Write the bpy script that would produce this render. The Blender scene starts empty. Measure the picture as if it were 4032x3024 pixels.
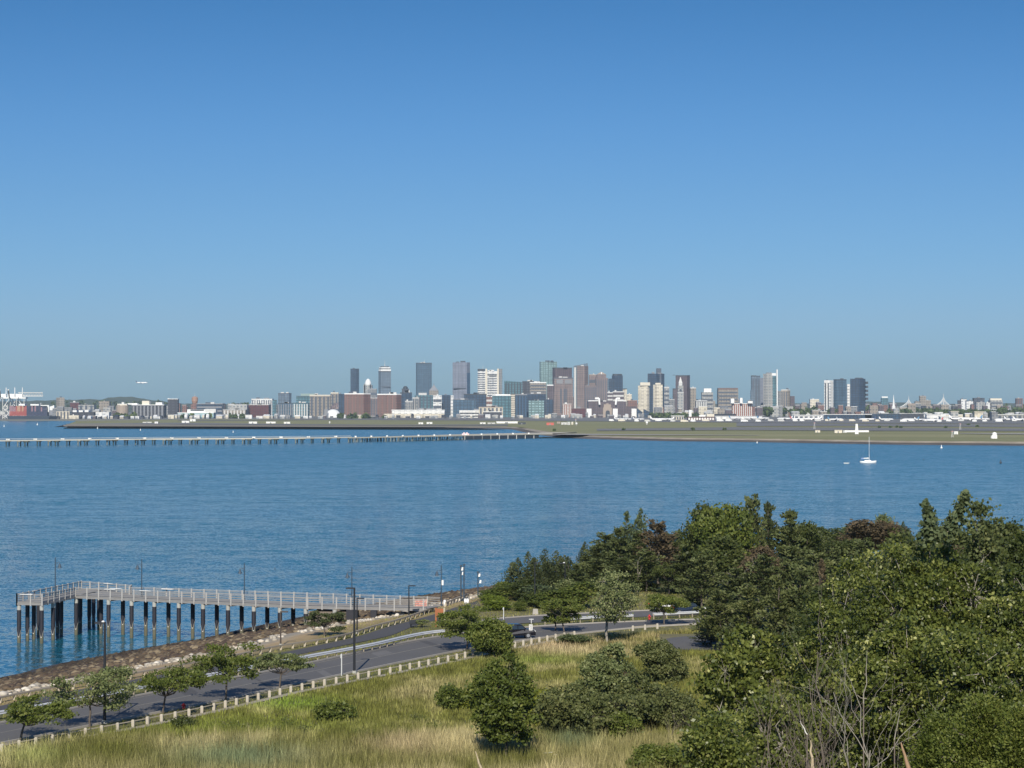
import bpy, math, random
import numpy as np
from mathutils import Vector
random.seed(7); RNG = np.random.default_rng(7)
sc = bpy.context.scene; COL = sc.collection
# ------------------------------------------------------------------ camera geometry (photo is 4032 x 3024)
F = 8980.0; EYE = 1600.0; CAMH = 33.0
PITCH = math.atan((EYE-1512)/F); CP, SP = math.cos(PITCH), math.sin(PITCH)
def ray(x, y):
    u = (x-2016)/F; v = (1512-y)/F
    return (u, CP - v*SP, SP + v*CP)
def px(x, y, z=4.95):
    d = ray(x, y); t = (z-CAMH)/d[2]
    return (d[0]*t, d[1]*t, z)
def pt(x, y, D):
    d = ray(x, y); t = D/d[1]
    return (d[0]*t, D, CAMH+d[2]*t)
def wx(x, D): return pt(x, EYE, D)[0]
def wz(y, D): return pt(2016, y, D)[2]
def DEP(y, z): return px(2016, y, z)[1]
# ------------------------------------------------------------------ objects
def tag(o, label=None, cat=None, group=None, kind=None):
    if label: o['label'] = label
    if cat: o['category'] = cat
    if group: o['group'] = group
    if kind: o['kind'] = kind
    return o
def thing(name, label, cat, loc=(0, 0, 0), rz=0, group=None):
    o = bpy.data.objects.new(name, None); COL.objects.link(o)
    o.location = loc; o.rotation_euler = (0, 0, rz); o.empty_display_size = .5
    return tag(o, label, cat, group)
def copy_tree(o, parent=None):
    c = o.copy(); COL.objects.link(c); c.parent = parent
    for ch in list(o.children): copy_tree(ch, c)
    return c
class MB:
    def __init__(s): s.v = []; s.f = []; s.uv = []; s.mi = []; s.cur = 0
    def face(s, pts, uv=None):
        n = len(s.v); s.v += [tuple(p) for p in pts]; s.f.append(tuple(range(n, n+len(pts))))
        s.uv += uv if uv else [(p[0], p[1]) for p in pts]; s.mi.append(s.cur); return s
    def box(s, x0, x1, y0, y1, z0, z1):
        return s.prism([(x0, y0), (x1, y0), (x1, y1), (x0, y1)], z0, z1)
    def prism(s, poly, z0, z1, top=None, ztops=None):
        """poly counter-clockwise seen from above; top: scaled/other polygon at z1"""
        top = top or poly; n = len(poly); u = 0
        zt = ztops or [z1]*n
        for i in range(n):
            a, b = poly[i], poly[(i+1) % n]; c, d = top[(i+1) % n], top[i]
            L = math.hypot(b[0]-a[0], b[1]-a[1])
            s.face([(a[0], a[1], z0), (b[0], b[1], z0), (c[0], c[1], zt[(i+1) % n]), (d[0], d[1], zt[i])],
                   [(u, 0), (u+L, 0), (u+L, zt[(i+1) % n]-z0), (u, zt[i]-z0)]); u += L
        s.face([(p[0], p[1], z) for p, z in zip(top, zt)], [(-9, -9)]*n)
        s.face([(p[0], p[1], z0) for p in reversed(poly)], [(-9, -9)]*n); return s
    def tube(s, p0, p1, r0, r1=None, n=8, caps=True):
        r1 = r0 if r1 is None else r1
        a = Vector(p0); b = Vector(p1); d = (b-a)
        if d.length < 1e-9: return s
        d.normalize(); q = Vector((0, 0, 1)) if abs(d.z) < .9 else Vector((1, 0, 0))
        e = d.cross(q).normalized(); g = d.cross(e)
        A = [a+(e*math.cos(t)+g*math.sin(t))*r0 for t in [2*math.pi*i/n for i in range(n)]]
        B = [b+(e*math.cos(t)+g*math.sin(t))*r1 for t in [2*math.pi*i/n for i in range(n)]]
        for i in range(n):
            j = (i+1) % n; s.face([A[j], A[i], B[i], B[j]])
        if caps:
            s.face(A); s.face(list(reversed(B)))
        return s
    def beam(s, p0, p1, w, h):
        """rectangular bar from p0 to p1, w across, h upright"""
        a = Vector(p0); b = Vector(p1); d = (b-a).normalized()
        e = Vector((-d.y, d.x, 0))
        e = e.normalized() if e.length > 1e-6 else Vector((1, 0, 0))
        g = e.cross(d) if False else d.cross(e)
        c = [(-w/2, -h/2), (w/2, -h/2), (w/2, h/2), (-w/2, h/2)]
        A = [a+e*i+g*j for i, j in c]; B = [b+e*i+g*j for i, j in c]
        for i in range(4):
            j = (i+1) % 4; s.face([A[i], A[j], B[j], B[i]])
        s.face(list(reversed(A))); s.face(B); return s
    def lathe(s, c, prof, n=12, sy=1.0):
        cx, cy = c
        for (r0, z0), (r1, z1) in zip(prof[:-1], prof[1:]):
            for i in range(n):
                t0, t1 = 2*math.pi*i/n, 2*math.pi*(i+1)/n
                s.face([(cx+r0*math.cos(t0), cy+sy*r0*math.sin(t0), z0), (cx+r0*math.cos(t1), cy+sy*r0*math.sin(t1), z0),
                        (cx+r1*math.cos(t1), cy+sy*r1*math.sin(t1), z1), (cx+r1*math.cos(t0), cy+sy*r1*math.sin(t0), z1)])
        return s
    def loft(s, rings, close=True):
        n = len(rings[0])
        for A, B in zip(rings[:-1], rings[1:]):
            for i in range(n):
                j = (i+1) % n; s.face([A[i], A[j], B[j], B[i]])
        if close: s.face(list(reversed(rings[0]))); s.face(rings[-1])
        return s
    def build(s, name, mat, parent=None, smooth=False, off=(0, 0, 0)):
        me = bpy.data.meshes.new(name)
        vv = [(a-off[0], b-off[1], c-off[2]) for a, b, c in s.v] if off != (0, 0, 0) else s.v
        me.from_pydata(vv, [], s.f)
        u = me.uv_layers.new(name='UVMap'); u.data.foreach_set('uv', [k for p in s.uv for k in p])
        mats = mat if isinstance(mat, (list, tuple)) else [mat]
        for m in mats: me.materials.append(m)
        if len(mats) > 1: me.polygons.foreach_set('material_index', s.mi)
        if smooth: me.polygons.foreach_set('use_smooth', [True]*len(s.f))
        import bmesh
        bm = bmesh.new(); bm.from_mesh(me)
        bmesh.ops.remove_doubles(bm, verts=bm.verts, dist=0.0008)
        bmesh.ops.recalc_face_normals(bm, faces=bm.faces)
        bm.to_mesh(me); bm.free()
        o = bpy.data.objects.new(name, me); COL.objects.link(o)
        if parent: o.parent = parent
        return o
def npmesh(name, V, Fq, mat, parent=None, attrs=None, k=4, cols=None):
    """fast mesh from arrays: V (N,3), Fq (M,k)"""
    me = bpy.data.meshes.new(name); V = np.ascontiguousarray(V, dtype=np.float32); Fq = np.ascontiguousarray(Fq, dtype=np.int32)
    me.vertices.add(len(V)); me.vertices.foreach_set('co', V.ravel())
    me.loops.add(Fq.size); me.loops.foreach_set('vertex_index', Fq.ravel())
    me.polygons.add(len(Fq)); me.polygons.foreach_set('loop_start', np.arange(0, Fq.size, k, dtype=np.int32))
    try: me.polygons.foreach_set('loop_total', np.full(len(Fq), k, dtype=np.int32))
    except Exception: pass
    for an, arr in (attrs or {}).items():
        a = me.attributes.new(an, 'FLOAT', 'FACE'); a.data.foreach_set('value', np.asarray(arr, dtype=np.float32))
    if cols is not None:
        a = me.attributes.new('tone', 'FLOAT_COLOR', 'POINT' if len(cols) == len(V) else 'FACE')
        c = np.ones((len(cols), 4), dtype=np.float32); c[:, :3] = cols; a.data.foreach_set('color', c.ravel())
    me.materials.append(mat); me.update(calc_edges=True)
    o = bpy.data.objects.new(name, me); COL.objects.link(o)
    if parent: o.parent = parent
    return o
# ------------------------------------------------------------------ materials
def nmat(name):
    m = bpy.data.materials.new(name); m.use_nodes = True; nt = m.node_tree
    return m, nt, nt.nodes['Principled BSDF']
def N(nt, t, **kw):
    n = nt.nodes.new(t)
    for k, v in kw.items():
        if hasattr(n, k): setattr(n, k, v)
    return n
def mth(nt, op, a, b=None, c=None, clamp=False):
    n = nt.nodes.new('ShaderNodeMath'); n.operation = op; n.use_clamp = clamp
    for i, v in enumerate((a, b, c)):
        if v is None: continue
        if isinstance(v, (int, float)): n.inputs[i].default_value = v
        else: nt.links.new(v, n.inputs[i])
    return n.outputs[0]
def mixc(nt, f, a, b, mode='MIX'):
    n = nt.nodes.new('ShaderNodeMix'); n.data_type = 'RGBA'; n.blend_type = mode
    for sock, v in ((n.inputs[0], f), (n.inputs[6], a), (n.inputs[7], b)):
        if isinstance(v, (int, float)): sock.default_value = v
        elif isinstance(v, tuple): sock.default_value = (*v[:3], 1)
        else: nt.links.new(v, sock)
    return n.outputs[2]
def noise(nt, scale, detail=3, rough=.55, coord=None, vec_scale=None):
    n = nt.nodes.new('ShaderNodeTexNoise'); n.inputs['Scale'].default_value = scale
    n.inputs['Detail'].default_value = detail; n.inputs['Roughness'].default_value = rough
    if coord is not None:
        if vec_scale:
            mp = nt.nodes.new('ShaderNodeMapping'); mp.inputs['Scale'].default_value = vec_scale
            nt.links.new(coord, mp.inputs[0]); coord = mp.outputs[0]
        nt.links.new(coord, n.inputs['Vector'])
    return n
def geo(nt): return nt.nodes.new('ShaderNodeNewGeometry').outputs['Position']
def ramp(nt, fac, stops):
    n = nt.nodes.new('ShaderNodeValToRGB'); e = n.color_ramp.elements
    while len(e) < len(stops): e.new(.5)
    for el, (p, c) in zip(e, stops): el.position = p; el.color = (*c, 1)
    nt.links.new(fac, n.inputs[0]); return n.outputs[0]
_pm = {}
def paint(name, col, rough=.6, metal=0, var=.12, scale=.8):
    """plain surface with slight wear so that nothing is perfectly uniform"""
    if name in _pm: return _pm[name]
    m, nt, b = nmat(name); nz = noise(nt, scale, 4, .6, geo(nt))
    c = mixc(nt, nz.outputs[0], tuple(k*(1-var) for k in col), tuple(min(1, k*(1+var)) for k in col))
    nt.links.new(c, b.inputs['Base Color']); b.inputs['Roughness'].default_value = rough; b.inputs['Metallic'].default_value = metal
    _pm[name] = m; return m
def facade(name, wall, glass, pw=6.0, ph=4.0, fu=.55, fv=.5, var=.25, rough=.45):
    """wall with a grid of panes laid out in metres along the wall (UV)"""
    if name in _pm: return _pm[name]
    f_ = .9 if max(wall) > .5 else .74
    wall = tuple(k*f_ for k in wall); glass = tuple(k*f_*.9 for k in glass)
    m, nt, b = nmat(name)
    uv = nt.nodes.new('ShaderNodeUVMap').outputs[0]; sp = nt.nodes.new('ShaderNodeSeparateXYZ'); nt.links.new(uv, sp.inputs[0])
    a = mth(nt, 'FRACT', mth(nt, 'DIVIDE', sp.outputs[0], pw)); c = mth(nt, 'FRACT', mth(nt, 'DIVIDE', sp.outputs[1], ph))
    mask = mth(nt, 'MULTIPLY', mth(nt, 'LESS_THAN', a, fu), mth(nt, 'LESS_THAN', c, fv))
    mask = mth(nt, 'MULTIPLY', mask, mth(nt, 'GREATER_THAN', sp.outputs[1], 0))
    g = geo(nt); n1 = noise(nt, .06, 5, .75, g, (1, 1, 1.8)); n2 = noise(nt, .02, 3, .5, g)
    gl = mixc(nt, n1.outputs[0], tuple(max(.005, k*(1-var*2.6)) for k in glass), tuple(k*(1+var*2.8) for k in glass))  # uneven reflections and glints painted into the pane colour
    wl = mixc(nt, n2.outputs[0], tuple(k*(1-var*.4) for k in wall), tuple(min(1, k*(1+var*.4)) for k in wall))
    n3 = noise(nt, .22, 4, .7, g, (1, 1, .03)); n4 = noise(nt, .30, 3, .7, g, (.03, .03, 1))
    k3 = mth(nt, 'MULTIPLY', mth(nt, 'MULTIPLY_ADD', n3.outputs[0], 1.3, .35), mth(nt, 'MULTIPLY_ADD', n4.outputs[0], 1.0, .5))
    sc3 = nt.nodes.new('ShaderNodeVectorMath'); sc3.operation = 'SCALE'; nt.links.new(mixc(nt, mask, wl, gl), sc3.inputs[0]); nt.links.new(k3, sc3.inputs['Scale'])
    nt.links.new(sc3.outputs[0], b.inputs['Base Color'])
    nt.links.new(mth(nt, 'MULTIPLY_ADD', mask, -(.75-rough), .75), b.inputs['Roughness'])
    _pm[name] = m; return m
# ------------------------------------------------------------------ camera, sun, sky
cam = bpy.data.cameras.new('camera'); co = bpy.data.objects.new('camera', cam); COL.objects.link(co); sc.camera = co
co.location = (0, 0, CAMH); co.rotation_euler = (math.pi/2+PITCH, 0, 0)
cam.sensor_width = 36; cam.lens = 36*F/4032; cam.clip_start = .5; cam.clip_end = 60000
SUN_EL = math.radians(33.5); SUN_AZ = math.radians(180+3)
w = bpy.data.worlds.new('World'); sc.world = w; w.use_nodes = True; nt = w.node_tree
bg = nt.nodes['Background']; sky = nt.nodes.new('ShaderNodeTexSky'); sky.sky_type = 'NISHITA'
sky.sun_disc = False; sky.sun_elevation = SUN_EL; sky.sun_rotation = SUN_AZ
sky.altitude = 0; sky.air_density = 1.0; sky.dust_density = 0.5; sky.ozone_density = 3.0
# clear-morning grading of the sky dome by elevation (part of the sky itself: seen, lit and mirrored alike)
tc = nt.nodes.new('ShaderNodeTexCoord'); sp = nt.nodes.new('ShaderNodeSeparateXYZ'); nt.links.new(tc.outputs['Generated'], sp.inputs[0])
SKYR = [(0.0, (0.279, 0.472, 0.76)), (0.0078, (0.279, 0.472, 0.76)), (0.0117, (0.278, 0.468, 0.751)), (0.0223, (0.286, 0.459, 0.757)), (0.0373, (0.294, 0.451, 0.732)), (0.065, (0.263, 0.433, 0.687)), (0.0927, (0.241, 0.412, 0.643)), (0.1201, (0.213, 0.394, 0.622)), (0.1472, (0.181, 0.366, 0.581)), (0.1741, (0.147, 0.335, 0.535)), (0.22, (0.156, 0.355, 0.567)), (0.36, (.34, .60, .86)), (1, (.46, .66, .88))]
g = ramp(nt, sp.outputs[2], SKYR)
nt.links.new(mixc(nt, 1.0, sky.outputs[0], g, 'MULTIPLY'), bg.inputs[0]); bg.inputs[1].default_value = .13
sl = bpy.data.lights.new('sun', 'SUN'); so = bpy.data.objects.new('sun', sl); COL.objects.link(so)
sl.energy = 5.0; sl.angle = math.radians(.53); sl.color = (1, .915, .77)
sd = Vector((math.sin(SUN_AZ)*math.cos(SUN_EL), math.cos(SUN_AZ)*math.cos(SUN_EL), math.sin(SUN_EL)))
so.rotation_euler = sd.to_track_quat('Z', 'Y').to_euler()
vs = sc.view_settings; vs.view_transform = 'Standard'; vs.look = 'None'; vs.exposure = 0; vs.gamma = 1
sc.render.engine = 'CYCLES'
# ------------------------------------------------------------------ air
HZ = MB().box(-4200, 4200, -300, 16000, -6, 262)
m = bpy.data.materials.new('air'); m.use_nodes = True; nt = m.node_tree
nt.nodes.remove(nt.nodes['Principled BSDF']); pv = nt.nodes.new('ShaderNodeVolumePrincipled')
pv.inputs['Color'].default_value = (.72, .88, 1, 1); pv.inputs['Density'].default_value = 2.9e-5; pv.inputs['Anisotropy'].default_value = 0
nt.links.new(pv.outputs[0], nt.nodes['Material Output'].inputs['Volume'])
tag(HZ.build('haze', m), kind='stuff')
# ------------------------------------------------------------------ water
def water_mat():
    m, nt, b = nmat('sea_water'); g = geo(nt)
    b.inputs['Base Color'].default_value = (.012, .115, .175, 1); b.inputs['Roughness'].default_value = .1; b.inputs['IOR'].default_value = 1.33
    patch = noise(nt, .012, 4, .65, g, (.12, 1, 1))            # gusts: ruffled and smooth lanes
    # wave slopes straight from noise vectors (independent of distance), crests mostly across the view
    tot = None
    for sc_, det, vs_, a in ((.10, 2, (.4, 1, 1), .36), (.42, 2, (.6, 1, 1), .72), (2.2, 1, (.8, 1, 1), 1.35)):
        nn = noise(nt, sc_, det, .5, g, vs_); sub = nt.nodes.new('ShaderNodeVectorMath'); sub.operation = 'SUBTRACT'; nt.links.new(nn.outputs['Color'], sub.inputs[0]); sub.inputs[1].default_value = (.5, .5, .5)
        mul = nt.nodes.new('ShaderNodeVectorMath'); mul.operation = 'MULTIPLY'; nt.links.new(sub.outputs[0], mul.inputs[0]); mul.inputs[1].default_value = (a*.6, a, 0)
        if tot is None: tot = mul.outputs[0]
        else: ad = nt.nodes.new('ShaderNodeVectorMath'); ad.operation = 'ADD'; nt.links.new(tot, ad.inputs[0]); nt.links.new(mul.outputs[0], ad.inputs[1]); tot = ad.outputs[0]
    amp = mth(nt, 'MAXIMUM', mth(nt, 'MULTIPLY_ADD', patch.outputs[0], 1.3, .3), .45)
    sy_ = nt.nodes.new('ShaderNodeSeparateXYZ'); nt.links.new(g, sy_.inputs[0])      # sheltered, calmer water close to the beach
    mr = nt.nodes.new('ShaderNodeMapRange'); nt.links.new(sy_.outputs[1], mr.inputs[0])
    for k_, v_ in zip((1, 2, 3, 4), (310, 460, .34, 1)): mr.inputs[k_].default_value = v_
    amp = mth(nt, 'MULTIPLY', amp, mr.outputs[0])
    m2 = nt.nodes.new('ShaderNodeMapRange'); nt.links.new(sy_.outputs[1], m2.inputs[0])      # open harbour is ruffled, the lee of the beach is smooth
    for k_, v_ in zip((1, 2, 3, 4), (420, 1500, .1, .19)): m2.inputs[k_].default_value = v_
    nt.links.new(m2.outputs[0], b.inputs['Roughness'])
    m3 = nt.nodes.new('ShaderNodeMapRange'); nt.links.new(sy_.outputs[1], m3.inputs[0])
    for k_, v_ in zip((1, 2, 3, 4), (460, 1600, 1, 1.5)): m3.inputs[k_].default_value = v_
    amp = mth(nt, 'MULTIPLY', amp, m3.outputs[0])
    scl = nt.nodes.new('ShaderNodeVectorMath'); scl.operation = 'SCALE'; nt.links.new(tot, scl.inputs[0]); nt.links.new(amp, scl.inputs['Scale'])
    ad = nt.nodes.new('ShaderNodeVectorMath'); ad.operation = 'ADD'; nt.links.new(scl.outputs[0], ad.inputs[0]); ad.inputs[1].default_value = (0, 0, 1)
    nz_ = nt.nodes.new('ShaderNodeVectorMath'); nz_.operation = 'NORMALIZE'; nt.links.new(ad.outputs[0], nz_.inputs[0]); nt.links.new(nz_.outputs[0], b.inputs['Normal'])
    return m
wm = water_mat()
wb = MB(); wb.face([(-4000, -200, 0), (4000, -200, 0), (4000, 6200, 0), (-4000, 6200, 0)])
tag(wb.build('water', wm), 'blue rippled harbour water between the shore and the city', kind='structure')
# ------------------------------------------------------------------ distant land
def resample(P, n):
    P = [np.array(p, float) for p in P]; L = [0]
    for a, b in zip(P[:-1], P[1:]): L.append(L[-1]+np.linalg.norm(b-a))
    return [tuple(np.array([np.interp(t, L, [p[k] for p in P]) for k in range(len(P[0]))])) for t in np.linspace(0, L[-1], n)]
def ribbon(name, A, B, mat, n=90, kind='structure', dz=0, parent=None, label=None):
    A = resample(A, n); B = resample(B, n); mb = MB()
    for i in range(n-1):
        mb.face([(A[i][0], A[i][1], A[i][2]+dz), (B[i][0], B[i][1], B[i][2]+dz), (B[i+1][0], B[i+1][1], B[i+1][2]+dz), (A[i+1][0], A[i+1][1], A[i+1][2]+dz)])
    o = mb.build(name, mat, parent); 
    if kind: o['kind'] = kind
    if label: o['label'] = label
    return o
def field_mat(name, c1, c2, c3, s=(.0016, .022, 1), sc1=1.0):
    m, nt, b = nmat(name); g = geo(nt)
    n1 = noise(nt, sc1, 5, .62, g, s); n2 = noise(nt, sc1*5, 3, .6, g, s)
    c = ramp(nt, n1.outputs[0], [(.32, c1), (.5, c2), (.68, c3)])
    c = mixc(nt, mth(nt, 'MULTIPLY', n2.outputs[0], .5), c, tuple(k*.6 for k in c2))
    nt.links.new(c, b.inputs['Base Color']); b.inputs['Roughness'].default_value = .95; return m
M_field = field_mat('airfield_grass', (.16, .165, .052), (.24, .235, .095), (.35, .31, .16))
M_tarmac = field_mat('airfield_tarmac', (.13, .13, .135), (.18, .175, .17), (.23, .22, .20))
M_concrete = field_mat('apron_concrete', (.30, .29, .27), (.36, .34, .31), (.42, .40, .36))
M_rockfar = field_mat('weedy_rock', (.06, .05, .042), (.10, .083, .068), (.15, .125, .10), (.03, .03, .4))
M_rockpale = field_mat('dry_rock', (.24, .20, .15), (.34, .29, .22), (.46, .40, .31), (.03, .06, .4))
M_city = field_mat('city_ground', (.10, .11, .10), (.16, .16, .15), (.24, .23, .21))
# waterline of the airport shore, traced left to right
SH = [(253, 1681), (480, 1681), (700, 1682), (1250, 1686), (1700, 1687), (1950, 1688), (2015, 1692), (2045, 1700), (2100, 1711), (2185, 1722), (2317, 1729), (2642, 1737), (2968, 1741), (3300, 1747), (3532, 1751), (4032, 1755), (4600, 1760)]
W0 = [px(x, y, 0) for x, y in SH]
def inward(P, d):
    out = []
    for i in range(len(P)):
        a = P[max(0, i-1)]; b = P[min(len(P)-1, i+1)]; t = np.array([b[0]-a[0], b[1]-a[1]]); t /= np.linalg.norm(t)
        out.append((P[i][0]-t[1]*d, P[i][1]+t[0]*d))
    return out
W0 = [(a, b, -.5) for a, b, c in resample([(p[0], p[1], 0) for p in W0], 160)]
jit = np.convolve(RNG.normal(0, 5, 180), np.ones(5)/5, 'same')
W1 = [(x, y+jit[i]+3, 1.6) for i, (x, y) in enumerate(inward(W0, 13))]
W2 = [(x, y+jit[i]+3, 3.0) for i, (x, y) in enumerate(inward(W0, 19))]
back = [(wx(300, 4630), 4630), (wx(640, 5020), 5020), (wx(900, 5290), 5290), (wx(1400, 5320), 5320), (wx(2000, 5320), 5320), (wx(3000, 5320), 5320), (wx(4600, 5320), 5320)]
ribbon('shore', W0, W1, M_rockfar, 160, label='dark weedy rock edge of the airport shore')
ribbon('shore', [(x, y, z) for x, y, z in W1], W2, M_rockpale, 160, label='pale dry rock band above the weedy edge')
BK = [(x, y, 3.4) for x, y in back]
ribbon('airfield', W2, BK, M_field, 160, label='flat airfield grass behind the far shore')
# left and channel edge of the tip
ribbon('shore', [(W0[0][0]-20, W0[0][1], -.5)]+[(x, y+14, -.5) for x, y in back[:3]], [(W2[0][0], W2[0][1], 3)]+[(x, y, 3.39) for x, y in back[:3]], M_rockfar, 30)
# strips of runway, taxiway and apron (real bands lying on the field)
def band(name, L, R, mat, dz=.12, z=3.3, label=None):
    """L/R = [(x,ytop,ybottom)...] in photo pixels projected to the field"""
    A = [px(x, yb, z+dz) for x, yt, yb in L]; B = [px(x, yt, z+dz) for x, yt, yb in L]
    return ribbon(name, A, B, mat, 60, label=label)
band('runway', [(2350, 1688, 1696), (2900, 1682, 1693), (3400, 1684, 1696), (4200, 1688, 1697)], None, M_tarmac, .22, label='grey runway across the airfield')
band('taxiway', [(2900, 1664, 1678), (3300, 1668, 1677), (3800, 1670, 1680), (4200, 1672, 1682)], None, M_tarmac, .30, label='grey taxiway in front of the terminals')
band('apron', [(1500, 1648, 1654), (2000, 1647, 1656), (2500, 1646, 1660), (3000, 1648, 1664), (3600, 1650, 1667), (4200, 1652, 1669)], None, M_tarmac, .4, label='grey aircraft apron beneath the parked jets')
band('taxiway', [(300, 1668, 1672), (700, 1664, 1671), (1100, 1669, 1673), (1500, 1672, 1674.5), (2000, 1671, 1676)], None, M_tarmac, .22, label='thin grey strip along the left tip')
band('sand', [(2140, 1706, 1711), (2400, 1709, 1712.5), (2700, 1711, 1713), (2990, 1713, 1714)], None, M_concrete, .22, label='pale service road near the runway end')
band('sand', [(3780, 1706, 1707.5), (3900, 1706, 1709), (4100, 1706, 1710)], None, M_concrete, .22, label='pale paved strip by the right edge')
band('sand', [(250, 1674, 1678), (700, 1674, 1679), (1300, 1678, 1681), (1900, 1679, 1682)], None, M_rockpale, .24, label='tan bare ground along the left tip')
M_brn = field_mat('spit_earth', (.19, .165, .125), (.26, .225, .17), (.34, .30, .22))
band('sand', [(262, 1669, 1676), (700, 1672, 1678), (1300, 1675, 1681), (1900, 1678, 1682), (1990, 1681, 1682)], None, M_brn, .34, label='brown earth strip along the left spit')
band('taxiway', [(700, 1655, 1657), (1300, 1650, 1653), (1900, 1650, 1653)], None, M_tarmac, .5, label='dark road at the foot of the seaport')
# land under the city, reaching the horizon
CL = MB()
poly = [(-4100, 5215), (wx(560, 5215), 5215), (wx(900, 5300), 5300), (wx(4600, 5330), 5330), (4100, 5330), (4100, 15900), (-4100, 15900)]
CL.prism(poly, -1, 3.38); tag(CL.build('ground', M_city), 'built-up land under the city', kind='structure')
# hills
def hill(label, D, pts, mat, depth=900):
    P = resample([(wx(x, D), wz(y, D)) for x, y in pts], 160); mb = MB(); nzz = np.convolve(RNG.normal(0, 3.2, 170), np.ones(3)/3, 'same')
    for i in range(159):
        a, b = P[i], P[i+1]; za, zb = max(4, a[1]+nzz[i]), max(4, b[1]+nzz[i+1])
        mb.face([(a[0], D-depth, 3.3), (b[0], D-depth, 3.3), (b[0], D, zb), (a[0], D, za)])
        mb.face([(a[0], D, za), (b[0], D, zb), (b[0], D+depth, 3.3), (a[0], D+depth, 3.3)])
    return tag(mb.build('hill', mat), label, kind='structure')
M_hill = field_mat('wooded_hill', (.035, .055, .03), (.055, .08, .045), (.085, .11, .06), (.01, .01, .03))
hill('low wooded hill behind the container port', 12500, [(-300, 1592), (0, 1580), (100, 1578), (240, 1574), (330, 1573), (400, 1569), (450, 1563), (520, 1563), (560, 1569), (620, 1578), (680, 1586), (800, 1593), (1000, 1590), (1300, 1592)], M_hill)
hill('faint blue ridge behind the right of the city', 14200, [(1200, 1590), (1600, 1592), (2200, 1590), (2700, 1588), (3000, 1590), (3300, 1588), (3430, 1580), (3500, 1582), (3700, 1590), (3900, 1589), (4000, 1588), (4200, 1585), (4500, 1590)], M_hill)
# ------------------------------------------------------------------ city
CR = {'1': (0, 1420, 3.16), '2': (700, 1420, 3.687), '3': (1250, 1400, 4.424), '4': (1700, 1400, 4.424), '5': (2100, 1400, 4.424), '6': (2450, 1420, 4.022), '7': (2900, 1420, 3.687), '8': (3432, 1420, 3.687), '0': (0, 0, 1)}
def cv(k, x=None, y=None):
    o = CR[k]
    return (None if x is None else o[0]+x/o[2]), (None if y is None else o[1]+y/o[2])
GZ = 3.38
NAVY = ((.035, .06, .10), (.05, .10, .17)); 
FM = {
 'navy': facade('navy_glass', (.035, .05, .08), (.05, .095, .16), 9, 7, .82, .8, .35, .3),
 'blue': facade('blue_glass', (.06, .10, .15), (.085, .16, .24), 10, 8, .8, .78, .35, .3),
 'slate': facade('slate_glass', (.13, .17, .22), (.17, .235, .31), 9, 8, .75, .8, .2, .35),
 'lilac': facade('lilac_glass', (.20, .23, .30), (.27, .30, .38), 12, 9, .8, .85, .12, .35),
 'mint': facade('mint_glass', (.14, .22, .23), (.30, .46, .47), 9, 7, .7, .55, .5, .3),
 'teal': facade('teal_glass', (.06, .12, .15), (.11, .24, .29), 9, 8, .75, .7, .5, .3),
 'brick': facade('brick', (.27, .15, .13), (.13, .10, .10), 7, 7, .4, .5, .2),
 'redbrick': facade('red_brick', (.33, .12, .09), (.42, .36, .33), 11, 8, .35, .6, .2),
 'maroon': facade('maroon_brick', (.13, .045, .055), (.085, .04, .055), 8, 7, .5, .5, .2),
 'pinkgrey': facade('pink_granite', (.29, .225, .215), (.15, .13, .15), 6, 7, .5, .6, .15),
 'mauve': facade('dark_granite', (.15, .12, .135), (.095, .085, .11), 6, 8, .55, .6, .2),
 'plum': facade('plum_stone', (.13, .095, .11), (.09, .07, .09), 7, 200, .5, 1, .1),
 'tan': facade('tan_concrete', (.36, .32, .27), (.20, .19, .18), 8, 9, .5, .45, .15),
 'cream': facade('cream_concrete', (.62, .57, .46), (.40, .37, .31), 14, 10, .5, .4, .5),
 'grey': facade('grey_concrete', (.27, .28, .29), (.16, .18, .21), 9, 8, .5, .5, .2),
 'pale': facade('pale_concrete', (.46, .46, .44), (.26, .29, .32), 10, 9, .5, .5, .2),
 'white': facade('white_panel', (.74, .74, .72), (.40, .43, .46), 16, 9, .45, .35, .3),
 'darkbox': facade('dark_cladding', (.06, .065, .085), (.09, .10, .125), 14, 8, .5, .4, .3),
 'aqua': facade('aqua_panel', (.34, .50, .52), (.14, .25, .27), 40, 14, .5, .25, .2),
}
P_white = paint('white_paint', (.78, .78, .76), .5, 0, .08, .05); P_roof = paint('flat_roof', (.30, .30, .30), .8, 0, .2, .03)
P_dark = paint('dark_trim', (.04, .05, .065), .5, 0, .2, .05); P_pale = paint('pale_trim', (.55, .55, .53), .6, 0, .1, .05)
P_tanroof = paint('tan_roof', (.35, .29, .24), .8, 0, .15, .05); P_cream = paint('cream_trim', (.66, .61, .50), .6, 0, .1, .05)
P_orange = paint('orange_steel', (.36, .22, .16), .6, 0, .15, .05); P_red = paint('red_panel', (.52, .12, .09), .6, 0, .15, .05)
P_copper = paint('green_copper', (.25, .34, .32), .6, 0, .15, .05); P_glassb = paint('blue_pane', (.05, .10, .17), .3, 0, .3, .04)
P_brown = paint('brown_cladding', (.16, .11, .10), .8, 0, .2, .04); P_grey = paint('grey_cladding', (.22, .23, .25), .7, 0, .15, .04)
P_dusk = paint('window_strip', (.085, .10, .13), .35, 0, .3, .04)
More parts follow.
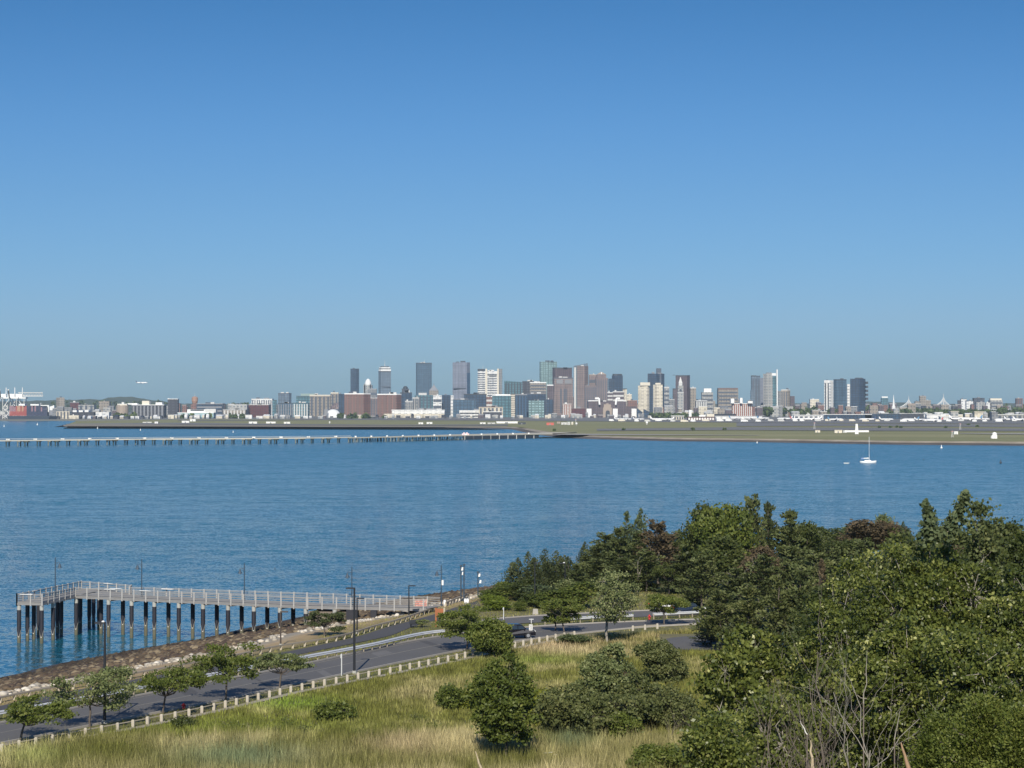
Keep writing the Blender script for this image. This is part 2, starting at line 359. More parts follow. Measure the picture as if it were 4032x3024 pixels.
def B(name, label, k, x0, x1, yt, D, mat, cat='building', xN=None, depth=None, th=28, roof=None, pent=None, bands=0, cols=0, strip=None,
      bx=None, group=None, base=None, slope=0, mast=None, cap=None, crown=None, ybase=None):
    """a building whose outline was measured in crop k of the photo: x0..x1 wide, top at yt, standing D metres away"""
    X0, Y = cv(k, x0, yt); X1, _ = cv(k, x1); a, b = wx(X0, D), wx(X1, D); z1 = wz(Y, D); z0 = GZ if ybase is None else wz(cv(k, 0, ybase)[1], D)
    W = b-a; c = (a+b)/2; H = z1-z0
    dp = depth or max(12, min(46, W*.8))
    if xN is None: P = [(a-c, 0), (b-c, 0), (b-c, dp), (a-c, dp)]
    else:
        n = wx(cv(k, xN)[0], D); t = math.radians(th); wl, wr = n-a, b-n
        left = wl < wr
        # near corner n; the wider face is turned by th from the view
        if left: pr = (b, D+math.tan(t)*wr*.35); pl = (a, D+wl/math.tan(t)*.6)
        else: pr = (b, D+wr/math.tan(t)*.6); pl = (a, D+math.tan(t)*wl*.35)
        far = (pl[0]+pr[0]-n, pl[1]+pr[1]-D)
        P = [(n-c, 0), (pr[0]-c, pr[1]-D), (far[0]-c, far[1]-D), (pl[0]-c, pl[1]-D)]
    t = thing(name, label, cat, (c, D, z0), 0, group)
    zt = None
    if slope: zt = [H+slope*((p[0]+c-a)/W-.5)*2 for p in P]
    MB().prism(P, 0, H, ztops=zt).build('wall', FM[mat], t)
    cx = sum(p[0] for p in P)/4; cy = sum(p[1] for p in P)/4
    sc_ = lambda s: [(cx+(p[0]-cx)*s, cy+(p[1]-cy)*s) for p in P]
    top = H
    if roof and not slope:
        hr = max(1.2, 1.6 if H < 60 else 3); MB().prism(sc_(1.012), H, H+hr).build('roof', roof, t); top = H+hr
    if pent:   # list of (x0,x1,ytop,mat)
        for q in pent:
            p0, yq = cv(k, q[0], q[2]); p1, _ = cv(k, q[1]); u0, u1 = wx(p0, D)-c, wx(p1, D)-c
            MB().box(u0, u1, cy-dp*.3, cy+dp*.3, top, max(top+1, wz(yq, D)-z0)).build('penthouse', q[3], t)
    fr = P[:2] if xN is None else (P[:2] if (P[1][0]-P[0][0]) > (P[0][0]-P[3][0]) else [P[3], P[0]])
    if not pent and not slope and W > 14 and not mast:
        r2 = random.Random(int(x0*7+yt)); bw = W*.22
        for _ in range(1+(W > 40)):
            u0 = cx+r2.uniform(-.34, .12)*W; MB().box(u0, u0+bw*r2.uniform(.6, 1.2), cy-dp*.15, cy+dp*.15, top, top+r2.uniform(2, 4.5)).build('roof_plant', r2.choice([P_grey, P_pale, P_dusk]), t)
    dx, dy = fr[1][0]-fr[0][0], fr[1][1]-fr[0][1]; L = math.hypot(dx, dy); nx, ny = dy/L, -dx/L
    at = lambda s, o: (fr[0][0]+dx*s+nx*o, fr[0][1]+dy*s+ny*o)
    st = strip or P_dusk
    if bands:
        for i in range(bands):
            z = H*(i+.6)/(bands+.4); h = H/(bands+.4)*.42
            p, q = at(.03, .5), at(.97, .5); p2, q2 = at(.97, -.6), at(.03, -.6)
            MB().prism([p, q, p2, q2], z-h/2, z+h/2).build('window_band', st, t)
    if cols:
        for i in range(cols):
            s0 = (i+.28)/cols; s1 = (i+.72)/cols
            MB().prism([at(s0, .4), at(s1, .4), at(s1, -.6), at(s0, -.6)], H*.04, H*.95).build('window_column', st, t)
    if mast:
        mx, my = cv(k, mast[0], mast[1]); MB().tube((wx(mx, D)-c, cy, top), (wx(mx, D)-c, cy, wz(my, D)-z0), 1.1, .5, 6).build('mast', P_pale, t)
    return t, c, H, D, P
# ---- Back Bay and the tallest towers, left to right
B('glass_tower', 'slim dark blue glass tower, leftmost of the tall skyline towers', '3', 572, 722, 240, 9500, 'navy', 'tower', xN=668, th=40, roof=P_dark)
t, c, H, D, P = B('office_tower', 'pale stone tower crowned by a white ribbed dome beside the dark glass slab', '3', 800, 945, 510, 9300, 'pale', 'tower', depth=60, ybase=None)
mb = MB(); R0 = 13.5
for i in range(10):
    a0 = math.pi*i/10; z = lambda q: H+4+math.sin(q)*23
    mb.tube((-R0*math.cos(a0), 30-R0*math.sin(a0), H+2), (0, 30, H+26), .9, .6, 5)
    mb.tube((R0*math.cos(a0), 30+R0*math.sin(a0), H+2), (0, 30, H+26), .9, .6, 5)
mb.lathe((0, 30), [(R0, H), (R0*.97, H+8), (R0*.75, H+17), (R0*.4, H+23), (.2, H+26)], 14); mb.build('dome', P_white, t, True)
MB().box(-14, -9, 0, 5, H*.6, H+5).build('turret', FM['pale'], t); MB().box(9, 14, 0, 5, H*.6, H+5).build('turret', FM['pale'], t)
B('apartment_block', 'grey mid-rise block in front of the domed tower', '3', 870, 1030, 590, 8800, 'grey', roof=P_roof, bands=4)
t, c, H, D, P = B('office_tower', 'square grey tower with white banded top floors and a tall antenna', '3', 1058, 1280, 290, 9450, 'slate', 'tower', xN=1105, th=22)
W = 222/4.424*D/F
for z0, z1, s, m in ((0, 5, 1.0, P_dark), (5, 12, .98, P_white), (12, 16, .93, P_dark), (16, 21, .90, P_white), (21, 25, .7, P_dark)):
    MB().prism([(p[0]*s, p[1]*s+20*(1-s)) for p in P], H+z0, H+z1).build('top_floor', m, t)
MB().tube((0, 15, H+25), (0, 15, H+34), 2, 1.2, 8).tube((0, 15, H+34), (0, 15, H+52), .8, .3, 6).build('antenna', P_pale, t)
MB().box(-W*.30, W*.46, -.6+0, 1.5, H*.64, H*.66).build('window_band', P_dusk, t)
t, c, H, D, P = B('glass_tower', 'broad flat-topped dark blue glass slab, tallest left of centre', '3', 1714, 1990, 138, 9550, 'blue', 'tower', xN=1733, th=14, roof=P_dark)
MB().tube((2, 20, H), (2, 20, H+16), .7, .3, 6).build('antenna', P_pale, t); MB().tube((-8, 20, H), (-8, 20, H+6), .6, .3, 6).build('antenna', P_pale, t)
t, c, H, D, P = B('old_tower', 'old stone tower with stepped pyramid roof and spire beside the blue slab', '3', 1945, 2105, 610, 9400, 'tan', 'tower')
w2 = 160/4.424*D/F/2
MB().prism([(-w2*1.02, 0), (w2*1.02, 0), (w2*1.02, 36), (-w2*1.02, 36)], H, H+12, top=[(-w2*.5, 9), (w2*.5, 9), (w2*.5, 27), (-w2*.5, 27)]).prism([(-w2*.5, 9), (w2*.5, 9), (w2*.5, 27), (-w2*.5, 27)], H+12, H+22, top=[(-w2*.15, 15), (w2*.15, 15), (w2*.15, 21), (-w2*.15, 21)]).build('roof', P_grey, t)
MB().tube((0, 18, H+21), (0, 18, H+32), 2.2, .3, 8).build('spire', P_grey, t)
t, c, H, D, P = B('tower_under_trees', 'dark rounded mid-rise tower left of the wide blue slab', '3', 1470, 1590, 590, 8600, 'darkbox', 'tower', roof=P_dark)
t['label'] = 'small dark mid-rise tower with white box roof left of the blue slab'; t.name = 'office_tower'
MB().box(-2, 16, 0, 10, H-14, H-3).build('roof_box', P_white, t); MB().lathe((0, 10), [(9, H), (9, H+8), (5, H+12), (0.1, H+13)], 10).build('roof', P_dark, t)
# ---- towers of the centre
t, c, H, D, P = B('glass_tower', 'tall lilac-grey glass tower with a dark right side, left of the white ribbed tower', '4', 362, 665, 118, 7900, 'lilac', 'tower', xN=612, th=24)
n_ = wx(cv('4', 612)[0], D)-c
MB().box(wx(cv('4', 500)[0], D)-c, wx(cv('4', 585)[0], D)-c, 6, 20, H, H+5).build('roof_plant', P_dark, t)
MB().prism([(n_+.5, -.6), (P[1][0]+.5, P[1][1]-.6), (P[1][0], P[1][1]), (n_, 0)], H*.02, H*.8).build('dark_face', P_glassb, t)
MB().box(P[3][0]+3, n_-3, -.8, 10, H*.50, H*.515).build('ledge', P_dusk, t)
t, c, H, D, P = B('office_tower', 'white tower of stacked thin floors between two white fins', '4', 800, 1225, 270, 7600, 'white', 'tower', depth=42)
u = lambda x: wx(cv('4', x)[0], 7600)-c
Z = lambda y: wz(cv('4', 0, y)[1], 7600)-GZ
MB().box(u(935), u(965), -2.5, 8, 0, Z(230)).build('fin', P_cream, t); MB().box(u(1140), u(1168), -2.5, 8, 0, Z(228)).build('fin', P_cream, t)
MB().box(u(1168), u(1228), -1, 30, 0, Z(232)).build('side_wing', FM['grey'], t)
MB().box(u(798), u(925), -1.2, 30, H, Z(232)).build('top_floor', P_dark, t)
for i in range(20): MB().box(u(800), u(930), -1.6, 2, H*(i+.3)/20.5, H*(i+.62)/20.5).build('window_band', P_dusk, t)
for i in range(16): MB().box(u(970), u(1135), -1.6, 2, H*.86*(i+.3)/16, H*.86*(i+.6)/16).build('window_band', P_dusk, t)
MB().box(u(970), u(1135), -1.7, 2, Z(345), Z(325)).box(u(1000), u(1130), -1.75, 2, Z(368), Z(357)).build('recess', P_dark, t)
MB().tube((u(890), 20, Z(232)), (u(890), 20, Z(150)), .6, .3, 6).build('mast', P_pale, t)
B('office_block', 'wide blue-green glass block with slanted roofline right of the white ribbed tower', '4', 1262, 1575, 450, 7700, 'teal', roof=None, slope=-2.5, cols=6, strip=P_dark)
B('office_block', 'plain dark slab partly behind the tan striped block', '4', 1578, 1890, 462, 7500, 'darkbox', roof=P_dark)
t, *_ = B('office_block', 'tan block striped with ten pale floors below the mint glass tower', '4', 1710, 1995, 480, 7200, 'tan', roof=P_white, bands=10)
t, c, H, D, P = B('glass_tower', 'pale mint glass tower with patchy reflections, tallest near the centre', '4', 1878, 2185, 105, 7900, 'mint', 'tower', xN=1905, th=20)
B('office_tower', 'dark plum slab with lighter lower floors, right of the mint glass tower', '5', 335, 675, 225, 7600, 'plum', 'tower', xN=372, th=18, roof=P_dark, pent=[(525, 590, 208, P_dark)])
t, c, H, D, P = B('office_tower', 'wide pink-grey tower with glazed gable panels and dark slots under the plum slab', '5', 360, 690, 400, 7450, 'pinkgrey', 'tower', roof=P_dusk)
for a_, b_ in ((405, 515), (548, 670)): MB().box(wx(cv('5', a_)[0], D)-c, wx(cv('5', b_)[0], D)-c, -1, 3, H*.86, H*.97).build('glazed_panel', P_grey, t)
for a_ in (470, 530, 560): MB().box(wx(cv('5', a_)[0], D)-c, wx(cv('5', a_+22)[0], D)-c, -.8, 3, H*.08, H*.72).build('window_column', P_dusk, t)
for a_, b_, h_ in ((355, 400, .62), (620, 690, .52), (690, 750, .50)): MB().box(wx(cv('5', a_)[0], D)-c, wx(cv('5', b_)[0], D)-c, -10, 20, 0, H*h_).build('wing', FM['pinkgrey'], t)
t, c, H, D, P = B('office_tower', 'tall pink granite tower with a slanting glass top rising to the right', '5', 762, 960, 180, 7350, 'pinkgrey', 'tower', xN=900, th=26)
u = lambda x: wx(cv('5', x)[0], D)-c
MB().prism([(u(708), 12), (u(950), 12), (u(950), 40), (u(708), 40)], 0, wz(1400+150/4.424, D)-GZ, ztops=[wz(cv('5', 0, 178)[1], D)-GZ, wz(cv('5', 0, 132)[1], D)-GZ, wz(cv('5', 0, 132)[1], D)-GZ, wz(cv('5', 0, 178)[1], D)-GZ]).build('glass_top', FM['slate'], t)
MB().box(u(712), u(745), 9, 13, 0, H*.97).build('white_column_strip', P_pale, t)
t.children[-1].name = 'corner_strip'
B('office_tower', 'pink granite block standing right of the slant-topped tower', '5', 890, 1100, 520, 7150, 'pinkgrey', 'tower', cols=6)
B('office_tower', 'stone block with round-ended attic between the slant-topped and gabled towers', '5', 970, 1110, 345, 7300, 'pinkgrey', 'tower', roof=P_tanroof, bands=5)
t, c, H, D, P = B('office_tower', 'brown-pink tower with a pointed gable and white tip', '5', 1085, 1300, 390, 7250, 'pinkgrey', 'tower', cols=7)
u = lambda x: wx(cv('5', x)[0], D)-c
zz = lambda y: wz(cv('5', 0, y)[1], D)-GZ
MB().box(u(1105), u(1270), 2, 34, H, zz(330)).build('upper_floor', FM['pinkgrey'], t)
MB().prism([(u(1105), 1), (u(1270), 1), (u(1270), 35), (u(1105), 35)], zz(330), zz(282), top=[(u(1180), 12), (u(1195), 12), (u(1195), 22), (u(1180), 22)]).build('roof', P_tanroof, t)
MB().box(u(1180), u(1195), -.3, 1.2, zz(325), zz(285)).build('white_tip', P_white, t)
t, c, H, D, P = B('glass_tower', 'dark navy glass tower with rounded top, alone right of the brown gabled tower', '5', 1370, 1560, 345, 7700, 'navy', 'tower', xN=1420, th=30)
MB().prism([(p[0]*.86, p[1]*.86+3) for p in P], H, H+5).build('roof', P_dark, t)
MB().box(wx(cv('5', 1310)[0], D)-c, wx(cv('5', 1420)[0], D)-c, -8, 20, 0, wz(cv('5', 0, 402)[1], D)-GZ).build('wing', FM['navy'], t)
B('apartment_block', 'grey block with thin white floors at the foot of the navy glass tower', '5', 1385, 1580, 640, 6900, 'mauve', roof=P_pale, bands=5, strip=P_pale)
B('apartment_block', 'small banded block left of the grey thin-floored block', '5', 1290, 1385, 655, 6850, 'mauve', roof=P_pale, bands=6, strip=P_pale)
B('office_block', 'pale cream block stepping down right of the navy glass tower', '5', 1560, 1630, 590, 7100, 'cream', roof=P_dark)
B('office_block', 'small cream block with round window at the end of the stepped row', '5', 1625, 1715, 690, 7000, 'cream', roof=P_cream)
# twin residential towers and what stands behind
t, c, H, D, P = B('glass_tower', 'dark blue tower with a square cap, behind the twin cream towers', '6', 405, 675, 205, 7300, 'navy', 'tower', xN=540, th=40)
MB().box(wx(cv('6', 547)[0], D)-c, wx(cv('6', 622)[0], D)-c, 8, 34, 0, wz(cv('6', 0, 120)[1], D)-GZ).build('square_cap', P_dusk, t)
MB().tube((wx(cv('6', 490)[0], D)-c, 8, H), (wx(cv('6', 490)[0], D)-c, 8, H+8), .5, .3, 5).build('mast', P_pale, t)
B('residential_tower', 'left and wider of the twin cream concrete towers', '6', 252, 432, 395, 6600, 'cream', 'tower', xN=400, th=25, group='twin cream towers on the waterfront', pent=[(285, 440, 345, P_cream)])
B('residential_tower', 'right and narrower of the twin cream concrete towers', '6', 492, 642, 380, 6500, 'cream', 'tower', xN=545, th=32, group='twin cream towers on the waterfront', pent=[(525, 610, 352, P_cream)])
B('office_tower', 'plum-brown slab tower behind the slender white clock tower', '6', 848, 1078, 245, 7300, 'plum', 'tower', xN=1030, th=24, roof=P_dark, pent=[(805, 835, 455, P_dark)])
B('office_block', 'narrow brown block attached left of the plum-brown slab', '6', 802, 860, 455, 7250, 'mauve', roof=P_dark)
t, c, H, D, P = B('clock_tower', 'slender white stone clock tower with pointed top before a plum-brown slab', '6', 878, 972, 500, 7000, 'pale', 'tower', depth=18)
h0 = H; w_ = 94/4.022*D/F/2
zz = lambda y: wz(cv('6', 0, y)[1], D)-GZ
MB().box(-w_*.92, w_*.92, 1, 17, h0, zz(395)).build('upper_shaft', FM['pale'], t)
MB().box(-w_*1.05, w_*1.05, -.6, 18, h0-2, h0).build('cornice', P_pale, t)
MB().box(-w_*.6, w_*.6, 3, 15, zz(395), zz(350)).build('belfry', P_pale, t)
MB().prism([(-w_*.62, 3), (w_*.62, 3), (w_*.62, 15), (-w_*.62, 15)], zz(350), zz(258), top=[(-.4, 8.6), (.4, 8.6), (.4, 9.4), (-.4, 9.4)]).build('spire', P_pale, t)
mb = MB(); mb.tube((0, .9, zz(470)), (0, .2, zz(470)), w_*.42, n=16); mb.build('clock_face', P_dusk, t)
B('office_tower', 'pinkish stone block just right of the plum-brown slab', '6', 1080, 1170, 440, 7300, 'tan', 'tower', roof=P_pale)
B('office_block', 'pale stone setback block right of the twin cream towers', '6', 665, 745, 430, 7200, 'pale', roof=P_pale, bands=6)
B('office_block', 'low greyish block between the twin towers and the clock tower', '6', 740, 830, 620, 7100, 'grey', roof=P_pale)
B('office_block', 'pale green-grey block with white upper storey and stepped sides', '6', 1262, 1440, 500, 7400, 'pale', 'building', pent=[(1295, 1415, 440, P_white)], bands=5)
B('office_block', 'greyish gabled hall in front of the pale green-grey block', '6', 1165, 1345, 640, 6900, 'grey', roof=P_white, cols=5, strip=P_pale)
B('office_tower', 'wide concrete slab with dark attic and banded floors, standing alone', '6', 1522, 1838, 460, 7200, 'tan', 'tower', roof=None, pent=[(1522, 1838, 432, P_brown)], bands=7)
B('brick_hotel', 'red brick block with white window columns and white roof edge', '6', 1735, 2065, 685, 6000, 'redbrick', roof=P_white, cols=10, strip=P_pale, pent=[(1860, 1900, 590, P_white), (1715, 1770, 600, P_white), (1985, 2060, 640, P_white)], xN=1745, th=15)
# right-hand clusters
B('glass_tower', 'grey glass tower with stepped left edge, left of the rounded white tower', '7', 220, 345, 232, 7400, 'slate', 'tower', cols=3, roof=P_dark, pent=[(222, 290, 222, P_dark)])
B('office_block', 'grey ledge block attached left of the stepped glass tower', '7', 208, 260, 430, 7350, 'slate')
B('glass_tower', 'pale grey glass tower squeezed between two taller grey ones', '7', 335, 390, 250, 7450, 'lilac', 'tower')
t, c, H, D, P = B('residential_tower', 'rounded pale tower with a bright white vertical fin, right edge of its cluster', '7', 392, 528, 190, 7300, 'pale', 'tower', xN=430, th=30)
u = lambda x: wx(cv('7', x)[0], D)-c
zz = lambda y: wz(cv('7', 0, y)[1], D)-GZ
MB().box(u(528), u(588), 4, 26, 0, zz(225)).build('glass_wing', FM['teal'], t)
MB().box(u(440), u(515), 4, 20, H, zz(172)).build('roof_plant', P_grey, t)
MB().box(u(515), u(575), 2, 8, zz(218), zz(182)).build('white_screen', P_white, t)
MB().prism([(u(584), -3), (u(599), -3), (u(599), 8), (u(584), 8)], 0, zz(128), top=[(u(580), -3), (u(597), -3), (u(597), 8), (u(580), 8)]).build('white_fin', P_white, t)
B('apartment_tower', 'narrow grey tower hidden right of the bright white fin', '7', 605, 655, 440, 7300, 'grey', 'tower')
B('apartment_tower', 'concrete tower with white corner piers and dark middle', '7', 650, 785, 432, 7200, 'tan', 'tower', cols=3, roof=P_pale, xN=740, th=28)
B('apartment_tower', 'low purplish tower right of the white-piered one', '7', 785, 845, 515, 7300, 'mauve', 'tower')
B('office_block', 'low white-roofed block on the skyline between two tower clusters', '7', 1070, 1200, 565, 7800, 'cream', roof=P_white)
B('glass_tower', 'narrow tower with white grid front, leftmost of the right cluster', '7', 1275, 1415, 300, 7000, 'white', 'tower', xN=1352, th=35, cols=2, strip=P_dark, roof=P_white)
B('glass_tower', 'grey-blue glass tower in the middle of the right cluster', '7', 1415, 1602, 285, 7050, 'blue', 'tower', xN=1450, th=28, roof=P_dark)
B('office_block', 'slim white slab showing between two blue towers of the right cluster', '7', 1608, 1648, 340, 7100, 'white')
t, c, H, D, P = B('glass_tower', 'dark navy tower with stacked balconies on its right side, rightmost of its cluster', '7', 1655, 1885, 262, 6900, 'navy', 'tower', xN=1780, th=38)
for i in range(5):
    y0 = 305+i*58; u = lambda x: wx(cv('7', x)[0], D)-c; zz = lambda y: wz(cv('7', 0, y)[1], D)-GZ
    MB().box(u(1878), u(1910), -3, 14, zz(y0+34), zz(y0)).build('balcony_box', P_dark, t)
MB().box(u(1740), u(1830), 5, 25, H, H+3).build('roof_plant', P_dark, t)
# far right low skyline
B('office_tower', 'greenish tower with white gabled roof near the cable-stayed bridge', '8', 145, 240, 540, 8600, 'teal', 'tower', pent=[(150, 238, 520, P_white)])
B('apartment_block', 'hazy tan block with taller grey centre, between the bridge masts', '8', 700, 790, 520, 8900, 'tan', roof=P_roof)
B('apartment_block', 'hazy tan stepped block left of the taller grey-centred one', '8', 630, 705, 590, 8900, 'tan')
B('apartment_block', 'hazy tan stepped block right of the taller grey-centred one', '8', 785, 860, 575, 8950, 'tan')
B('office_block', 'small dark block left of the white and navy striped blocks on the far right', '8', 1255, 1300, 575, 7900, 'darkbox')
B('office_block', 'white block with dark rooftop on the far right skyline', '8', 1298, 1378, 562, 7900, 'white', roof=P_dark)
B('office_block', 'white block with a long dark top floor on the far right skyline', '8', 1376, 1475, 585, 7800, 'white', roof=P_dark)
B('office_block', 'dark grey slab with pale glass wing at its foot, far right', '8', 1488, 1640, 548, 7900, 'darkbox', roof=P_dark, cols=6)
B('office_block', 'pale green glass block in front of the dark grey slab, far right', '8', 1520, 1645, 605, 7500, 'pale')
B('office_block', 'plain white block right of the pale green glass block, far right', '8', 1660, 1740, 610, 7600, 'white')
B('office_block', 'pale block with domed cream upper storeys and dark band, far right', '8', 1722, 1905, 575, 7600, 'pale', roof=None, pent=[(1730, 1895, 548, P_cream)], bands=4)
B('apartment_tower', 'pink-brown brick tower alone at the right edge', '8', 2100, 2195, 548, 7200, 'brick', 'tower', cols=3)
# seaport front, left to right
B('office_block', 'brown-grey twin-shaft concrete tower above the port, left', '1', 690, 800, 460, 8200, 'tan', 'tower', xN=735, th=30)
B('warehouse', 'long dark warehouse with many bright roof vents beside a round silo', '1', 1640, 2040, 555, 5900, 'darkbox', roof=P_white, cols=9, strip=P_grey, pent=[(1580, 1700, 530, P_white), (1760, 1850, 500, P_cream), (1930, 2010, 520, P_white)])
t, c, H, D, P = B('warehouse', 'tan and white blockhouse with rounded corner left of the dark warehouse', '1', 1460, 1580, 545, 5880, 'cream', roof=P_white)
MB().lathe((0, 2), [(16, 0), (16, H*.92), (.1, H*.93)], 14).build('silo', P_tanroof, t)
B('gate_building', 'white portal-shaped building with dark middle behind the warehouse', '1', 2085, 2212, 480, 6800, 'darkbox', cols=0, roof=P_white, pent=[(2085, 2100, 478, P_white)])
B('brick_plant', 'cream building with a grid of square windows at the quay', '1', 700, 865, 632, 5350, 'cream', cols=4)
B('shed', 'low cream shed extending right of the grid-windowed building', '1', 865, 980, 690, 5340, 'cream', roof=P_cream)
B('shed', 'dark factory with three bright white roof monitors', '1', 870, 1165, 640, 5600, 'darkbox', pent=[(895, 945, 618, P_white), (972, 1022, 618, P_white), (1045, 1092, 618, P_white)])
B('shed', 'white fronted shed with small windows right of the three-monitor factory', '1', 1190, 1355, 640, 5500, 'white')
B('building', 'pale stepped block above the sheds on the left', '1', 975, 1170, 550, 6600, 'pale', cols=3)
B('building', 'tan block with flat rooftop behind the left sheds', '1', 1230, 1360, 515, 7000, 'tan', roof=P_tanroof)
B('building', 'reddish-brown gabled block among the left low-rises', '1', 870, 985, 525, 7000, 'maroon', roof=P_grey)
t, c, H, D, P = B('sea_terminal', 'aqua-green waterfront building with a dark strip window', '2', 0, 520, 762, 5700, 'aqua', roof=P_white, pent=[(130, 390, 708, P_white), (390, 545, 700, P_pale)])
MB().box(wx(cv('2', 178)[0], D)-c, wx(cv('2', 372)[0], D)-c, 8, 12, H+6, H+9).build('strip_window', P_dark, t)
MB().box(wx(cv('2', 190)[0], D)-c, wx(cv('2', 262)[0], D)-c, -.5, 2, 2, H*.7).build('door', paint('green_door', (.04, .14, .07)), t)
t, c, H, D, P = B('water_tank', 'orange-topped round tank building behind the aqua building', '2', 205, 275, 620, 6500, 'brick', 'tank', depth=20)
MB().lathe((0, 10), [(6, H-2), (9, H+6), (9, H+16), (6, H+19), (.1, H+20)], 14).build('tank', P_orange, t)
MB().tube((0, 10, H+19), (0, 10, H+30), .5, .3, 5).build('mast', P_pale, t)
B('office_block', 'long dark low office block with grey roof right of the orange tank', '2', 270, 650, 632, 6300, 'navy', roof=P_roof, bands=3, strip=P_grey)
B('warehouse', 'pale warehouse with dark doorway left of the maroon block', '2', 655, 985, 720, 5900, 'tan', roof=P_pale, cols=7, strip=P_pale)
B('warehouse', 'pale upper warehouse wing behind the dark doorway one', '2', 750, 1005, 645, 6100, 'pale', roof=P_pale)
B('brick_block', 'deep maroon brick block with pale roof edge', '2', 1005, 1322, 645, 6150, 'maroon', roof=P_pale)
B('office_block', 'white parking structure with a row of dark arches behind the maroon block', '2', 1070, 1370, 560, 6700, 'white', cols=9, strip=P_dusk, roof=P_pale)
B('office_block', 'narrow dark teal block right of the white arched structure', '2', 1375, 1430, 570, 6650, 'teal')
B('office_block', 'square grey block standing tall above the blue glass row', '2', 1455, 1645, 485, 7000, 'slate', xN=1610, th=22, roof=P_dusk)
B('glass_block', 'blue glass row building with pale vertical fins, left seaport', '2', 1450, 1690, 625, 6300, 'blue', roof=P_dark, cols=7, strip=P_grey)
B('glass_block', 'blue glass building with white columns, right of the left seaport row', '2', 1675, 1895, 620, 6250, 'teal', roof=P_dark, cols=6, strip=P_pale)
B('glass_block', 'dark green glass block with flat overhanging roof', '2', 1720, 1915, 520, 6900, 'teal', roof=P_dark, pent=[(1780, 2000, 478, P_copper)])
B('concrete_block', 'pale pink concrete block with tall arches left of the brick pair', '2', 1915, 2212, 510, 6800, 'tan', cols=5, roof=P_cream)
B('concrete_block', 'pale concrete wing with a round arch left of the first brick block', '3', 230, 365, 660, 6700, 'tan', roof=P_cream, cols=2)
B('brick_block', 'left of the two big brick blocks, with a pale central strip', '3', 465, 915, 675, 6200, 'brick', xN=805, th=26, roof=P_white, cols=5, group='big brick blocks of the seaport', strip=P_brown)
B('glass_block', 'narrow navy block wedged left of the first brick block', '3', 368, 465, 668, 6350, 'navy')
B('concrete_block', 'pink stone block between the two brick blocks', '3', 918, 1060, 745, 6400, 'pinkgrey', roof=P_pale, cols=3)
B('brick_block', 'right of the two big brick blocks, with a pale glazed middle', '3', 1040, 1455, 685, 6200, 'brick', xN=1380, th=22, roof=P_white, cols=4, group='big brick blocks of the seaport', strip=P_brown)
B('glass_block', 'navy block stepping down right of the second brick block', '3', 1440, 1640, 660, 6500, 'navy', roof=P_dark)
B('apartment_block', 'white-edged stepped block with tall window columns below the navy block', '3', 1525, 1660, 800, 6150, 'pale', cols=4, roof=P_pale)
B('apartment_block', 'taller white-edged stepped block with window columns', '3', 1655, 1770, 740, 6200, 'pale', cols=3, roof=P_pale)
B('glass_block', 'teal glass block with domed pale roof below the blue slab', '3', 1690, 2005, 690, 6350, 'teal', pent=[(1760, 1900, 650, P_pale)], cols=5)
B('office_block', 'bright white block with dark dashes, right of the teal glass block', '3', 2015, 2165, 695, 6200, 'white', bands=3)
B('glass_block', 'very dark blue cube right of the bright white block', '4', 172, 330, 685, 6250, 'navy')
B('office_block', 'slim white slab beside the very dark blue cube', '4', 330, 380, 695, 6250, 'white')
B('glass_block', 'low dark glass building below the lilac tower', '4', 370, 775, 775, 6150, 'blue', roof=P_dusk)
B('glass_block', 'dark navy row behind the low dark glass building', '4', 560, 950, 685, 6500, 'navy', roof=P_dark)
B('office_block', 'small block with pink and white window grid left of the white-roofed glass block', '4', 950, 1055, 720, 6300, 'brick', bands=4, strip=P_pale)
B('glass_block', 'green glass block under a bright white flat roof', '4', 1055, 1380, 700, 6200, 'teal', roof=P_white, pent=[(1110, 1370, 675, P_white)])
B('concrete_block', 'narrow tan ribbed slab right of the white-roofed glass block', '4', 1380, 1450, 672, 6180, 'tan', bands=12, strip=P_cream)
B('glass_block', 'dark rounded glass block with bright edges right of the tan slab', '4', 1455, 1660, 690, 6200, 'navy', cols=4, strip=P_glassb, roof=P_grey)
B('glass_block', 'dark glass block behind the mint mosaic building', '4', 1640, 1990, 680, 6300, 'navy', roof=P_dusk)
B('glass_block', 'mint mosaic-fronted glass building at the waterfront', '4', 1690, 1955, 785, 6100, 'mint')
B('office_block', 'dark grey narrow tower between the mint mosaic building and pink tower', '5', 238, 350, 525, 6700, 'mauve', roof=P_white)
B('glass_block', 'low dark blue block at the foot of the dark grey narrow tower', '5', 225, 345, 765, 6200, 'navy')
B('brick_block', 'small bright red brick building with a window grid at the waterfront', '5', 515, 665, 850, 6100, 'redbrick', roof=P_pale, cols=5, strip=P_pale)
B('brick_block', 'low dark brick wing right of the bright red brick building', '5', 668, 910, 930, 6080, 'maroon', roof=P_brown)
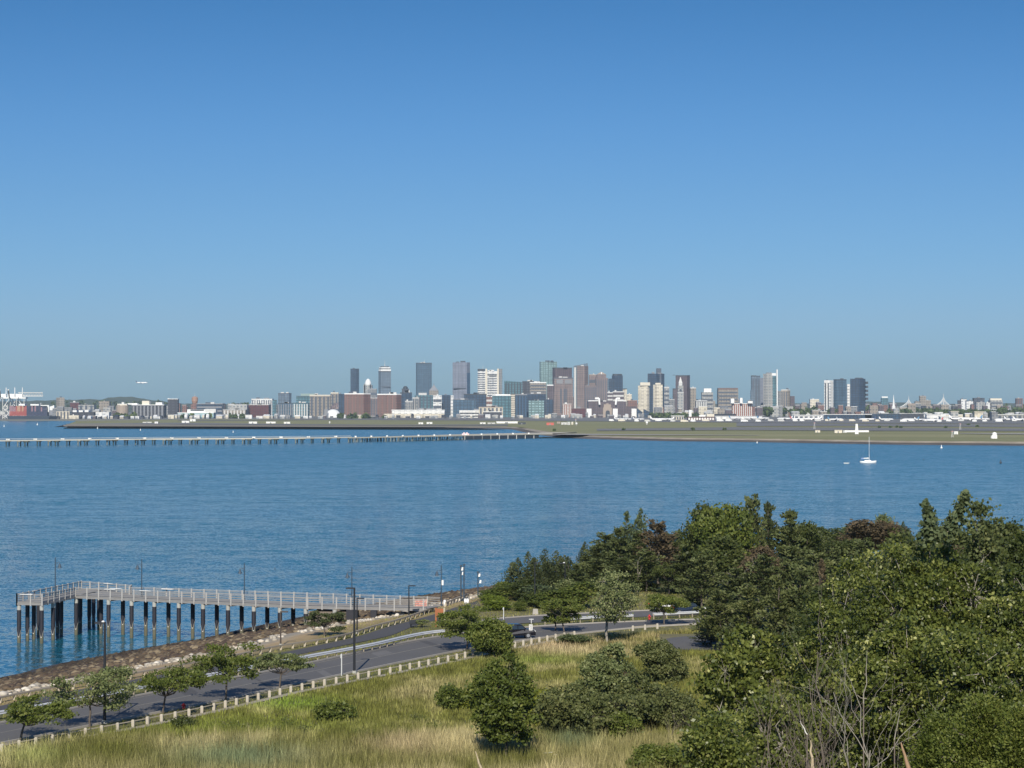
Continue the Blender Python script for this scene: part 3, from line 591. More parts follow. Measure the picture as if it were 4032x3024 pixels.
# waterfront hotel with an arch
t, c, H, D, P = B('arch_hotel', 'brown waterfront hotel with a tall central arch and white roof edges', '5', 955, 1620, 800, 6100, 'mauve', 'building', depth=60)
u = lambda x: wx(cv('5', x)[0], D)-c
zz = lambda y: wz(cv('5', 0, y)[1], D)-GZ
for x0_, x1_ in ((955, 1135), (1450, 1620)): MB().box(u(x0_), u(x1_), -1, 20, zz(795), zz(780)).build('white_roof_edge', P_white, t)
MB().beam((u(1075), 0, zz(745)), (u(1140), 0, zz(745)), 3, 5).beam((u(1140), -1, zz(745)), (u(1150), -8, zz(860)), 4, 5).build('white_roof_edge', P_white, t)
MB().beam((u(1510), 0, zz(745)), (u(1450), 0, zz(745)), 3, 5).beam((u(1450), -1, zz(745)), (u(1435), -8, zz(860)), 4, 5).build('white_roof_edge', P_white, t)
MB().box(u(1210), u(1365), -14, 0, 0, zz(905)).box(u(1225), u(1350), -12, 4, zz(905), zz(850)).box(u(1265), u(1310), -10, 6, zz(850), zz(835)).build('gatehouse', P_tanroof, t)
mb = MB(); r_ = (u(1330)-u(1255))/2; xc = (u(1330)+u(1255))/2; hz = zz(955)-r_
mb.face([(xc-r_, -14.4, .1), (xc+r_, -14.4, .1)]+[(xc+r_*math.cos(a), -14.4, hz+r_*math.sin(a)) for a in [math.pi*i/12 for i in range(13)]]); mb.build('arch_opening', P_dark, t)
for x0_ in (925, 1380, 1705): MB().box(u(x0_), u(x0_+85), -18, -2, 0, zz(925)).build('white_pavilion', P_white, t)
B('low_block', 'low brown wing right of the arched hotel', '5', 1480, 1800, 890, 6150, 'mauve', roof=P_brown)
B('low_block', 'reddish houses cluster block behind the low brown wing', '5', 1640, 1810, 790, 6500, 'brick', roof=P_orange)
B('glass_block', 'left of two dark slanted glass prisms at the foot of the cream towers', '5', 1805, 1900, 950, 6050, 'navy', slope=-5, group='slanted glass prisms')
B('glass_block', 'right of two dark slanted glass prisms at the foot of the cream towers', '5', 1925, 2060, 965, 6050, 'navy', slope=-5, group='slanted glass prisms')
# white roofed long terminals
t, c, H, D, P = B('cruise_terminal', 'very long white low building below the teal glass blocks', '3', 1295, 2212, 955, 5900, 'white', roof=P_white)
MB().box(wx(cv('3', 1160)[0], D)-c, wx(cv('3', 2210)[0], D)-c, -8, 1, 0, H*.55).build('lower_hall', FM['cream'], t)
t, c, H, D, P = B('cruise_terminal', 'long white building with two rows of dark openings', '4', 480, 890, 965, 5900, 'white', roof=P_white, bands=2, strip=P_dark)
B('hall', 'cream hall with leafy pattern windows and dark lower front', '4', 820, 1240, 905, 5850, 'cream', roof=P_tanroof, cols=6)
B('hall', 'dark low hall in front of the cream hall', '4', 895, 1215, 985, 5800, 'darkbox', roof=P_white)
# inflated white dome and left domes
t = thing('domed_hall', 'bright white curved dome roof left of the first brick block', 'building', (wx(cv('3', 250)[0], 6000), 6000, GZ))
mb = MB(); R_ = (wx(cv('3', 410)[0], 6000)-wx(cv('3', 110)[0], 6000))/2
mb.lathe((0, 40), [(R_, 0), (R_*.95, 6), (R_*.82, 12), (R_*.58, 18), (R_*.3, 21), (.1, 22)], 20); mb.build('dome', P_white, t, True)
MB().box(-R_*.9, -R_*.5, 5, 10, 0, 22).build('end_wall', P_grey, t)
t = thing('domed_hall', 'grey barrel-roofed hall behind the bright white dome', 'building', (wx(cv('3', 370)[0], 6500), 6500, GZ))
mb = MB(); R_ = 30; mb.lathe((0, 40), [(R_, 0), (R_, 18), (R_*.9, 28), (R_*.6, 37), (.1, 42)], 16); mb.build('barrel_roof', FM['pinkgrey'], t); MB().box(-12, 12, 8, 14, 4, 22).build('recess', P_dusk, t)
# white church spire, cable-stayed bridge
t = thing('church', 'white pointed church steeple over brown roofs, right', 'church', (wx(cv('8', 325)[0], 6300), 6300, GZ))
MB().box(-7, 7, 0, 12, 0, 22).build('tower', P_brown, t); MB().lathe((0, 6), [(5.5, 22), (5, 30), (3.4, 31), (1.8, 46), (.2, 62)], 8).build('steeple', P_white, t)
t = thing('cable_bridge', 'hazy cable-stayed bridge with two pointed masts, right of centre', 'bridge', (wx(cv('8', 790)[0], 8700), 8700, GZ))
xa, xb = wx(cv('8', 540)[0], 8700)-wx(cv('8', 790)[0], 8700), wx(cv('8', 1045)[0], 8700)-wx(cv('8', 790)[0], 8700)
for xm, yt_ in ((xa, 510), (xb, 478)):
    zt_ = wz(cv('8', 0, yt_)[1], 8700)-GZ
    MB().tube((xm-6, -8, 0), (xm, 0, zt_-26), 2.4, 2, 6).tube((xm+6, 8, 0), (xm, 0, zt_-26), 2.4, 2, 6).tube((xm, 0, zt_-26), (xm, 0, zt_), 2.2, .6, 6).build('mast', P_pale, t)
    mb = MB()
    for i in range(12):
        s = 14+i*6.2; mb.tube((xm, 0, zt_-8-i*2.2), (xm-s, -3, 13), .35, .35, 4, False); mb.tube((xm, 0, zt_-8-i*2.2), (xm+s*.85, 3, 13), .35, .35, 4, False)
    mb.build('cables', P_white, t)
MB().box(xa-90, xb+90, -12, 12, 11, 13.5).build('deck', P_pale, t)
# port: ship, cranes, sports roofs
t = thing('container_ship', 'dark container ship loaded with red and navy containers at the left', 'ship', (wx(130, 5230), 5230, 0))
u = lambda x: wx(x, 5230)-wx(130, 5230); zz = lambda y: wz(y, 5230)
mb = MB(); hx0, hx1 = u(38), u(212)
mb.prism([(hx0, -14), (hx1-10, -14), (hx1+4, 0), (hx1-10, 14), (hx0, 14)], -1, zz(1638), top=[(hx0-3, -15), (hx1-6, -15), (hx1+10, 0), (hx1-6, 15), (hx0-3, 15)]); mb.build('hull', paint('ship_hull', (.035, .05, .075), .5, 0, .15, .05), t)
cm = [paint('red_container', (.34, .07, .06), .6, 0, .2, .2), paint('navy_container', (.03, .04, .085), .6, 0, .3, .2), paint('orange_container', (.45, .26, .16), .6, 0, .2, .2), paint('mauve_container', (.28, .16, .19), .6, 0, .2, .2), paint('grey_container', (.09, .12, .17), .6, 0, .3, .2)]
rows = 9; x = 42
rr = random.Random(5); ci = 0
for col_ in range(24):
    xl = 42+col_*6.15; xr = xl+5.7
    for r_ in range(rows):
        yb = 1637-r_*4.3; ytp = yb-4.1
        if r_ == 8 and col_ in (3, 9, 15, 20, 22, 23): continue
        if col_ < 11:
            k_ = 0 if rr.random() < .8 else 3
            if 4 <= col_ <= 9 and 4 <= r_ <= 8: k_ = 2 if rr.random() < .62 else 0
        else: k_ = 1 if rr.random() < .72 else (4 if rr.random() < .8 else 3)
        if ci < 98 or True:
            ci += 1
    # stack columns as bays
    for k_, a_, b_ in ((0 if col_ < 11 else 1, 0, 4), (2 if col_ in (5, 6, 8) else (3 if col_ < 4 or col_ in (14, 16, 20) else 1 if col_ > 10 else 0), 4, 8 if col_ in (3, 9, 15, 20, 22, 23) else 9)):
        mb = MB()
        for r_ in range(a_, b_):
            for ky in range(3): mb.box(u(xl), u(xr), -13+ky*9, -5+ky*9, zz(1637-r_*4.3), zz(1637-r_*4.3-4.0))
        mb.build('container_stack', cm[k_], t)
MB().box(u(78), u(102), -12, 12, zz(1597), zz(1590)).box(u(124), u(157), -12, 12, zz(1597), zz(1591)).build('bridge_deck', P_white, t)
MB().tube((u(161), 0, zz(1600)), (u(161), 0, zz(1586)), .8, .5, 6).build('mast', P_white, t)
MB().box(u(163), u(194), -3, 3, zz(1598), zz(1595)).box(u(188), u(194), -3, 3, zz(1622), zz(1598)).build('lashing_frame', P_white, t)
def gantry(label, x0, D, boom, up):
    t = thing('port_crane', label, 'crane', (wx(x0, D), D, 1.5), 0, 'white port cranes'); w_ = 16; h_ = wz(1572, D)
    for s in (-1, 1):
        for q in (-1, 1): MB().tube((s*w_, q*12, 0), (s*w_, q*12, h_), .95, .8, 6).build('leg', P_pale, t)
    for q in (-12, 12): mb = MB(); mb.tube((-w_, q, 4), (w_, q, h_*.55), .8, .8, 5); mb.tube((w_, q, 4), (-w_, q, h_*.55), .8, .8, 5); mb.tube((-w_, q, h_*.55), (0, q, h_), .8, .8, 5); mb.tube((w_, q, h_*.55), (0, q, h_), .8, .8, 5); mb.build('bracing', P_white, t)
    MB().box(-w_-4, w_+4, -13, 13, h_, h_+3).build('girder', P_white, t)
    MB().box(-6, 10, -6, 6, h_+3, h_+11).build('machine_house', P_white, t)
    MB().tube((w_*.6, 0, h_+3), (w_*.6, 0, h_+26), 1.1, .9, 6).build('apex_mast', P_white, t)
    mb = MB()
    if up: mb.beam((0, -14, h_+2), (boom*.25, -60, h_+20), 3, 3)
    else:
        mb.beam((0, 0, h_+6), (boom, 0, h_+6), 3, 2); mb.beam((0, 0, h_+14), (boom, 0, h_+14), 3, 1.5)
        for i in range(9): mb.tube((boom*i/9, 0, h_+6), (boom*(i+.5)/9, 0, h_+14), .6, .6, 4); mb.tube((boom*(i+.5)/9, 0, h_+14), (boom*(i+1)/9, 0, h_+6), .6, .6, 4)
    mb.build('boom', P_pale, t)
gantry('white port crane cut by the left edge of the picture', 8, 5350, 30, True)
gantry('white port crane with raised mast beside the red containers', 42, 5330, 30, True)
gantry('white port crane with long horizontal boom above the container ship', 72, 5340, 58, False)
t = thing('stadium_roof', 'white folded roof on the slope behind the container ship', 'building', (wx(194, 7600), 7600, 20))
mb = MB(); mb.prism([(-20, 0), (16, 0), (16, 20), (-20, 20)], 0, 6, ztops=[4, 17, 17, 4]); mb.build('roof', P_white, t); MB().box(-18, 14, 1, 18, -16, 0).build('wall', P_grey, t)
# ---- filler low-rise district: each house its own building
rr = random.Random(11)
LBLX = 0
KIND = [('navy', 'navy', P_dark), ('brick', 'maroon', P_brown), ('mauve', 'mauve', P_roof), ('pale', 'pale', P_pale), ('tan', 'tan', P_tanroof), ('grey', 'grey', P_roof), ('cream', 'cream', P_white), ('white', 'white', P_white), ('darkbox', 'darkbox', P_dark)]
LBL = {'navy': 'mid-rise dark glass block', 'brick': 'low brick house', 'mauve': 'low mauve-brown block', 'pale': 'low pale block', 'tan': 'low tan block', 'grey': 'low grey block', 'cream': 'low cream block', 'white': 'low white block', 'darkbox': 'low dark block'}
def filler(xa, xb, n, ylo, yhi, D0, D1, kinds, where, wmin=10, wmax=34):
    for i in range(n):
        x = xa+(xb-xa)*(i+rr.random()*.9)/n; w_ = rr.uniform(wmin, wmax); D = rr.uniform(D0, D1); k_ = rr.choice(kinds)
        yt_ = rr.uniform(ylo, yhi); a, b = wx(x, D), wx(x+w_, D); h = max(5, wz(yt_, D)-GZ)
        t = thing('low_building', f'{LBL[k_]} {where}', 'building', ((a+b)/2, D, GZ), 0, f'{LBL[k_]}s {where}')
        hw = (b-a)/2; dp = rr.uniform(12, 26); MB().box(-hw, hw, 0, dp, 0, h).build('wall', FM[k_], t)
        rm = dict((q[0], q[2]) for q in KIND)[k_]
        if rr.random() < .5: MB().box(-hw*1.03, hw*1.03, -.3, dp+.3, h, h+1).build('roof', rr.choice([rm, P_white, P_pale]), t)
        else: MB().prism([(-hw*1.03, -.4), (hw*1.03, -.4), (hw*1.03, dp), (-hw*1.03, dp)], h, h+rr.uniform(2, 4), top=[(-hw*.9, dp*.45), (hw*.9, dp*.45), (hw*.9, dp*.55), (-hw*.9, dp*.55)]).build('roof', rm, t)
filler(200, 470, 16, 1598, 1620, 6000, 7400, ['brick', 'mauve', 'pale', 'grey', 'darkbox'], 'in the crowded slope behind the left quay')
filler(200, 640, 26, 1638, 1648, 5330, 5500, ['white', 'darkbox', 'cream', 'grey', 'mauve'], 'in the row along the left quay', 6, 18)
filler(640, 900, 12, 1588, 1602, 7400, 8400, ['white', 'pale', 'mauve', 'grey', 'brick'], 'on the hazy skyline right of the dark warehouse')
filler(640, 1260, 26, 1634, 1642, 5450, 5650, ['white', 'cream', 'pale', 'grey', 'white'], 'in the pale strip below the maroon block', 8, 26)
filler(960, 1260, 10, 1590, 1604, 7200, 8200, ['pale', 'tan', 'grey', 'cream'], 'on the skyline behind the maroon block')
filler(1260, 2150, 34, 1634, 1641, 5500, 5700, ['white', 'pale', 'grey', 'darkbox', 'mauve', 'cream'], 'at the foot of the seaport blocks', 8, 24)
filler(2150, 2560, 20, 1628, 1640, 5600, 5900, ['white', 'pale', 'cream', 'mauve', 'grey'], 'at the foot of the arched hotel', 8, 22)
filler(2560, 3000, 24, 1600, 1628, 6100, 6800, ['pale', 'grey', 'tan', 'mauve', 'cream', 'brick'], 'between the cream towers and the red brick block', 12, 36)
filler(2940, 3460, 42, 1592, 1626, 6200, 7400, ['brick', 'mauve', 'mauve', 'grey', 'tan', 'pale', 'brick'], 'in the brown district under the right clusters')
filler(3440, 4032, 50, 1590, 1624, 6200, 7800, ['brick', 'mauve', 'mauve', 'tan', 'grey', 'pale', 'darkbox'], 'in the hazy district near the cable bridge')
filler(2180, 2560, 16, 1580, 1612, 7700, 8600, ['grey', 'mauve', 'tan', 'pale', 'brick', 'darkbox'], 'on the skyline behind the waterfront hotel', 14, 40)
filler(2560, 3060, 22, 1572, 1604, 7600, 8600, ['grey', 'mauve', 'tan', 'pale', 'darkbox'], 'on the skyline between the clock tower and the finned tower', 14, 40)
filler(3060, 3440, 14, 1586, 1602, 7600, 8600, ['grey', 'mauve', 'tan', 'brick'], 'on the skyline left of the right cluster', 12, 34)
filler(1260, 2150, 30, 1572, 1596, 7000, 7800, ['grey', 'mauve', 'tan', 'darkbox', 'navy', 'pale'], 'on the skyline just behind the seaport blocks', 16, 44)
filler(3440, 4032, 26, 1622, 1636, 5700, 6100, ['pale', 'white', 'cream', 'grey', 'mauve', 'white'], 'behind the airport on the far right', 12, 36)
# distant street trees: one uncountable mass of small crowns
def leafquads(C, S, rng, up=.3, stretch=1.5, axis=None):
    n = len(C); a = rng.normal(size=(n, 3)); 
    if axis is not None: a = axis+a*.45
    a /= np.linalg.norm(a, axis=1)[:, None]+1e-9
    b = rng.normal(size=(n, 3)); b[:, 2] *= (1-up); b = np.cross(a, b); b /= np.linalg.norm(b, axis=1)[:, None]+1e-9
    S = np.asarray(S).reshape(-1, 1); A = a*S*stretch*.5; Bv = b*S*.5
    V = np.stack([C-A, C+Bv, C+A, C-Bv], 1).reshape(-1, 3)
    return V, np.arange(4*n).reshape(n, 4)
def leaf_mat(name, stops, rough=.55, trans=.25):
    stops = [(p, (min(1, c[0]*1.45), c[1]*1.32, c[2]*1.1)) for p, c in stops]
    m, nt, b = nmat(name); at = nt.nodes.new('ShaderNodeAttribute'); at.attribute_name = 'tint'
    oi = nt.nodes.new('ShaderNodeObjectInfo')
    f = mth(nt, 'ADD', at.outputs['Fac'], mth(nt, 'MULTIPLY_ADD', oi.outputs['Random'], .24, -.12), clamp=True)
    c = ramp(nt, f, stops); nt.links.new(c, b.inputs['Base Color']); b.inputs['Roughness'].default_value = rough
    b.inputs['Specular IOR Level'].default_value = .3
    if trans:
        tr = nt.nodes.new('ShaderNodeBsdfTranslucent'); nt.links.new(mixc(nt, .5, c, (.12, .2, .02)), tr.inputs[0])
        mx = nt.nodes.new('ShaderNodeMixShader'); mx.inputs[0].default_value = trans
        nt.links.new(b.outputs[0], mx.inputs[1]); nt.links.new(tr.outputs[0], mx.inputs[2]); nt.links.new(mx.outputs[0], nt.nodes['Material Output'].inputs[0])
    return m
M_fartree = leaf_mat('far_foliage', [(0, (.03, .05, .025)), (.6, (.05, .085, .035)), (1, (.09, .13, .05))], .8, 0)
def treeband(spec, label):
    Cs = []; Ss = []
    for xa, xb, n, y0, y1, D0, D1 in spec:
        for i in range(n):
            D = RNG.uniform(D0, D1); X = wx(RNG.uniform(xa, xb), D); r_ = RNG.uniform(5, 10); zt_ = wz(RNG.uniform(y0, y1), D)
            q = RNG.normal(size=(26, 3)); q /= np.linalg.norm(q, axis=1)[:, None]; q *= RNG.uniform(.5, 1, (26, 1))*r_
            q[:, 2] *= .75; Cs.append(q+np.array([X, D, max(GZ+r_*.6, zt_-r_*.75)])); Ss.append(np.full(26, r_*.9))
    V, Q = leafquads(np.concatenate(Cs), np.concatenate(Ss), RNG)
    o = npmesh('distant_trees', V, Q, M_fartree, attrs={'tint': RNG.random(len(Q))}); tag(o, label, kind='stuff')
treeband([(200, 700, 50, 1575, 1596, 9500, 11000), (900, 1000, 10, 1582, 1592, 8500, 9500), (460, 560, 12, 1630, 1642, 5850, 5880), (700, 980, 10, 1640, 1645, 5500, 5700), (1280, 1520, 9, 1641, 1645, 5500, 5600),
          (2560, 2760, 30, 1628, 1640, 5900, 6000), (3000, 3200, 60, 1600, 1626, 6300, 7000), (3200, 3450, 30, 1596, 1622, 6600, 7600), (3450, 4032, 110, 1604, 1628, 6000, 6800), (3930, 4032, 20, 1590, 1606, 8500, 9500), (3640, 3900, 60, 1612, 1620, 6000, 6400)], 'clumps of dark trees scattered among the far buildings')
# ------------------------------------------------------------------ airport: terminals, hangars, aircraft
def AT(x, y, z=3.75): return px(x, y, z)
def terminal(label, k, x0, x1, yt, yb, mat, roof, cols=0, strip=None, name='terminal', extra=None):
    X0, Y1 = cv(k, x0, yb); X1, Y0 = cv(k, x1, yt); D = DEP(Y1, 3.75); a, b = wx(X0, D), wx(X1, D); h = wz(Y0, D)-3.6
    t = thing(name, label, 'building', ((a+b)/2, D, 3.6)); hw = (b-a)/2
    MB().box(-hw, hw, 0, 22, 0, h).build('wall', FM[mat], t); MB().box(-hw-1, hw+1, -1.5, 24, h, h+1.1).build('roof', roof, t)
    for i in range(cols):
        s = -hw+2*hw*(i+.2)/cols; MB().box(s, s+2*hw*.6/cols, -.4, .5, h*.15, h*.8).build('bay_window', strip or P_dusk, t)
    for e in extra or []:
        p0, yq = cv(k, e[0], e[2]); p1, _ = cv(k, e[1]); c = (a+b)/2
        MB().box(wx(p0, D)-c, wx(p1, D)-c, 3, 16, h+1.1, max(h+2, wz(yq, D)-3.6)).build('roof_block', e[3], t)
    return t
terminal('long white terminal with a row of bright arched bays', '6', 1040, 1460, 895, 945, 'brick', P_brown, 10, P_white, extra=[(1220, 1320, 860, P_white), (1340, 1460, 845, P_cream), (1060, 1100, 780, P_white)])
terminal('white blocky terminal left of the arched bays', '6', 780, 975, 880, 940, 'cream', P_white, 5)
terminal('white roofed terminal with sloping canopies below the red brick block', '6', 1480, 2212, 885, 930, 'white', P_white, 8, P_white)
terminal('long dark roofed concourse behind the sloping canopies', '6', 1465, 1800, 850, 905, 'darkbox', P_dark)
terminal('long white glazed terminal with pale window bays', '7', 905, 1550, 725, 800, 'white', P_white, 12, P_pale, extra=[(1190, 1240, 720, P_grey)])
terminal('white low pier building below the glazed terminal', '7', 835, 1260, 795, 860, 'white', P_white, 6)
terminal('long dark blue hangar with white roof line, right of the glazed terminal', '7', 1260, 1960, 785, 845, 'navy', P_white)
terminal('second long dark blue hangar stretching to the right', '7', 1865, 2380, 775, 845, 'navy', P_grey)
terminal('flat pale cargo building in front of the striped hangar', '7', 1640, 1930, 755, 800, 'cream', P_cream)
terminal('dark cargo shed with pale top, right of the blue hangars', '8', 400, 790, 770, 830, 'darkbox', P_pale)
terminal('cream service building with dark door right of the cargo shed', '8', 760, 880, 745, 800, 'cream', P_cream)
terminal('bright white box shed in the middle of the right apron', '8', 800, 1010, 785, 850, 'white', P_white)
terminal('long white fronted shed behind the right jets', '8', 1000, 1250, 815, 860, 'white', P_white, 0)
terminal('pale double storey block behind the right jets', '8', 1150, 1260, 740, 860, 'pale', P_cream)
terminal('cream block with dark tree patches behind the right jets', '8', 1495, 1620, 745, 850, 'cream', P_cream)
terminal('long pale building with white attic near the right edge', '8', 1825, 2260, 785, 850, 'pale', P_white, 6)
terminal('grey control block between the right jets', '8', 1745, 1830, 755, 870, 'grey', P_grey)
# jets
P_jet = paint('jet_white', (.80, .80, .79), .35, 0, .05, .1); P_tail = [paint('tail_navy', (.04, .07, .16), .4), P_jet, paint('tail_blue', (.10, .25, .42), .4), paint('tail_red', (.45, .06, .06), .4), P_jet]
def make_jet(label, loc, rz, L=38, tail=0, group='parked airliners', roll=0, air=False):
    t = thing('airliner', label, 'airliner', loc, rz, group)
    r = L*.052; z = r+ (0 if air else L*.045); rings = []
    for s, q, dz in ((-.5, .08, .3), (-.46, .35, .22), (-.36, .72, .1), (-.25, 1, 0), (.32, 1, 0), (.42, .82, -.05), (.475, .5, -.15), (.5, .12, -.25)):
        rings.append([(s*L, r*q*math.cos(a), z+dz*r+r*q*math.sin(a)) for a in [2*math.pi*i/12 for i in range(12)]])
    MB().loft(rings).build('fuselage', P_jet, t, True)
    for s in (-1, 1):
        MB().loft([[(.10*L, s*r*.6, z-r*.5), (-.08*L, s*r*.6, z-r*.5), (-.08*L, s*r*.6, z-r*.2), (.10*L, s*r*.6, z-r*.2)], [(-.10*L, s*.48*L, z+r*.3), (-.14*L, s*.48*L, z+r*.3), (-.14*L, s*.48*L, z+r*.4), (-.10*L, s*.48*L, z+r*.4)]]).build('wing', P_jet, t)
        MB().tube((.10*L, s*.16*L, z-r*.9), (.02*L, s*.16*L, z-r*.9), r*.5, r*.4, 10).build('engine', P_jet, t)
        MB().loft([[(-.40*L, 0, z+r*.4), (-.48*L, 0, z+r*.4), (-.48*L, 0, z+r*.6), (-.40*L, 0, z+r*.6)], [(-.46*L, s*.17*L, z+r*.7), (-.5*L, s*.17*L, z+r*.7), (-.5*L, s*.17*L, z+r*.8), (-.46*L, s*.17*L, z+r*.8)]]).build('tailplane', P_jet, t)
    MB().loft([[(-.36*L, -.3, z+r*.8), (-.48*L, -.3, z+r*.8), (-.48*L, .3, z+r*.8), (-.36*L, .3, z+r*.8)], [(-.47*L, -.15, z+r*.8+.13*L), (-.52*L, -.15, z+r*.8+.13*L), (-.52*L, .15, z+r*.8+.13*L), (-.47*L, .15, z+r*.8+.13*L)]]).build('tail_fin', P_tail[tail], t)
    if not air:
        mb = MB()
        for q, w_ in ((.36, 0), (-.02, -.07), (-.02, .07)): mb.tube((q*L, w_*L, z-r*.6), (q*L, w_*L, 0), .35, .35, 6); mb.tube((q*L, w_*L-.5, .7), (q*L, w_*L+.5, .7), .7, .7, 8)
        mb.build('landing_gear', P_dark, t)
    return t
p = pt(558, 1504, 7000)
t = make_jet('airliner flying level in the hazy sky above the left shore, dark tail', (p[0], p[1], p[2]-4), math.radians(6), 36, 0, None, air=True)
jets = [ # x, y(base), yaw, length, tail, label
 (2593, 1657, 4, 34, 1, 'white jet parked just left of the blocky white terminal'), (2625, 1656, 176, 30, 1, 'white jet nose to nose with the one left of the blocky terminal'),
 (2440, 1654, 10, 24, 1, 'small white jet leftmost on the apron under the arched hotel'), (2470, 1654, 170, 22, 0, 'small white jet second on the apron under the arched hotel'), (2515, 1655, 20, 26, 1, 'small white jet between the two cream towers on the apron'),
 (2895, 1653, 35, 36, 2, 'white jet with pointed tail below the sloping canopies, left'), (2960, 1652, 150, 34, 0, 'white jet with dark tail below the sloping canopies'), (3005, 1653, 30, 34, 2, 'white jet before the sloping canopies, right end'),
 (3090, 1654, 160, 34, 1, 'white jet left of the low pier building'), (3140, 1656, 20, 34, 3, 'white jet with red tail by the low pier building'), (3200, 1656, 172, 38, 1, 'white jet in the middle of the low pier building'),
 (3290, 1658, 15, 34, 2, 'white jet at the left end of the dark blue hangar'), (3305, 1656, 60, 30, 1, 'white jet seen end-on at the dark blue hangar'), (3415, 1657, 165, 34, 0, 'white jet before the middle of the blue hangars'),
 (3490, 1657, 15, 32, 1, 'white jet with raised tail before the second blue hangar'), (3585, 1658, 168, 34, 2, 'white jet left of the cream service building'), (3625, 1658, 25, 30, 1, 'white jet below the cream service building'),
 (3680, 1661, 175, 32, 3, 'white jet with reddish tail beside the box shed'), (3780, 1657, 8, 46, 1, 'large white jet, longest on the right apron'), (3825, 1657, 172, 44, 2, 'large white jet behind the longest one'),
 (3870, 1656, 20, 34, 1, 'white jet left of the grey control block'), (3950, 1658, 160, 34, 0, 'white jet right of the grey control block'), (3985, 1658, 20, 36, 1, 'white jet near the right edge beneath the pale building'), (4025, 1659, 5, 36, 1, 'white jet cut by the right edge of the picture'),
]
for x, y, a, L, tl, lb in jets:
    p = AT(x, y); make_jet(lb, p, math.radians(a), L, tl)
# apron clutter: vans, stairs, tanks
P_box = {'w': P_white, 'c': P_cream, 'g': P_pale, 'r': P_red, 'd': P_dark, 'o': P_orange}
def truck(x, y, L, c, label, h=3.6, group='service trucks on the airfield', z=3.5):
    p = AT(x, y, z); t = thing('service_truck', label, 'truck', p, rr.uniform(-.2, .2), group)
    MB().box(-L/2, L*.28, -1.3, 1.3, .6, h).build('box_body', P_box[c], t); MB().prism([(L*.3, -1.2), (L/2, -1.2), (L/2, 1.2), (L*.3, 1.2)], .6, h*.75, top=[(L*.3, -1.1), (L*.44, -1.1), (L*.44, 1.1), (L*.3, 1.1)]).build('cab', P_box[c], t)
    mb = MB()
    for q in (-.33, .36):
        for s in (-1.1, 1.1): mb.tube((q*L, s-.2, .55), (q*L, s+.2, .55), .55, .55, 8)
    mb.build('wheels', P_dark, t)
for i in range(34):
    x = 2400+i*48+rr.uniform(-12, 12); truck(x, 1659.5+rr.uniform(-1, 2.5), rr.uniform(8, 15), rr.choice('wwwgc'), 'small white or pale vehicle in the row under the parked jets', 4.2, 'small vehicles along the apron')
def hut(label, x0, x1, yt, yb, mat, roofm=None, z=3.3, name='airfield_hut', grp=None, d=5):
    D = DEP(yb, z); a, b = wx(x0, D), wx(x1, D); h = wz(yt, D)-z; t = thing(name, label, 'hut', ((a+b)/2, D, z), 0, grp); hw = (b-a)/2
    MB().box(-hw, hw, 0, d, 0, h*.88).build('wall', mat, t); MB().box(-hw*1.05, hw*1.05, -.3, d+.3, h*.88, h).build('roof', roofm or P_white, t)
    MB().box(-hw*.2, hw*.1, -.1, .3, 0, h*.6).build('door', P_grey, t); return t
hut('small white hut on the tan tip of the left spit', 609, 622, 1660, 1668, P_white)
hut('long pale sheds on the left spit', 562, 597, 1661, 1665, P_pale)
hut('left white shed of a pair on the spit below the aqua building', 716, 745, 1657, 1665, P_white); hut('right white shed of the pair on the spit', 748, 770, 1650, 1659, P_white)
hut('white container left on the green strip below the seaport', 980, 1012, 1660, 1668, P_white); hut('white container right on the green strip, longer one', 1048, 1085, 1660, 1667, P_white); hut('white container further right, near the dark bushes', 1118, 1142, 1661, 1668, P_white)
hut('bright white shed left of a pair on the grass below the white terminal', 1648, 1666, 1663, 1670, P_white); hut('bright white shed right of the pair below the white terminal', 1680, 1702, 1662, 1669, P_white); hut('long white trailer body on the field', 1955, 2038, 1659, 1667, P_white); hut('white low shed left of the long trailer', 1890, 1912, 1663, 1669, P_white); hut('thin pale shed between the low shed and trailer', 1920, 1950, 1664, 1669, P_pale)
hut('dark low training hull right of the long trailer', 2040, 2070, 1663, 1671, P_dark, P_dark)
hut('salmon-red container on the field by the inlet', 2152, 2181, 1664, 1674, P_red, P_red); hut('tan hut right of the salmon-red container', 2193, 2206, 1660, 1668, P_tanroof, P_tanroof); hut('white and glass hut further right of the red container', 2210, 2232, 1663, 1672, P_pale); hut('grey-green cube hut near the inlet', 2234, 2245, 1660, 1673, P_pale, P_copper); hut('small pale cube hut near the inlet', 2250, 2257, 1661, 1672, P_cream)
hut('cream equipment shed with two dark vents on the green field', 3286, 3316, 1693, 1705, P_cream, P_cream); hut('grey shed right of the cream vented shed', 3320, 3334, 1694, 1704, P_pale, P_pale); hut('pale tan box shed left on the green field', 3210, 3229, 1693, 1703, P_cream, P_tanroof)
hut('white cube hut beside the lattice mast on the right field', 3757, 3772, 1698, 1710, P_white)
def ball(label, x, y, r, z=3.3, name='radar_ball'):
    p = px(x, y, z); t = thing(name, label, 'radar', p); MB().tube((0, 0, 0), (0, 0, r*.6), r*.5, r*.5, 8).build('base', P_pale, t)
    MB().lathe((0, 0), [(.1, r*.4), (r*.7, r*.7), (r, r*1.4), (r*.7, r*2.1), (.1, r*2.4)], 12).build('dome', P_white, t, True)
ball('white round dome on the left green strip', 1298, 1668, 1.6); ball('white round dome right of the huts by the inlet', 2270, 1674, 1.8); ball('white dome with pointed top on the middle field', 2547, 1672, 2.2)
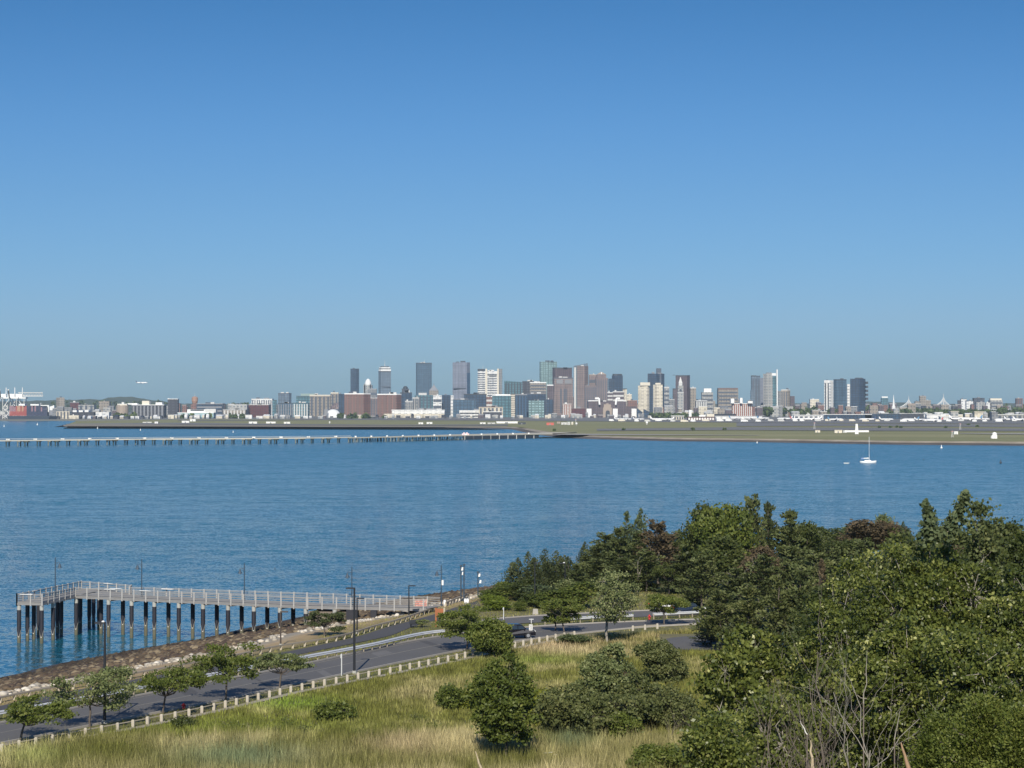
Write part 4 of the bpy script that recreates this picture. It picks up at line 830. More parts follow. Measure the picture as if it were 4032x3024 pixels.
# white cross-shaped aerial and white radar hut on the right green field
p = px(3373, 1709, 3.3); t = thing('glider', 'white cross-shaped light aircraft tail-on upon the right green field', 'aircraft', p)
MB().box(-13, 13, -.8, .8, 2.0, 4.0).build('wing', P_white, t); MB().prism([(-1.9, -1), (1.9, -1), (1.9, 1), (-1.9, 1)], 0, 11, top=[(-1.1, -.5), (1.1, -.5), (1.1, .5), (-1.1, .5)]).build('fuselage', P_white, t)
p = px(3917, 1727, 3.3); t = thing('radar_hut', 'white radar hut with rounded top close to the right shore', 'hut', p)
MB().box(-2.6, 2.2, 0, 4, 0, 3.2).build('wall', P_white, t); MB().lathe((.2, 2), [(2.2, 3.2), (2.4, 4.4), (1.5, 5.6), (.1, 6)], 10).build('dome', P_white, t, True); MB().box(-3.6, -2.6, 0, 2, .2, 2.6).build('dish_frame', P_pale, t)
for x, yb, yt in ((3781, 1692, 1668), (3207, 1690, 1664), (2267, 1672, 1650), (3750, 1722, 1697)):
    p = px(x, yb, 3.3); t = thing('lattice_mast', 'thin pale lattice mast on the airfield', 'mast', p, 0, 'thin lattice masts'); D = p[1]; h = wz(yt, D)-3.3; mb = MB()
    for s in (-1, 1): mb.tube((s, 0, 0), (s*.3, 0, h), .22, .15, 4)
    for i in range(8): mb.tube((-1+.08*i, 0, h*i/8), (1-.08*(i+1), 0, h*(i+1)/8), .12, .12, 4)
    mb.build('lattice', P_pale, t); MB().box(-1, 1, -.4, .4, h*.9, h).build('sign_box', paint('mast_pink', (.5, .3, .3)), t)
for i, (x, y) in enumerate(((2183, 1696), (2455, 1694), (2728, 1692), (2730, 1694), (2853, 1693), (3462, 1684), (3506, 1684), (3531, 1683), (3547, 1685), (3724, 1685), (3813, 1674), (3848, 1681))):
    p = px(x, y, 3.3); t = thing('bush', 'tiny dark bush on the open airfield', 'bush', p, 0, 'tiny dark bushes dotted over the airfield')
    q = RNG.normal(size=(60, 3)); q /= np.linalg.norm(q, axis=1)[:, None]; q = q*RNG.uniform(.5, 1, (60, 1))*np.array([2.6, 2, 1.3])+np.array([0, 0, 1.2]); V, Q = leafquads(q, np.full(60, 1.5), RNG)
    npmesh('crown', V, Q, M_fartree, t, {'tint': RNG.random(60)}); MB().tube((0, 0, 0), (0, 0, 1), .2, .15, 5).build('trunk', P_brown, t)
# ------------------------------------------------------------------ approach-light pier
t = thing('light_pier', 'long pale approach-light pier on paired piles across the water', 'pier', (0, 0, 0))
P_pierdeck = paint('weathered_deck', (.56, .53, .45), .85, 0, .25, .06); P_pilew = paint('dark_pile', (.05, .07, .065), .9, 0, .3, .1); P_pilep = paint('pale_pile', (.19, .20, .17), .9, 0, .3, .1)
def lp(x):
    y = np.interp(x, [-200, 0, 550, 1100, 1300, 1560, 1850, 2170], [1760, 1757, 1750, 1746.5, 1743, 1738, 1731, 1724]); D = DEP(y, 0); return wx(x, D), D
ZD = 4.6
def lpr(x): a, b = lp(x); return (a, b, ZD)
xs = [-160, 0, 300, 600, 900, 1200, 1380]; mb = MB()
for a, b in zip(xs[:-1], xs[1:]): mb.beam(lpr(a), lpr(b), 3.4, 1.1)
mb.build('deck', P_pierdeck, t)
mb = MB()
for a, b in zip(xs[:-1], xs[1:]):
    p, q = lpr(a), lpr(b)
    for oy in (-1.6, 1.6): mb.beam((p[0], p[1]+oy, ZD+1.5), (q[0], q[1]+oy, ZD+1.5), .25, .25)
mb.build('railing', P_pale, t)
def bent(x, wide, mat, n=0):
    X, D = lp(x); mb = MB(); r = .55
    mb.tube((X-1.2, D-2, -2), (X-1.2, D-2, ZD-.7), r, r, 8); mb.tube((X-.2, D+4, -2), (X-.2, D+4, ZD-.7), r, r, 8)
    if wide: mb.box(X-2.6, X+1.6, D-3, D+5, ZD-1.6, ZD-.6)
    else: mb.box(X-1.9, X+.9, D-3, D+5, ZD-1.3, ZD-.6)
    mb.build('pile_bent', mat, t)
a0 = [33, 78, 106, 155, 198, 226, 271, 315, 341, 386, 429, 454, 499, 541, 566]
xs_ = a0+[x for b0 in range(0, 8) for x in (608+b0*104.0, 650+b0*104.0, 672+b0*104.0)]
for i, x in enumerate([x for x in xs_ if x < 1392]): bent(x, i % 3 == 2, P_pilew if i % 3 != 1 else P_pilep)
for i in range(13):
    X, D = lpr(33+i*107.5)[:2]; MB().box(X-1.6, X+1.2, D-1.0, D+.8, ZD+.5, ZD+1.6).build('light_bar', P_white, t)
# wider older deck with close piles
t2 = thing('old_wharf', 'wider old timber wharf on crowded piles joining the light pier to land', 'wharf', (0, 0, 0))
pts = [1375, 1500, 1650, 1830, 2000, 2176]; A = []; Bk = []
for x in pts: X, D = lp(x); A.append((X, D, ZD)); Bk.append((X+30, D+(np.interp(x, [1375, 1600, 2176], [60, 120, 150])), ZD))
mb = MB()
for i in range(len(A)-1):
    a, b, c, d = A[i], A[i+1], Bk[i+1], Bk[i]
    mb.face([a, b, c, d]); mb.face([(a[0], a[1], ZD-1), (b[0], b[1], ZD-1), b, a]); mb.face([(d[0], d[1], ZD-1), d, c, (c[0], c[1], ZD-1)])
mb.build('deck', paint('wharf_planks', (.50, .46, .37), .9, 0, .3, .05), t2)
for i in range(64):
    x = 1385+i*6.9; X, D = lp(x); D += RNG.uniform(1, 9); mb = MB(); mb.tube((X, D, -2), (X+RNG.uniform(-.8, .8), D, ZD-1), .55, .55, 6)
    mb.build('pile', P_pilew if RNG.random() < .6 else P_pilep, t2)
mb = MB()
for a, b in ((1825, 2000), (2000, 2120)):
    p, q = lp(a), lp(b); mb.beam((p[0], p[1]+1, 1.8), (q[0], q[1]+1, 1.8), 1, 3.8)
mb.build('timber_skirt', P_dark, t2)
for i in range(9):
    x = 1830+i*34; X, D = lp(x); MB().box(X-.35, X+.35, D-.3, D+.4, -.5, 4).build('fender', P_pale, t2)
for i in range(12):
    x = 1400+i*62; X, D = lp(x); MB().box(X-.8, X+.8, D+1, D+2.4, ZD, ZD+1.2).build('light_box', P_white, t2)
mb = MB()
for i in range(5): X, D = lp(1822+i*5.5); mb.box(X-.9, X+.7, D+3, D+4.5, ZD, ZD+1.6+(i % 2)*1.0)
mb.build('pink_equipment', paint('pink_white', (.75, .58, .6)), t2)
t2.children[-1].name = 'equipment'
# ------------------------------------------------------------------ sailboat, buoys
D = DEP(1822, 0); t = thing('sailboat', 'white sailboat under bare mast heading right on the harbour', 'sailboat', (wx(3418, D), D, 0), 0); L = 9.6
mb = MB(); rings = []
for s, w_, zb, zt_ in ((-.5, .55, .15, 1.0), (-.3, .95, -.3, .95), (0, 1.15, -.45, .95), (.25, .85, -.3, 1.05), (.42, .4, 0, 1.2), (.5, .05, .5, 1.3)):
    rings.append([(s*L, -w_*1.3, zt_), (s*L, -w_*.9, zb), (s*L, 0, zb-.25), (s*L, w_*.9, zb), (s*L, w_*1.3, zt_)])
mb.loft(rings); mb.build('hull', P_jet, t, True)
MB().prism([(-2.2, -.8), (1.8, -.7), (1.8, .7), (-2.2, .8)], .95, 1.55, top=[(-2.0, -.6), (1.3, -.5), (1.3, .5), (-2.0, .6)]).build('cabin', P_jet, t)
MB().tube((.6, 0, 1), (.6, 0, 15.2), .14, .10, 8).build('mast', P_white, t)
MB().tube((.6, 0, 2.5), (-3.4, 0, 2.3), .10, .08, 6).tube((.3, 0, 2.8), (-3.3, 0, 2.6), .22, .16, 8).build('boom', P_white, t)
MB().tube((4.7, 0, 1.3), (.6, 0, 13.8), .05, .05, 5).build('furled_jib', paint('jib_navy', (.06, .11, .2)), t)
MB().tube((-4.7, 0, 1.1), (.6, 0, 15.1), .02, .02, 4).tube((.6, -1.4, 1), (.6, 0, 11), .02, .02, 4).tube((.6, 1.4, 1), (.6, 0, 11), .02, .02, 4).build('stay', P_grey, t)
MB().prism([(-4.4, -1.2), (-2.6, -1.2), (-2.6, 1.2), (-4.4, 1.2)], 2.1, 2.9, top=[(-4.2, -.9), (-2.9, -.9), (-2.9, .9), (-4.2, .9)]).tube((-4.2, -1, 1), (-4.2, -1, 2.1), .05).tube((-2.7, -1, 1), (-2.7, -1, 2.1), .05).build('blue_canopy', paint('canopy_blue', (.12, .2, .38)), t)
p = px(3332, 1825, 0); t = thing('dinghy', 'small white dinghy trailing behind the sailboat', 'dinghy', p)
MB().prism([(-1.4, -.6), (1, -.6), (1.6, 0), (1, .6), (-1.4, .6)], 0, .45, top=[(-1.5, -.75), (1, -.75), (1.9, 0), (1, .75), (-1.5, .75)]).build('hull', P_white, t); MB().box(-.2, .1, -.6, .6, .45, .55).build('seat', P_grey, t)
for x, y, lb, m_, s in ((3707, 1765, 'white mooring buoy below the right green field', P_white, 1.6), (2981, 1745, 'small white buoy close under the middle shore', P_white, 1.2), (3940, 1824, 'dark harbour buoy near the right edge', P_dark, 1.3), (16, 1680, 'white buoy at the far left before the ship', P_white, 2.0), (147, 1674, 'white spar buoy right of the ship', P_white, 2.4), (384, 1688, 'white buoy under the tip of the left spit', P_white, 1.8), (553, 1695, 'white buoy right of the spit tip', P_white, 1.6), (918, 1703, 'white buoy farther right below the spit', P_white, 1.5), (3636, 1811, 'tiny dark float right of the sailboat', P_dark, .6), (1083, 2238, 'dark duck-sized float beyond the pier', P_dark, .18), (1285, 2265, 'tiny dark float farther right beyond the pier', P_dark, .14)):
    p = px(x, y, 0); t = thing('buoy', lb, 'buoy', p); MB().lathe((0, 0), [(.1, -s*.3), (s*.5, 0), (s*.55, s*.4), (s*.2, s*.8), (s*.12, s*1.6), (.02, s*1.7)], 10).build('float', m_, t, True)
# ------------------------------------------------------------------ near shore terrain
SHP = [px(x, y, 0)[:2] for x, y in [(0, 2667), (100, 2644), (200, 2617), (332, 2594), (464, 2568), (597, 2545), (696, 2531), (837, 2504), (916, 2482), (1065, 2453), (1201, 2423), (1572, 2357), (1742, 2338), (1887, 2325)]]
SHP = [(SHP[0][0]-100, SHP[0][1]-236)]+SHP+[(8, 440), (24, 455), (50, 452), (75, 444), (110, 415), (320, 395)]
SHP = np.array(resample(SHP, 120))
def sdist(X, Y):
    P = np.stack([X, Y], -1).astype(float); best = np.full(X.shape, 1e9); sg = np.ones(X.shape)
    for a, b in zip(SHP[:-1], SHP[1:]):
        ab = b-a; t = np.clip(((P-a)@ab)/(ab@ab), 0, 1); q = a+t[..., None]*ab; d = np.linalg.norm(P-q, axis=-1)
        cr = ab[0]*(P[..., 1]-a[1])-ab[1]*(P[..., 0]-a[0]); m = d < best; best = np.where(m, d, best); sg = np.where(m, np.where(cr > 0, -1, 1), sg)
    return best*sg
from mathutils import noise as mn
def hgt(X, Y):
    X = np.asarray(X, float); Y = np.asarray(Y, float); d = sdist(X, Y)
    h = np.interp(d, [-60, -8, 0, 3, 30, 35, 900], [-6, -.9, 0, .16, 4.35, 4.95, 4.95])
    return np.maximum(h, 31.3-.165*np.maximum(Y, -20)+0*X)
def H1(x, y): return float(hgt(np.array([x]), np.array([y]))[0])
gx = np.arange(-150, 262, 2.0); gy = np.arange(-40, 560, 2.0); GX, GY = np.meshgrid(gx, gy)
D_ = sdist(GX, GY); Zg = hgt(GX, GY)
nz = np.array([[mn.noise((x*.35, y*.35, 3)) for x in gx] for y in gy]); n2 = np.array([[mn.noise((x*.06, y*.06, 9)) for x in gx] for y in gy])
Zg = Zg+np.where((D_ > 4) & (D_ < 31), nz*.35, nz*.04*(D_ > 34)) + np.where(D_ > 40, -.03, 0)
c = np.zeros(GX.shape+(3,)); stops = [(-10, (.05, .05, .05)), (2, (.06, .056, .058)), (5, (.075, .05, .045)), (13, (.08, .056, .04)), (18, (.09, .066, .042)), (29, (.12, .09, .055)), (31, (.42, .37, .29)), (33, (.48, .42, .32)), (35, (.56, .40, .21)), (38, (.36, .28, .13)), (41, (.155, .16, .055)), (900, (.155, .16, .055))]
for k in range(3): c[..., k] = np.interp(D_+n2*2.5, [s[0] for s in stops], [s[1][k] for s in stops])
straw = np.clip(n2*1.6+.2, 0, 1)[..., None]; c = np.where((D_ > 41)[..., None], c*(1-straw)+np.array([.27, .23, .12])*straw, c)
ny, nx_ = GX.shape; ii = np.arange(ny*nx_).reshape(ny, nx_); Q = np.stack([ii[:-1, :-1], ii[:-1, 1:], ii[1:, 1:], ii[1:, :-1]], -1).reshape(-1, 4)
m, nt, b = nmat('shore_ground'); at = nt.nodes.new('ShaderNodeAttribute'); at.attribute_name = 'tone'; g_ = geo(nt)
n1 = noise(nt, 1.1, 5, .65, g_); vor = nt.nodes.new('ShaderNodeTexVoronoi'); vor.inputs['Scale'].default_value = 1.5; nt.links.new(g_, vor.inputs['Vector'])
cc = mixc(nt, mth(nt, 'MULTIPLY_ADD', n1.outputs[0], 1.3, -.25, clamp=True), mixc(nt, .5, at.outputs['Color'], (.0, .0, .0)), at.outputs['Color'])
nt.links.new(cc, b.inputs['Base Color']); b.inputs['Roughness'].default_value = .95
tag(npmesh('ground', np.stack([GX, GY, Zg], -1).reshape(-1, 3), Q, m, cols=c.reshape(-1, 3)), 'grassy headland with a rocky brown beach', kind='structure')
# rocks
def rocks(name, n, dlo, dhi, slo, shi, cols, label, ymin=215, ymax=455, xlim=(-66, 20), seed=3):
    rg = np.random.default_rng(seed); X = rg.uniform(xlim[0], xlim[1], n*9); Y = rg.uniform(ymin, ymax, n*9); d = sdist(X, Y); k = (d > dlo) & (d < dhi) & (np.abs(X) < Y*.235+2); X, Y, d = X[k][:n], Y[k][:n], d[k][:n]
    import bmesh
    bm = bmesh.new(); bmesh.ops.create_icosphere(bm, subdivisions=1, radius=1); bv = np.array([v.co[:] for v in bm.verts]); bf = np.array([[v.index for v in f.verts] for f in bm.faces]); bm.free()
    m_ = len(X); Zb = hgt(X, Y); S = rg.uniform(slo, shi, (m_, 1))*rg.uniform(.6, 1.2, (m_, 3))*np.array([1.15, 1, .6])
    th = rg.uniform(0, 6.28, m_); base = bv[None]*(1+rg.normal(0, .16, (m_, len(bv), 1)))*S[:, None]
    ct, st_ = np.cos(th)[:, None], np.sin(th)[:, None]; V = np.stack([base[..., 0]*ct-base[..., 1]*st_+X[:, None], base[..., 0]*st_+base[..., 1]*ct+Y[:, None], base[..., 2]+Zb[:, None]+S[:, 2:3]*.3], -1)
    Fq = (bf[None]+np.arange(m_)[:, None, None]*len(bv)).reshape(-1, 3)
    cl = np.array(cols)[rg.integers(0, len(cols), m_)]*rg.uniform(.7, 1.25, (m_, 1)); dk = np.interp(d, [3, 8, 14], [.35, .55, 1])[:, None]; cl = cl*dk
    m, nt, b = nmat(name+'_stone'); at = nt.nodes.new('ShaderNodeAttribute'); at.attribute_name = 'tone'; nn = noise(nt, 3, 4, .6, geo(nt))
    nt.links.new(mixc(nt, nn.outputs[0], mixc(nt, .35, at.outputs['Color'], (0., 0., 0.)), at.outputs['Color']), b.inputs['Base Color']); b.inputs['Roughness'].default_value = .9
    tag(npmesh(name, V.reshape(-1, 3), Fq, m, k=3, cols=np.repeat(cl, len(bv), 0)), label, kind='stuff')
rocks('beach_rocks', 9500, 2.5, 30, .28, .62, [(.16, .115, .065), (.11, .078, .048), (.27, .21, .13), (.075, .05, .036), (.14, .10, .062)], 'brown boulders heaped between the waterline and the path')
rocks('crest_rocks', 1700, 29.8, 33.2, .22, .5, [(.60, .54, .45), (.46, .41, .33), (.66, .61, .52), (.50, .43, .33)], 'pale granite blocks along the crest of the beach', seed=5)
# ------------------------------------------------------------------ roads and path
def asphalt(name, c0, c1):
    m, nt, b = nmat(name); g = geo(nt); n1 = noise(nt, .12, 4, .6, g); n2_ = noise(nt, 2.5, 6, .8, g); f = mth(nt, 'MULTIPLY_ADD', n2_.outputs[0], .4, mth(nt, 'MULTIPLY', n1.outputs[0], .6))
    nt.links.new(mixc(nt, f, c0, c1), b.inputs['Base Color']); b.inputs['Roughness'].default_value = .9; return m
M_road = asphalt('road_asphalt', (.07, .068, .068), (.165, .158, .15)); M_path = asphalt('path_asphalt', (.055, .054, .056), (.10, .096, .096))
M_line = paint('worn_road_paint', (.26, .24, .20), .8, 0, .35, 1.5); M_kerb = paint('granite_kerb', (.36, .335, .30), .85, 0, .2, 1.2); M_strip = paint('gravel_strip', (.36, .32, .25), .9, 0, .25, 1.5)
def smooth(P, n=80, k=5):
    R = np.array(resample(P, n)); K = np.ones(k)/k; pad = np.pad(R, ((k//2, k//2), (0, 0)), 'edge'); S = np.stack([np.convolve(pad[:, i], K, 'valid') for i in range(R.shape[1])], 1); S[0] = R[0]; S[-1] = R[-1]; return [tuple(q) for q in S]
def PL(pts, z=4.97): return smooth([px(x, y, z) for x, y in pts])
FAR = PL([(-260, 2905), (0, 2848), (300, 2788), (633, 2723), (1000, 2655), (1200, 2616), (1399, 2572), (1562, 2535), (1742, 2504), (1850, 2490), (1990, 2478), (2128, 2465), (2266, 2458), (2543, 2446), (2754, 2439), (3050, 2432)])
NEAR = PL([(-260, 2985), (0, 2926), (148, 2900), (356, 2856), (638, 2802), (888, 2755), (1098, 2708), (1279, 2670), (1399, 2645), (1598, 2603), (1837, 2556), (2030, 2524), (2293, 2492), (2482, 2473), (2624, 2463), (2754, 2456), (3050, 2450)])
ribbon('road', FAR, NEAR, M_road, 80, label='grey two-lane road curving along the shore')
mid = lambda s, o=0: [tuple(np.array(a)*(1-s)+np.array(b)*s+np.array([0, 0, .006])) for a, b in zip(FAR, NEAR)]
ribbon('road_marking', mid(.475)[:62], mid(.492)[:62], M_line, 62, label='worn pale centre line'); ribbon('road_marking', mid(.075)[:52], mid(.09)[:52], M_line, 52, label='worn pale edge line')
P_pat = asphalt('tar_patch', (.055, .054, .056), (.11, .105, .10)); P_pat2 = asphalt('old_patch', (.12, .115, .11), (.19, .18, .17))
for k_, (s0, s1, a0, a1, mt_) in enumerate(((20, 21.2, .12, .42, P_pat), (33, 33.8, .55, .93, P_pat2), (41, 43, .2, .44, P_pat2), (12, 14.5, .52, .75, P_pat), (48, 48.8, .05, .95, P_pat), (27, 27.3, .02, .98, P_pat))):
    q = lambda s, a: tuple(np.array([np.interp(s, range(80), [p[j] for p in FAR])*(1-a)+np.interp(s, range(80), [p[j] for p in NEAR])*a for j in range(3)])+np.array([0, 0, .004]))
    mb = MB(); mb.face([q(s0, a0), q(s1, a0), q(s1, a1), q(s0, a1)]); tag(mb.build('road_patch', mt_), 'rectangular repair patch in the road surface', kind='structure')
def kerb(P, name='kerb', w_=.22, z0=4.9, z1=5.1, label='pale granite kerb'):
    mb = MB(); R = resample([(p[0], p[1]) for p in P], 70)
    o = inward(R, w_)
    for i in range(69):
        a, b, c_, d = R[i], R[i+1], o[i+1], o[i]
        mb.face([(a[0], a[1], z0), (b[0], b[1], z0), (b[0], b[1], z1), (a[0], a[1], z1)]); mb.face([(a[0], a[1], z1), (b[0], b[1], z1), (c_[0], c_[1], z1), (d[0], d[1], z1)]); mb.face([(d[0], d[1], z1), (c_[0], c_[1], z1), (c_[0], c_[1], z0), (d[0], d[1], z0)])
    return tag(mb.build(name, M_kerb), label, kind='structure')
kerb(FAR); kerb(list(reversed(NEAR)), label='pale granite kerb on the field side', w_=.2)
LOTF = PL([(1860, 2452), (1941, 2438), (2103, 2426), (2300, 2416), (2470, 2408), (2551, 2405), (2754, 2396), (3050, 2388)]); LOTN = PL([(1870, 2489), (1990, 2476), (2035, 2455), (2144, 2450), (2347, 2437), (2543, 2428), (2773, 2420), (3050, 2412)])
ribbon('road', [(a, b_, c_+.008) for a, b_, c_ in LOTF], [(a, b_, c_+.008) for a, b_, c_ in LOTN], M_road, 80, label='upper parking lane behind the white median rail'); kerb(LOTF, label='pale kerb behind the upper lane')
PU = PL([(-200, 2830), (54, 2766), (235, 2729), (480, 2684), (763, 2634), (1000, 2591), (1206, 2551), (1417, 2505), (1525, 2468), (1634, 2440), (1717, 2417), (1790, 2392), (1880, 2365)]); PB = PL([(-200, 2852), (54, 2790), (235, 2753), (480, 2706), (780, 2656), (1000, 2612), (1206, 2570), (1417, 2528), (1540, 2503), (1640, 2460), (1717, 2442), (1800, 2414), (1890, 2385)])
ribbon('path', PU, PB, M_path, 80, label='dark asphalt footpath above the beach'); 
FEN = [(-60, 2972), (154, 2930), (217, 2919), (278, 2906), (340, 2896), (401, 2884), (459, 2874), (519, 2863), (575, 2852), (684, 2829), (778, 2811), (881, 2787), (980, 2763), (1076, 2741), (1168, 2720), (1253, 2703), (1341, 2687), (1424, 2670), (1505, 2655), (1580, 2641), (1652, 2625), (1723, 2611), (1795, 2598), (1865, 2580), (2059, 2542), (2137, 2526), (2215, 2511), (2293, 2501), (2482, 2484), (2530, 2480), (2630, 2472)]
FL = smooth([px(x, y, 4.95) for x, y in FEN], 120, 7); FL2 = [(a, b_) for a, b_, _ in FL]
ribbon('path', [(a, b_, 4.975) for a, b_ in inward(FL2, -.25)][:100], [(a, b_, 4.975) for a, b_ in inward(FL2, -1.15)][:100], M_strip, 100, label='pale gravel strip under the white fence')
CPX = [px(x, y, 4.98) for x, y in ((2606, 2520), (2640, 2511), (2690, 2506), (2800, 2500), (2900, 2497), (2900, 2560), (2670, 2558), (2655, 2545), (2640, 2532))]
mb = MB(); mb.face([(p[0], p[1], 4.985) for p in CPX]); tag(mb.build('path', M_road), 'grey paved turn-off at the edge of the trees', kind='structure')
# ------------------------------------------------------------------ fences and rails
P_post = paint('bleached_post', (.44, .40, .33), .85, 0, .2, 2.5); P_wood = paint('grey_timber', (.30, .26, .20), .9, 0, .25, 2); P_woodd = paint('timber_pale', (.42, .37, .28), .9, 0, .25, 2)
P_gal = paint('galvanised', (.66, .67, .67), .35, .3, .1, 1.5); P_black = paint('black_pole', (.018, .02, .025), .5, 0, .3, 1); P_blue = paint('slate_pole', (.045, .07, .10), .5, 0, .2, 1)
def along(P, step, s0=0, s1=None):
    P = [np.array(p[:2]) for p in P]; L = [0]
    for a, b_ in zip(P[:-1], P[1:]): L.append(L[-1]+np.linalg.norm(b_-a))
    s1 = s1 or L[-1]; out = []
    s = s0
    while s <= s1: out.append((float(np.interp(s, L, [p[0] for p in P])), float(np.interp(s, L, [p[1] for p in P])))); s += step
    return out
def xof(p): d = (p[0]*F/p[1])+2016; return d
t = thing('post_fence', 'long low fence of pale square posts with a wire rail beside the meadow', 'fence', (0, 0, 0))
ps = [p for p in along(FL, 2.06) if -120 < xof(p) < 2640]; ps = [p for p in ps if not (2300 < xof(p) < 2470)]
for x, y in ps:
    h = .60+RNG.uniform(-.03, .03); r_ = .13; z0 = 4.93; a = RNG.uniform(-.2, .2); cp = [(x+r_*1.41*math.cos(a+q), y+r_*1.41*math.sin(a+q)) for q in (.785, 2.356, 3.927, 5.498)]
    MB().prism(cp, z0, z0+h).prism(cp, z0+h, z0+h+.06, top=[(x+(q[0]-x)*.6, y+(q[1]-y)*.6) for q in cp]).build('post', P_post, t)
mb = MB(); rl = inward([(p[0], p[1]) for p in ps], .22)
for a, b_ in zip(rl[:-1], rl[1:]):
    if math.hypot(a[0]-b_[0], a[1]-b_[1]) > 4: mb.build('top_rail', P_woodd, t); mb = MB(); continue
    mb.beam((a[0], a[1], 5.40), (b_[0], b_[1], 5.40), .07, .08)
mb.build('top_rail', P_woodd, t)
def wbeam(name, label, pts, z0=4.95, cut=None, double=True):
    P = along(PL(pts), 2.0); t = thing(name, label, 'guardrail', (0, 0, 0))
    def rail(zc, hh, off, nm, mat):
        R = inward(P, off); mb = MB()
        for a, b_ in zip(R[:-1], R[1:]):
            d = np.array([b_[0]-a[0], b_[1]-a[1]]); d /= np.linalg.norm(d); n_ = np.array([d[1], -d[0]])
            prof = [(0, -hh), (.07, -hh*.6), (0, 0), (.07, hh*.6), (0, hh)]
            for (o1, z1), (o2, z2) in zip(prof[:-1], prof[1:]):
                mb.face([(a[0]+n_[0]*o1, a[1]+n_[1]*o1, zc+z1), (b_[0]+n_[0]*o1, b_[1]+n_[1]*o1, zc+z1), (b_[0]+n_[0]*o2, b_[1]+n_[1]*o2, zc+z2), (a[0]+n_[0]*o2, a[1]+n_[1]*o2, zc+z2)])
        mb.build(nm, mat, t)
    rail(z0+.62, .16, -.1, 'rail', P_gal)
    if double: rail(z0+.62, .16, .25, 'rail', P_gal)
    for x, y in P: MB().box(x-.07, x+.07, y-.07, y+.07, z0-.05, z0+.7).build('post', P_wood, t)
    return t
wbeam('guardrail', 'long steel guardrail between the road and the footpath', [(-200, 2868), (0, 2833), (69, 2822), (307, 2779), (423, 2757), (633, 2716), (903, 2667), (1206, 2608), (1399, 2572), (1495, 2553), (1598, 2527), (1700, 2507), (1797, 2500)])
wbeam('guardrail', 'white median guardrail left of the red hydrant', [(2146, 2463), (2250, 2454), (2347, 2448), (2450, 2443), (2538, 2439)])
wbeam('guardrail', 'white median guardrail right of the red hydrant', [(2574, 2437), (2650, 2433), (2773, 2427), (2900, 2422)])
mb = MB()
t = thing('timber_rail', 'low timber rail on angled posts beside the footpath', 'fence', (0, 0, 0))
TR = PL([(-150, 2806), (7, 2765), (235, 2722), (480, 2679), (763, 2628), (1000, 2583), (1036, 2571), (1170, 2549), (1230, 2541), (1288, 2531), (1366, 2514), (1413, 2500), (1478, 2478), (1547, 2462), (1587, 2449), (1623, 2437), (1659, 2424), (1699, 2410), (1722, 2402)], 4.95)
def trail(P, t):
    for x, y in P: MB().prism([(x-.12, y-.12), (x+.12, y-.12), (x+.12, y+.12), (x-.12, y+.12)], 4.85, 5.42, top=[(x-.02, y-.02), (x+.2, y-.02), (x+.2, y+.2), (x-.02, y+.2)]).build('post', P_woodd, t)
    for a, b_ in zip(P[:-1], P[1:]): MB().beam((a[0]+.05, a[1]+.05, 5.48), (b_[0]+.05, b_[1]+.05, 5.48), .26, .16).build('rail', P_wood, t)
trail([p for p in along(TR, 2.35) if -80 < xof(p)], t)
t = thing('timber_rail', 'short timber rail beyond the white bollards', 'fence', (0, 0, 0)); trail(along(PL([(1752, 2388), (1780, 2376), (1815, 2362), (1850, 2350)]), 2.2), t)
# ------------------------------------------------------------------ fishing pier
P_deck = paint('pier_deck', (.25, .245, .235), .9, 0, .2, 1.5); P_rail = paint('silvered_rail', (.36, .355, .345), .85, 0, .2, 2); P_jack = paint('pile_jacket', (.02, .02, .028), .6, 0, .3, 1.5); P_conc = paint('pile_concrete', (.40, .40, .37), .9, 0, .25, 1.2)
P_weed = paint('weedy_pile', (.13, .125, .085), .95, 0, .35, 1.2); P_chev = paint('jacket_edge', (.52, .49, .43), .8, 0, .15, 2); P_bar = paint('rail_bar_timber', (.24, .235, .23), .85, 0, .2, 2); P_bwhite = paint('white_board', (.80, .80, .78), .5, 0, .05, 2)
pier = thing('fishing_pier', 'timber fishing pier on dark wrapped piles reaching left over the water', 'pier', (0, 0, 0))
ZD2 = 5.7
def dk(x, y, z=5.45): return px(x, y, z)[:2]
F0, F1, F2 = dk(297, 2352), dk(1212, 2393), dk(1677, 2402)
fr = np.array(F1)-np.array(F0); fr /= np.linalg.norm(fr); nb = np.array([-fr[1], fr[0]]); WID = 4.1
E1 = dk(166, 2380); E0 = tuple(np.array(E1)-np.array([3.75, .35])); hd = np.array(F0)-np.array(E1); hd /= np.linalg.norm(hd); hn = np.array([-hd[1], hd[0]])
E0 = tuple(np.array(E1)+hn*3.75)
B0 = np.array(F0)+nb*WID; G1 = np.array(F0)+hd*11.5; G0 = G1+hn*3.75; G2 = np.array(F0)+hd*7.5+fr*6.5; G3 = np.array(F0)+fr*6.5+nb*WID
def slab(poly, z0, z1, nm, mat): return MB().prism([tuple(p) for p in poly], z0, z1).build(nm, mat, pier)
F2n = np.array(F2); F2b = F2n+nb*WID; B1 = np.array(F1)+nb*WID
slab([F0, F1, B1, B0], ZD2-.12, ZD2, 'deck', P_deck); slab([tuple(np.array(F1)+fr*.01), F2n, F2b, tuple(B1+fr*.01)], ZD2-.12, ZD2-.002, 'deck', P_deck)
slab([E0, E1, G1, G0], ZD2-.125, ZD2+.012, 'deck', P_deck); slab([tuple(B0+nb*.02), tuple(G3+nb*.02), G2, tuple(G1-hd*.4)], ZD2-.13, ZD2-.01, 'deck', P_deck)
for a, b_ in ((F0, F1), (F1, F2), (B0, B1), (E1, F0), (E0, E1), (E0, G0)): MB().beam((*a, ZD2-.26), (*b_, ZD2-.26), .16, .24).build('fascia_beam', P_bar, pier)
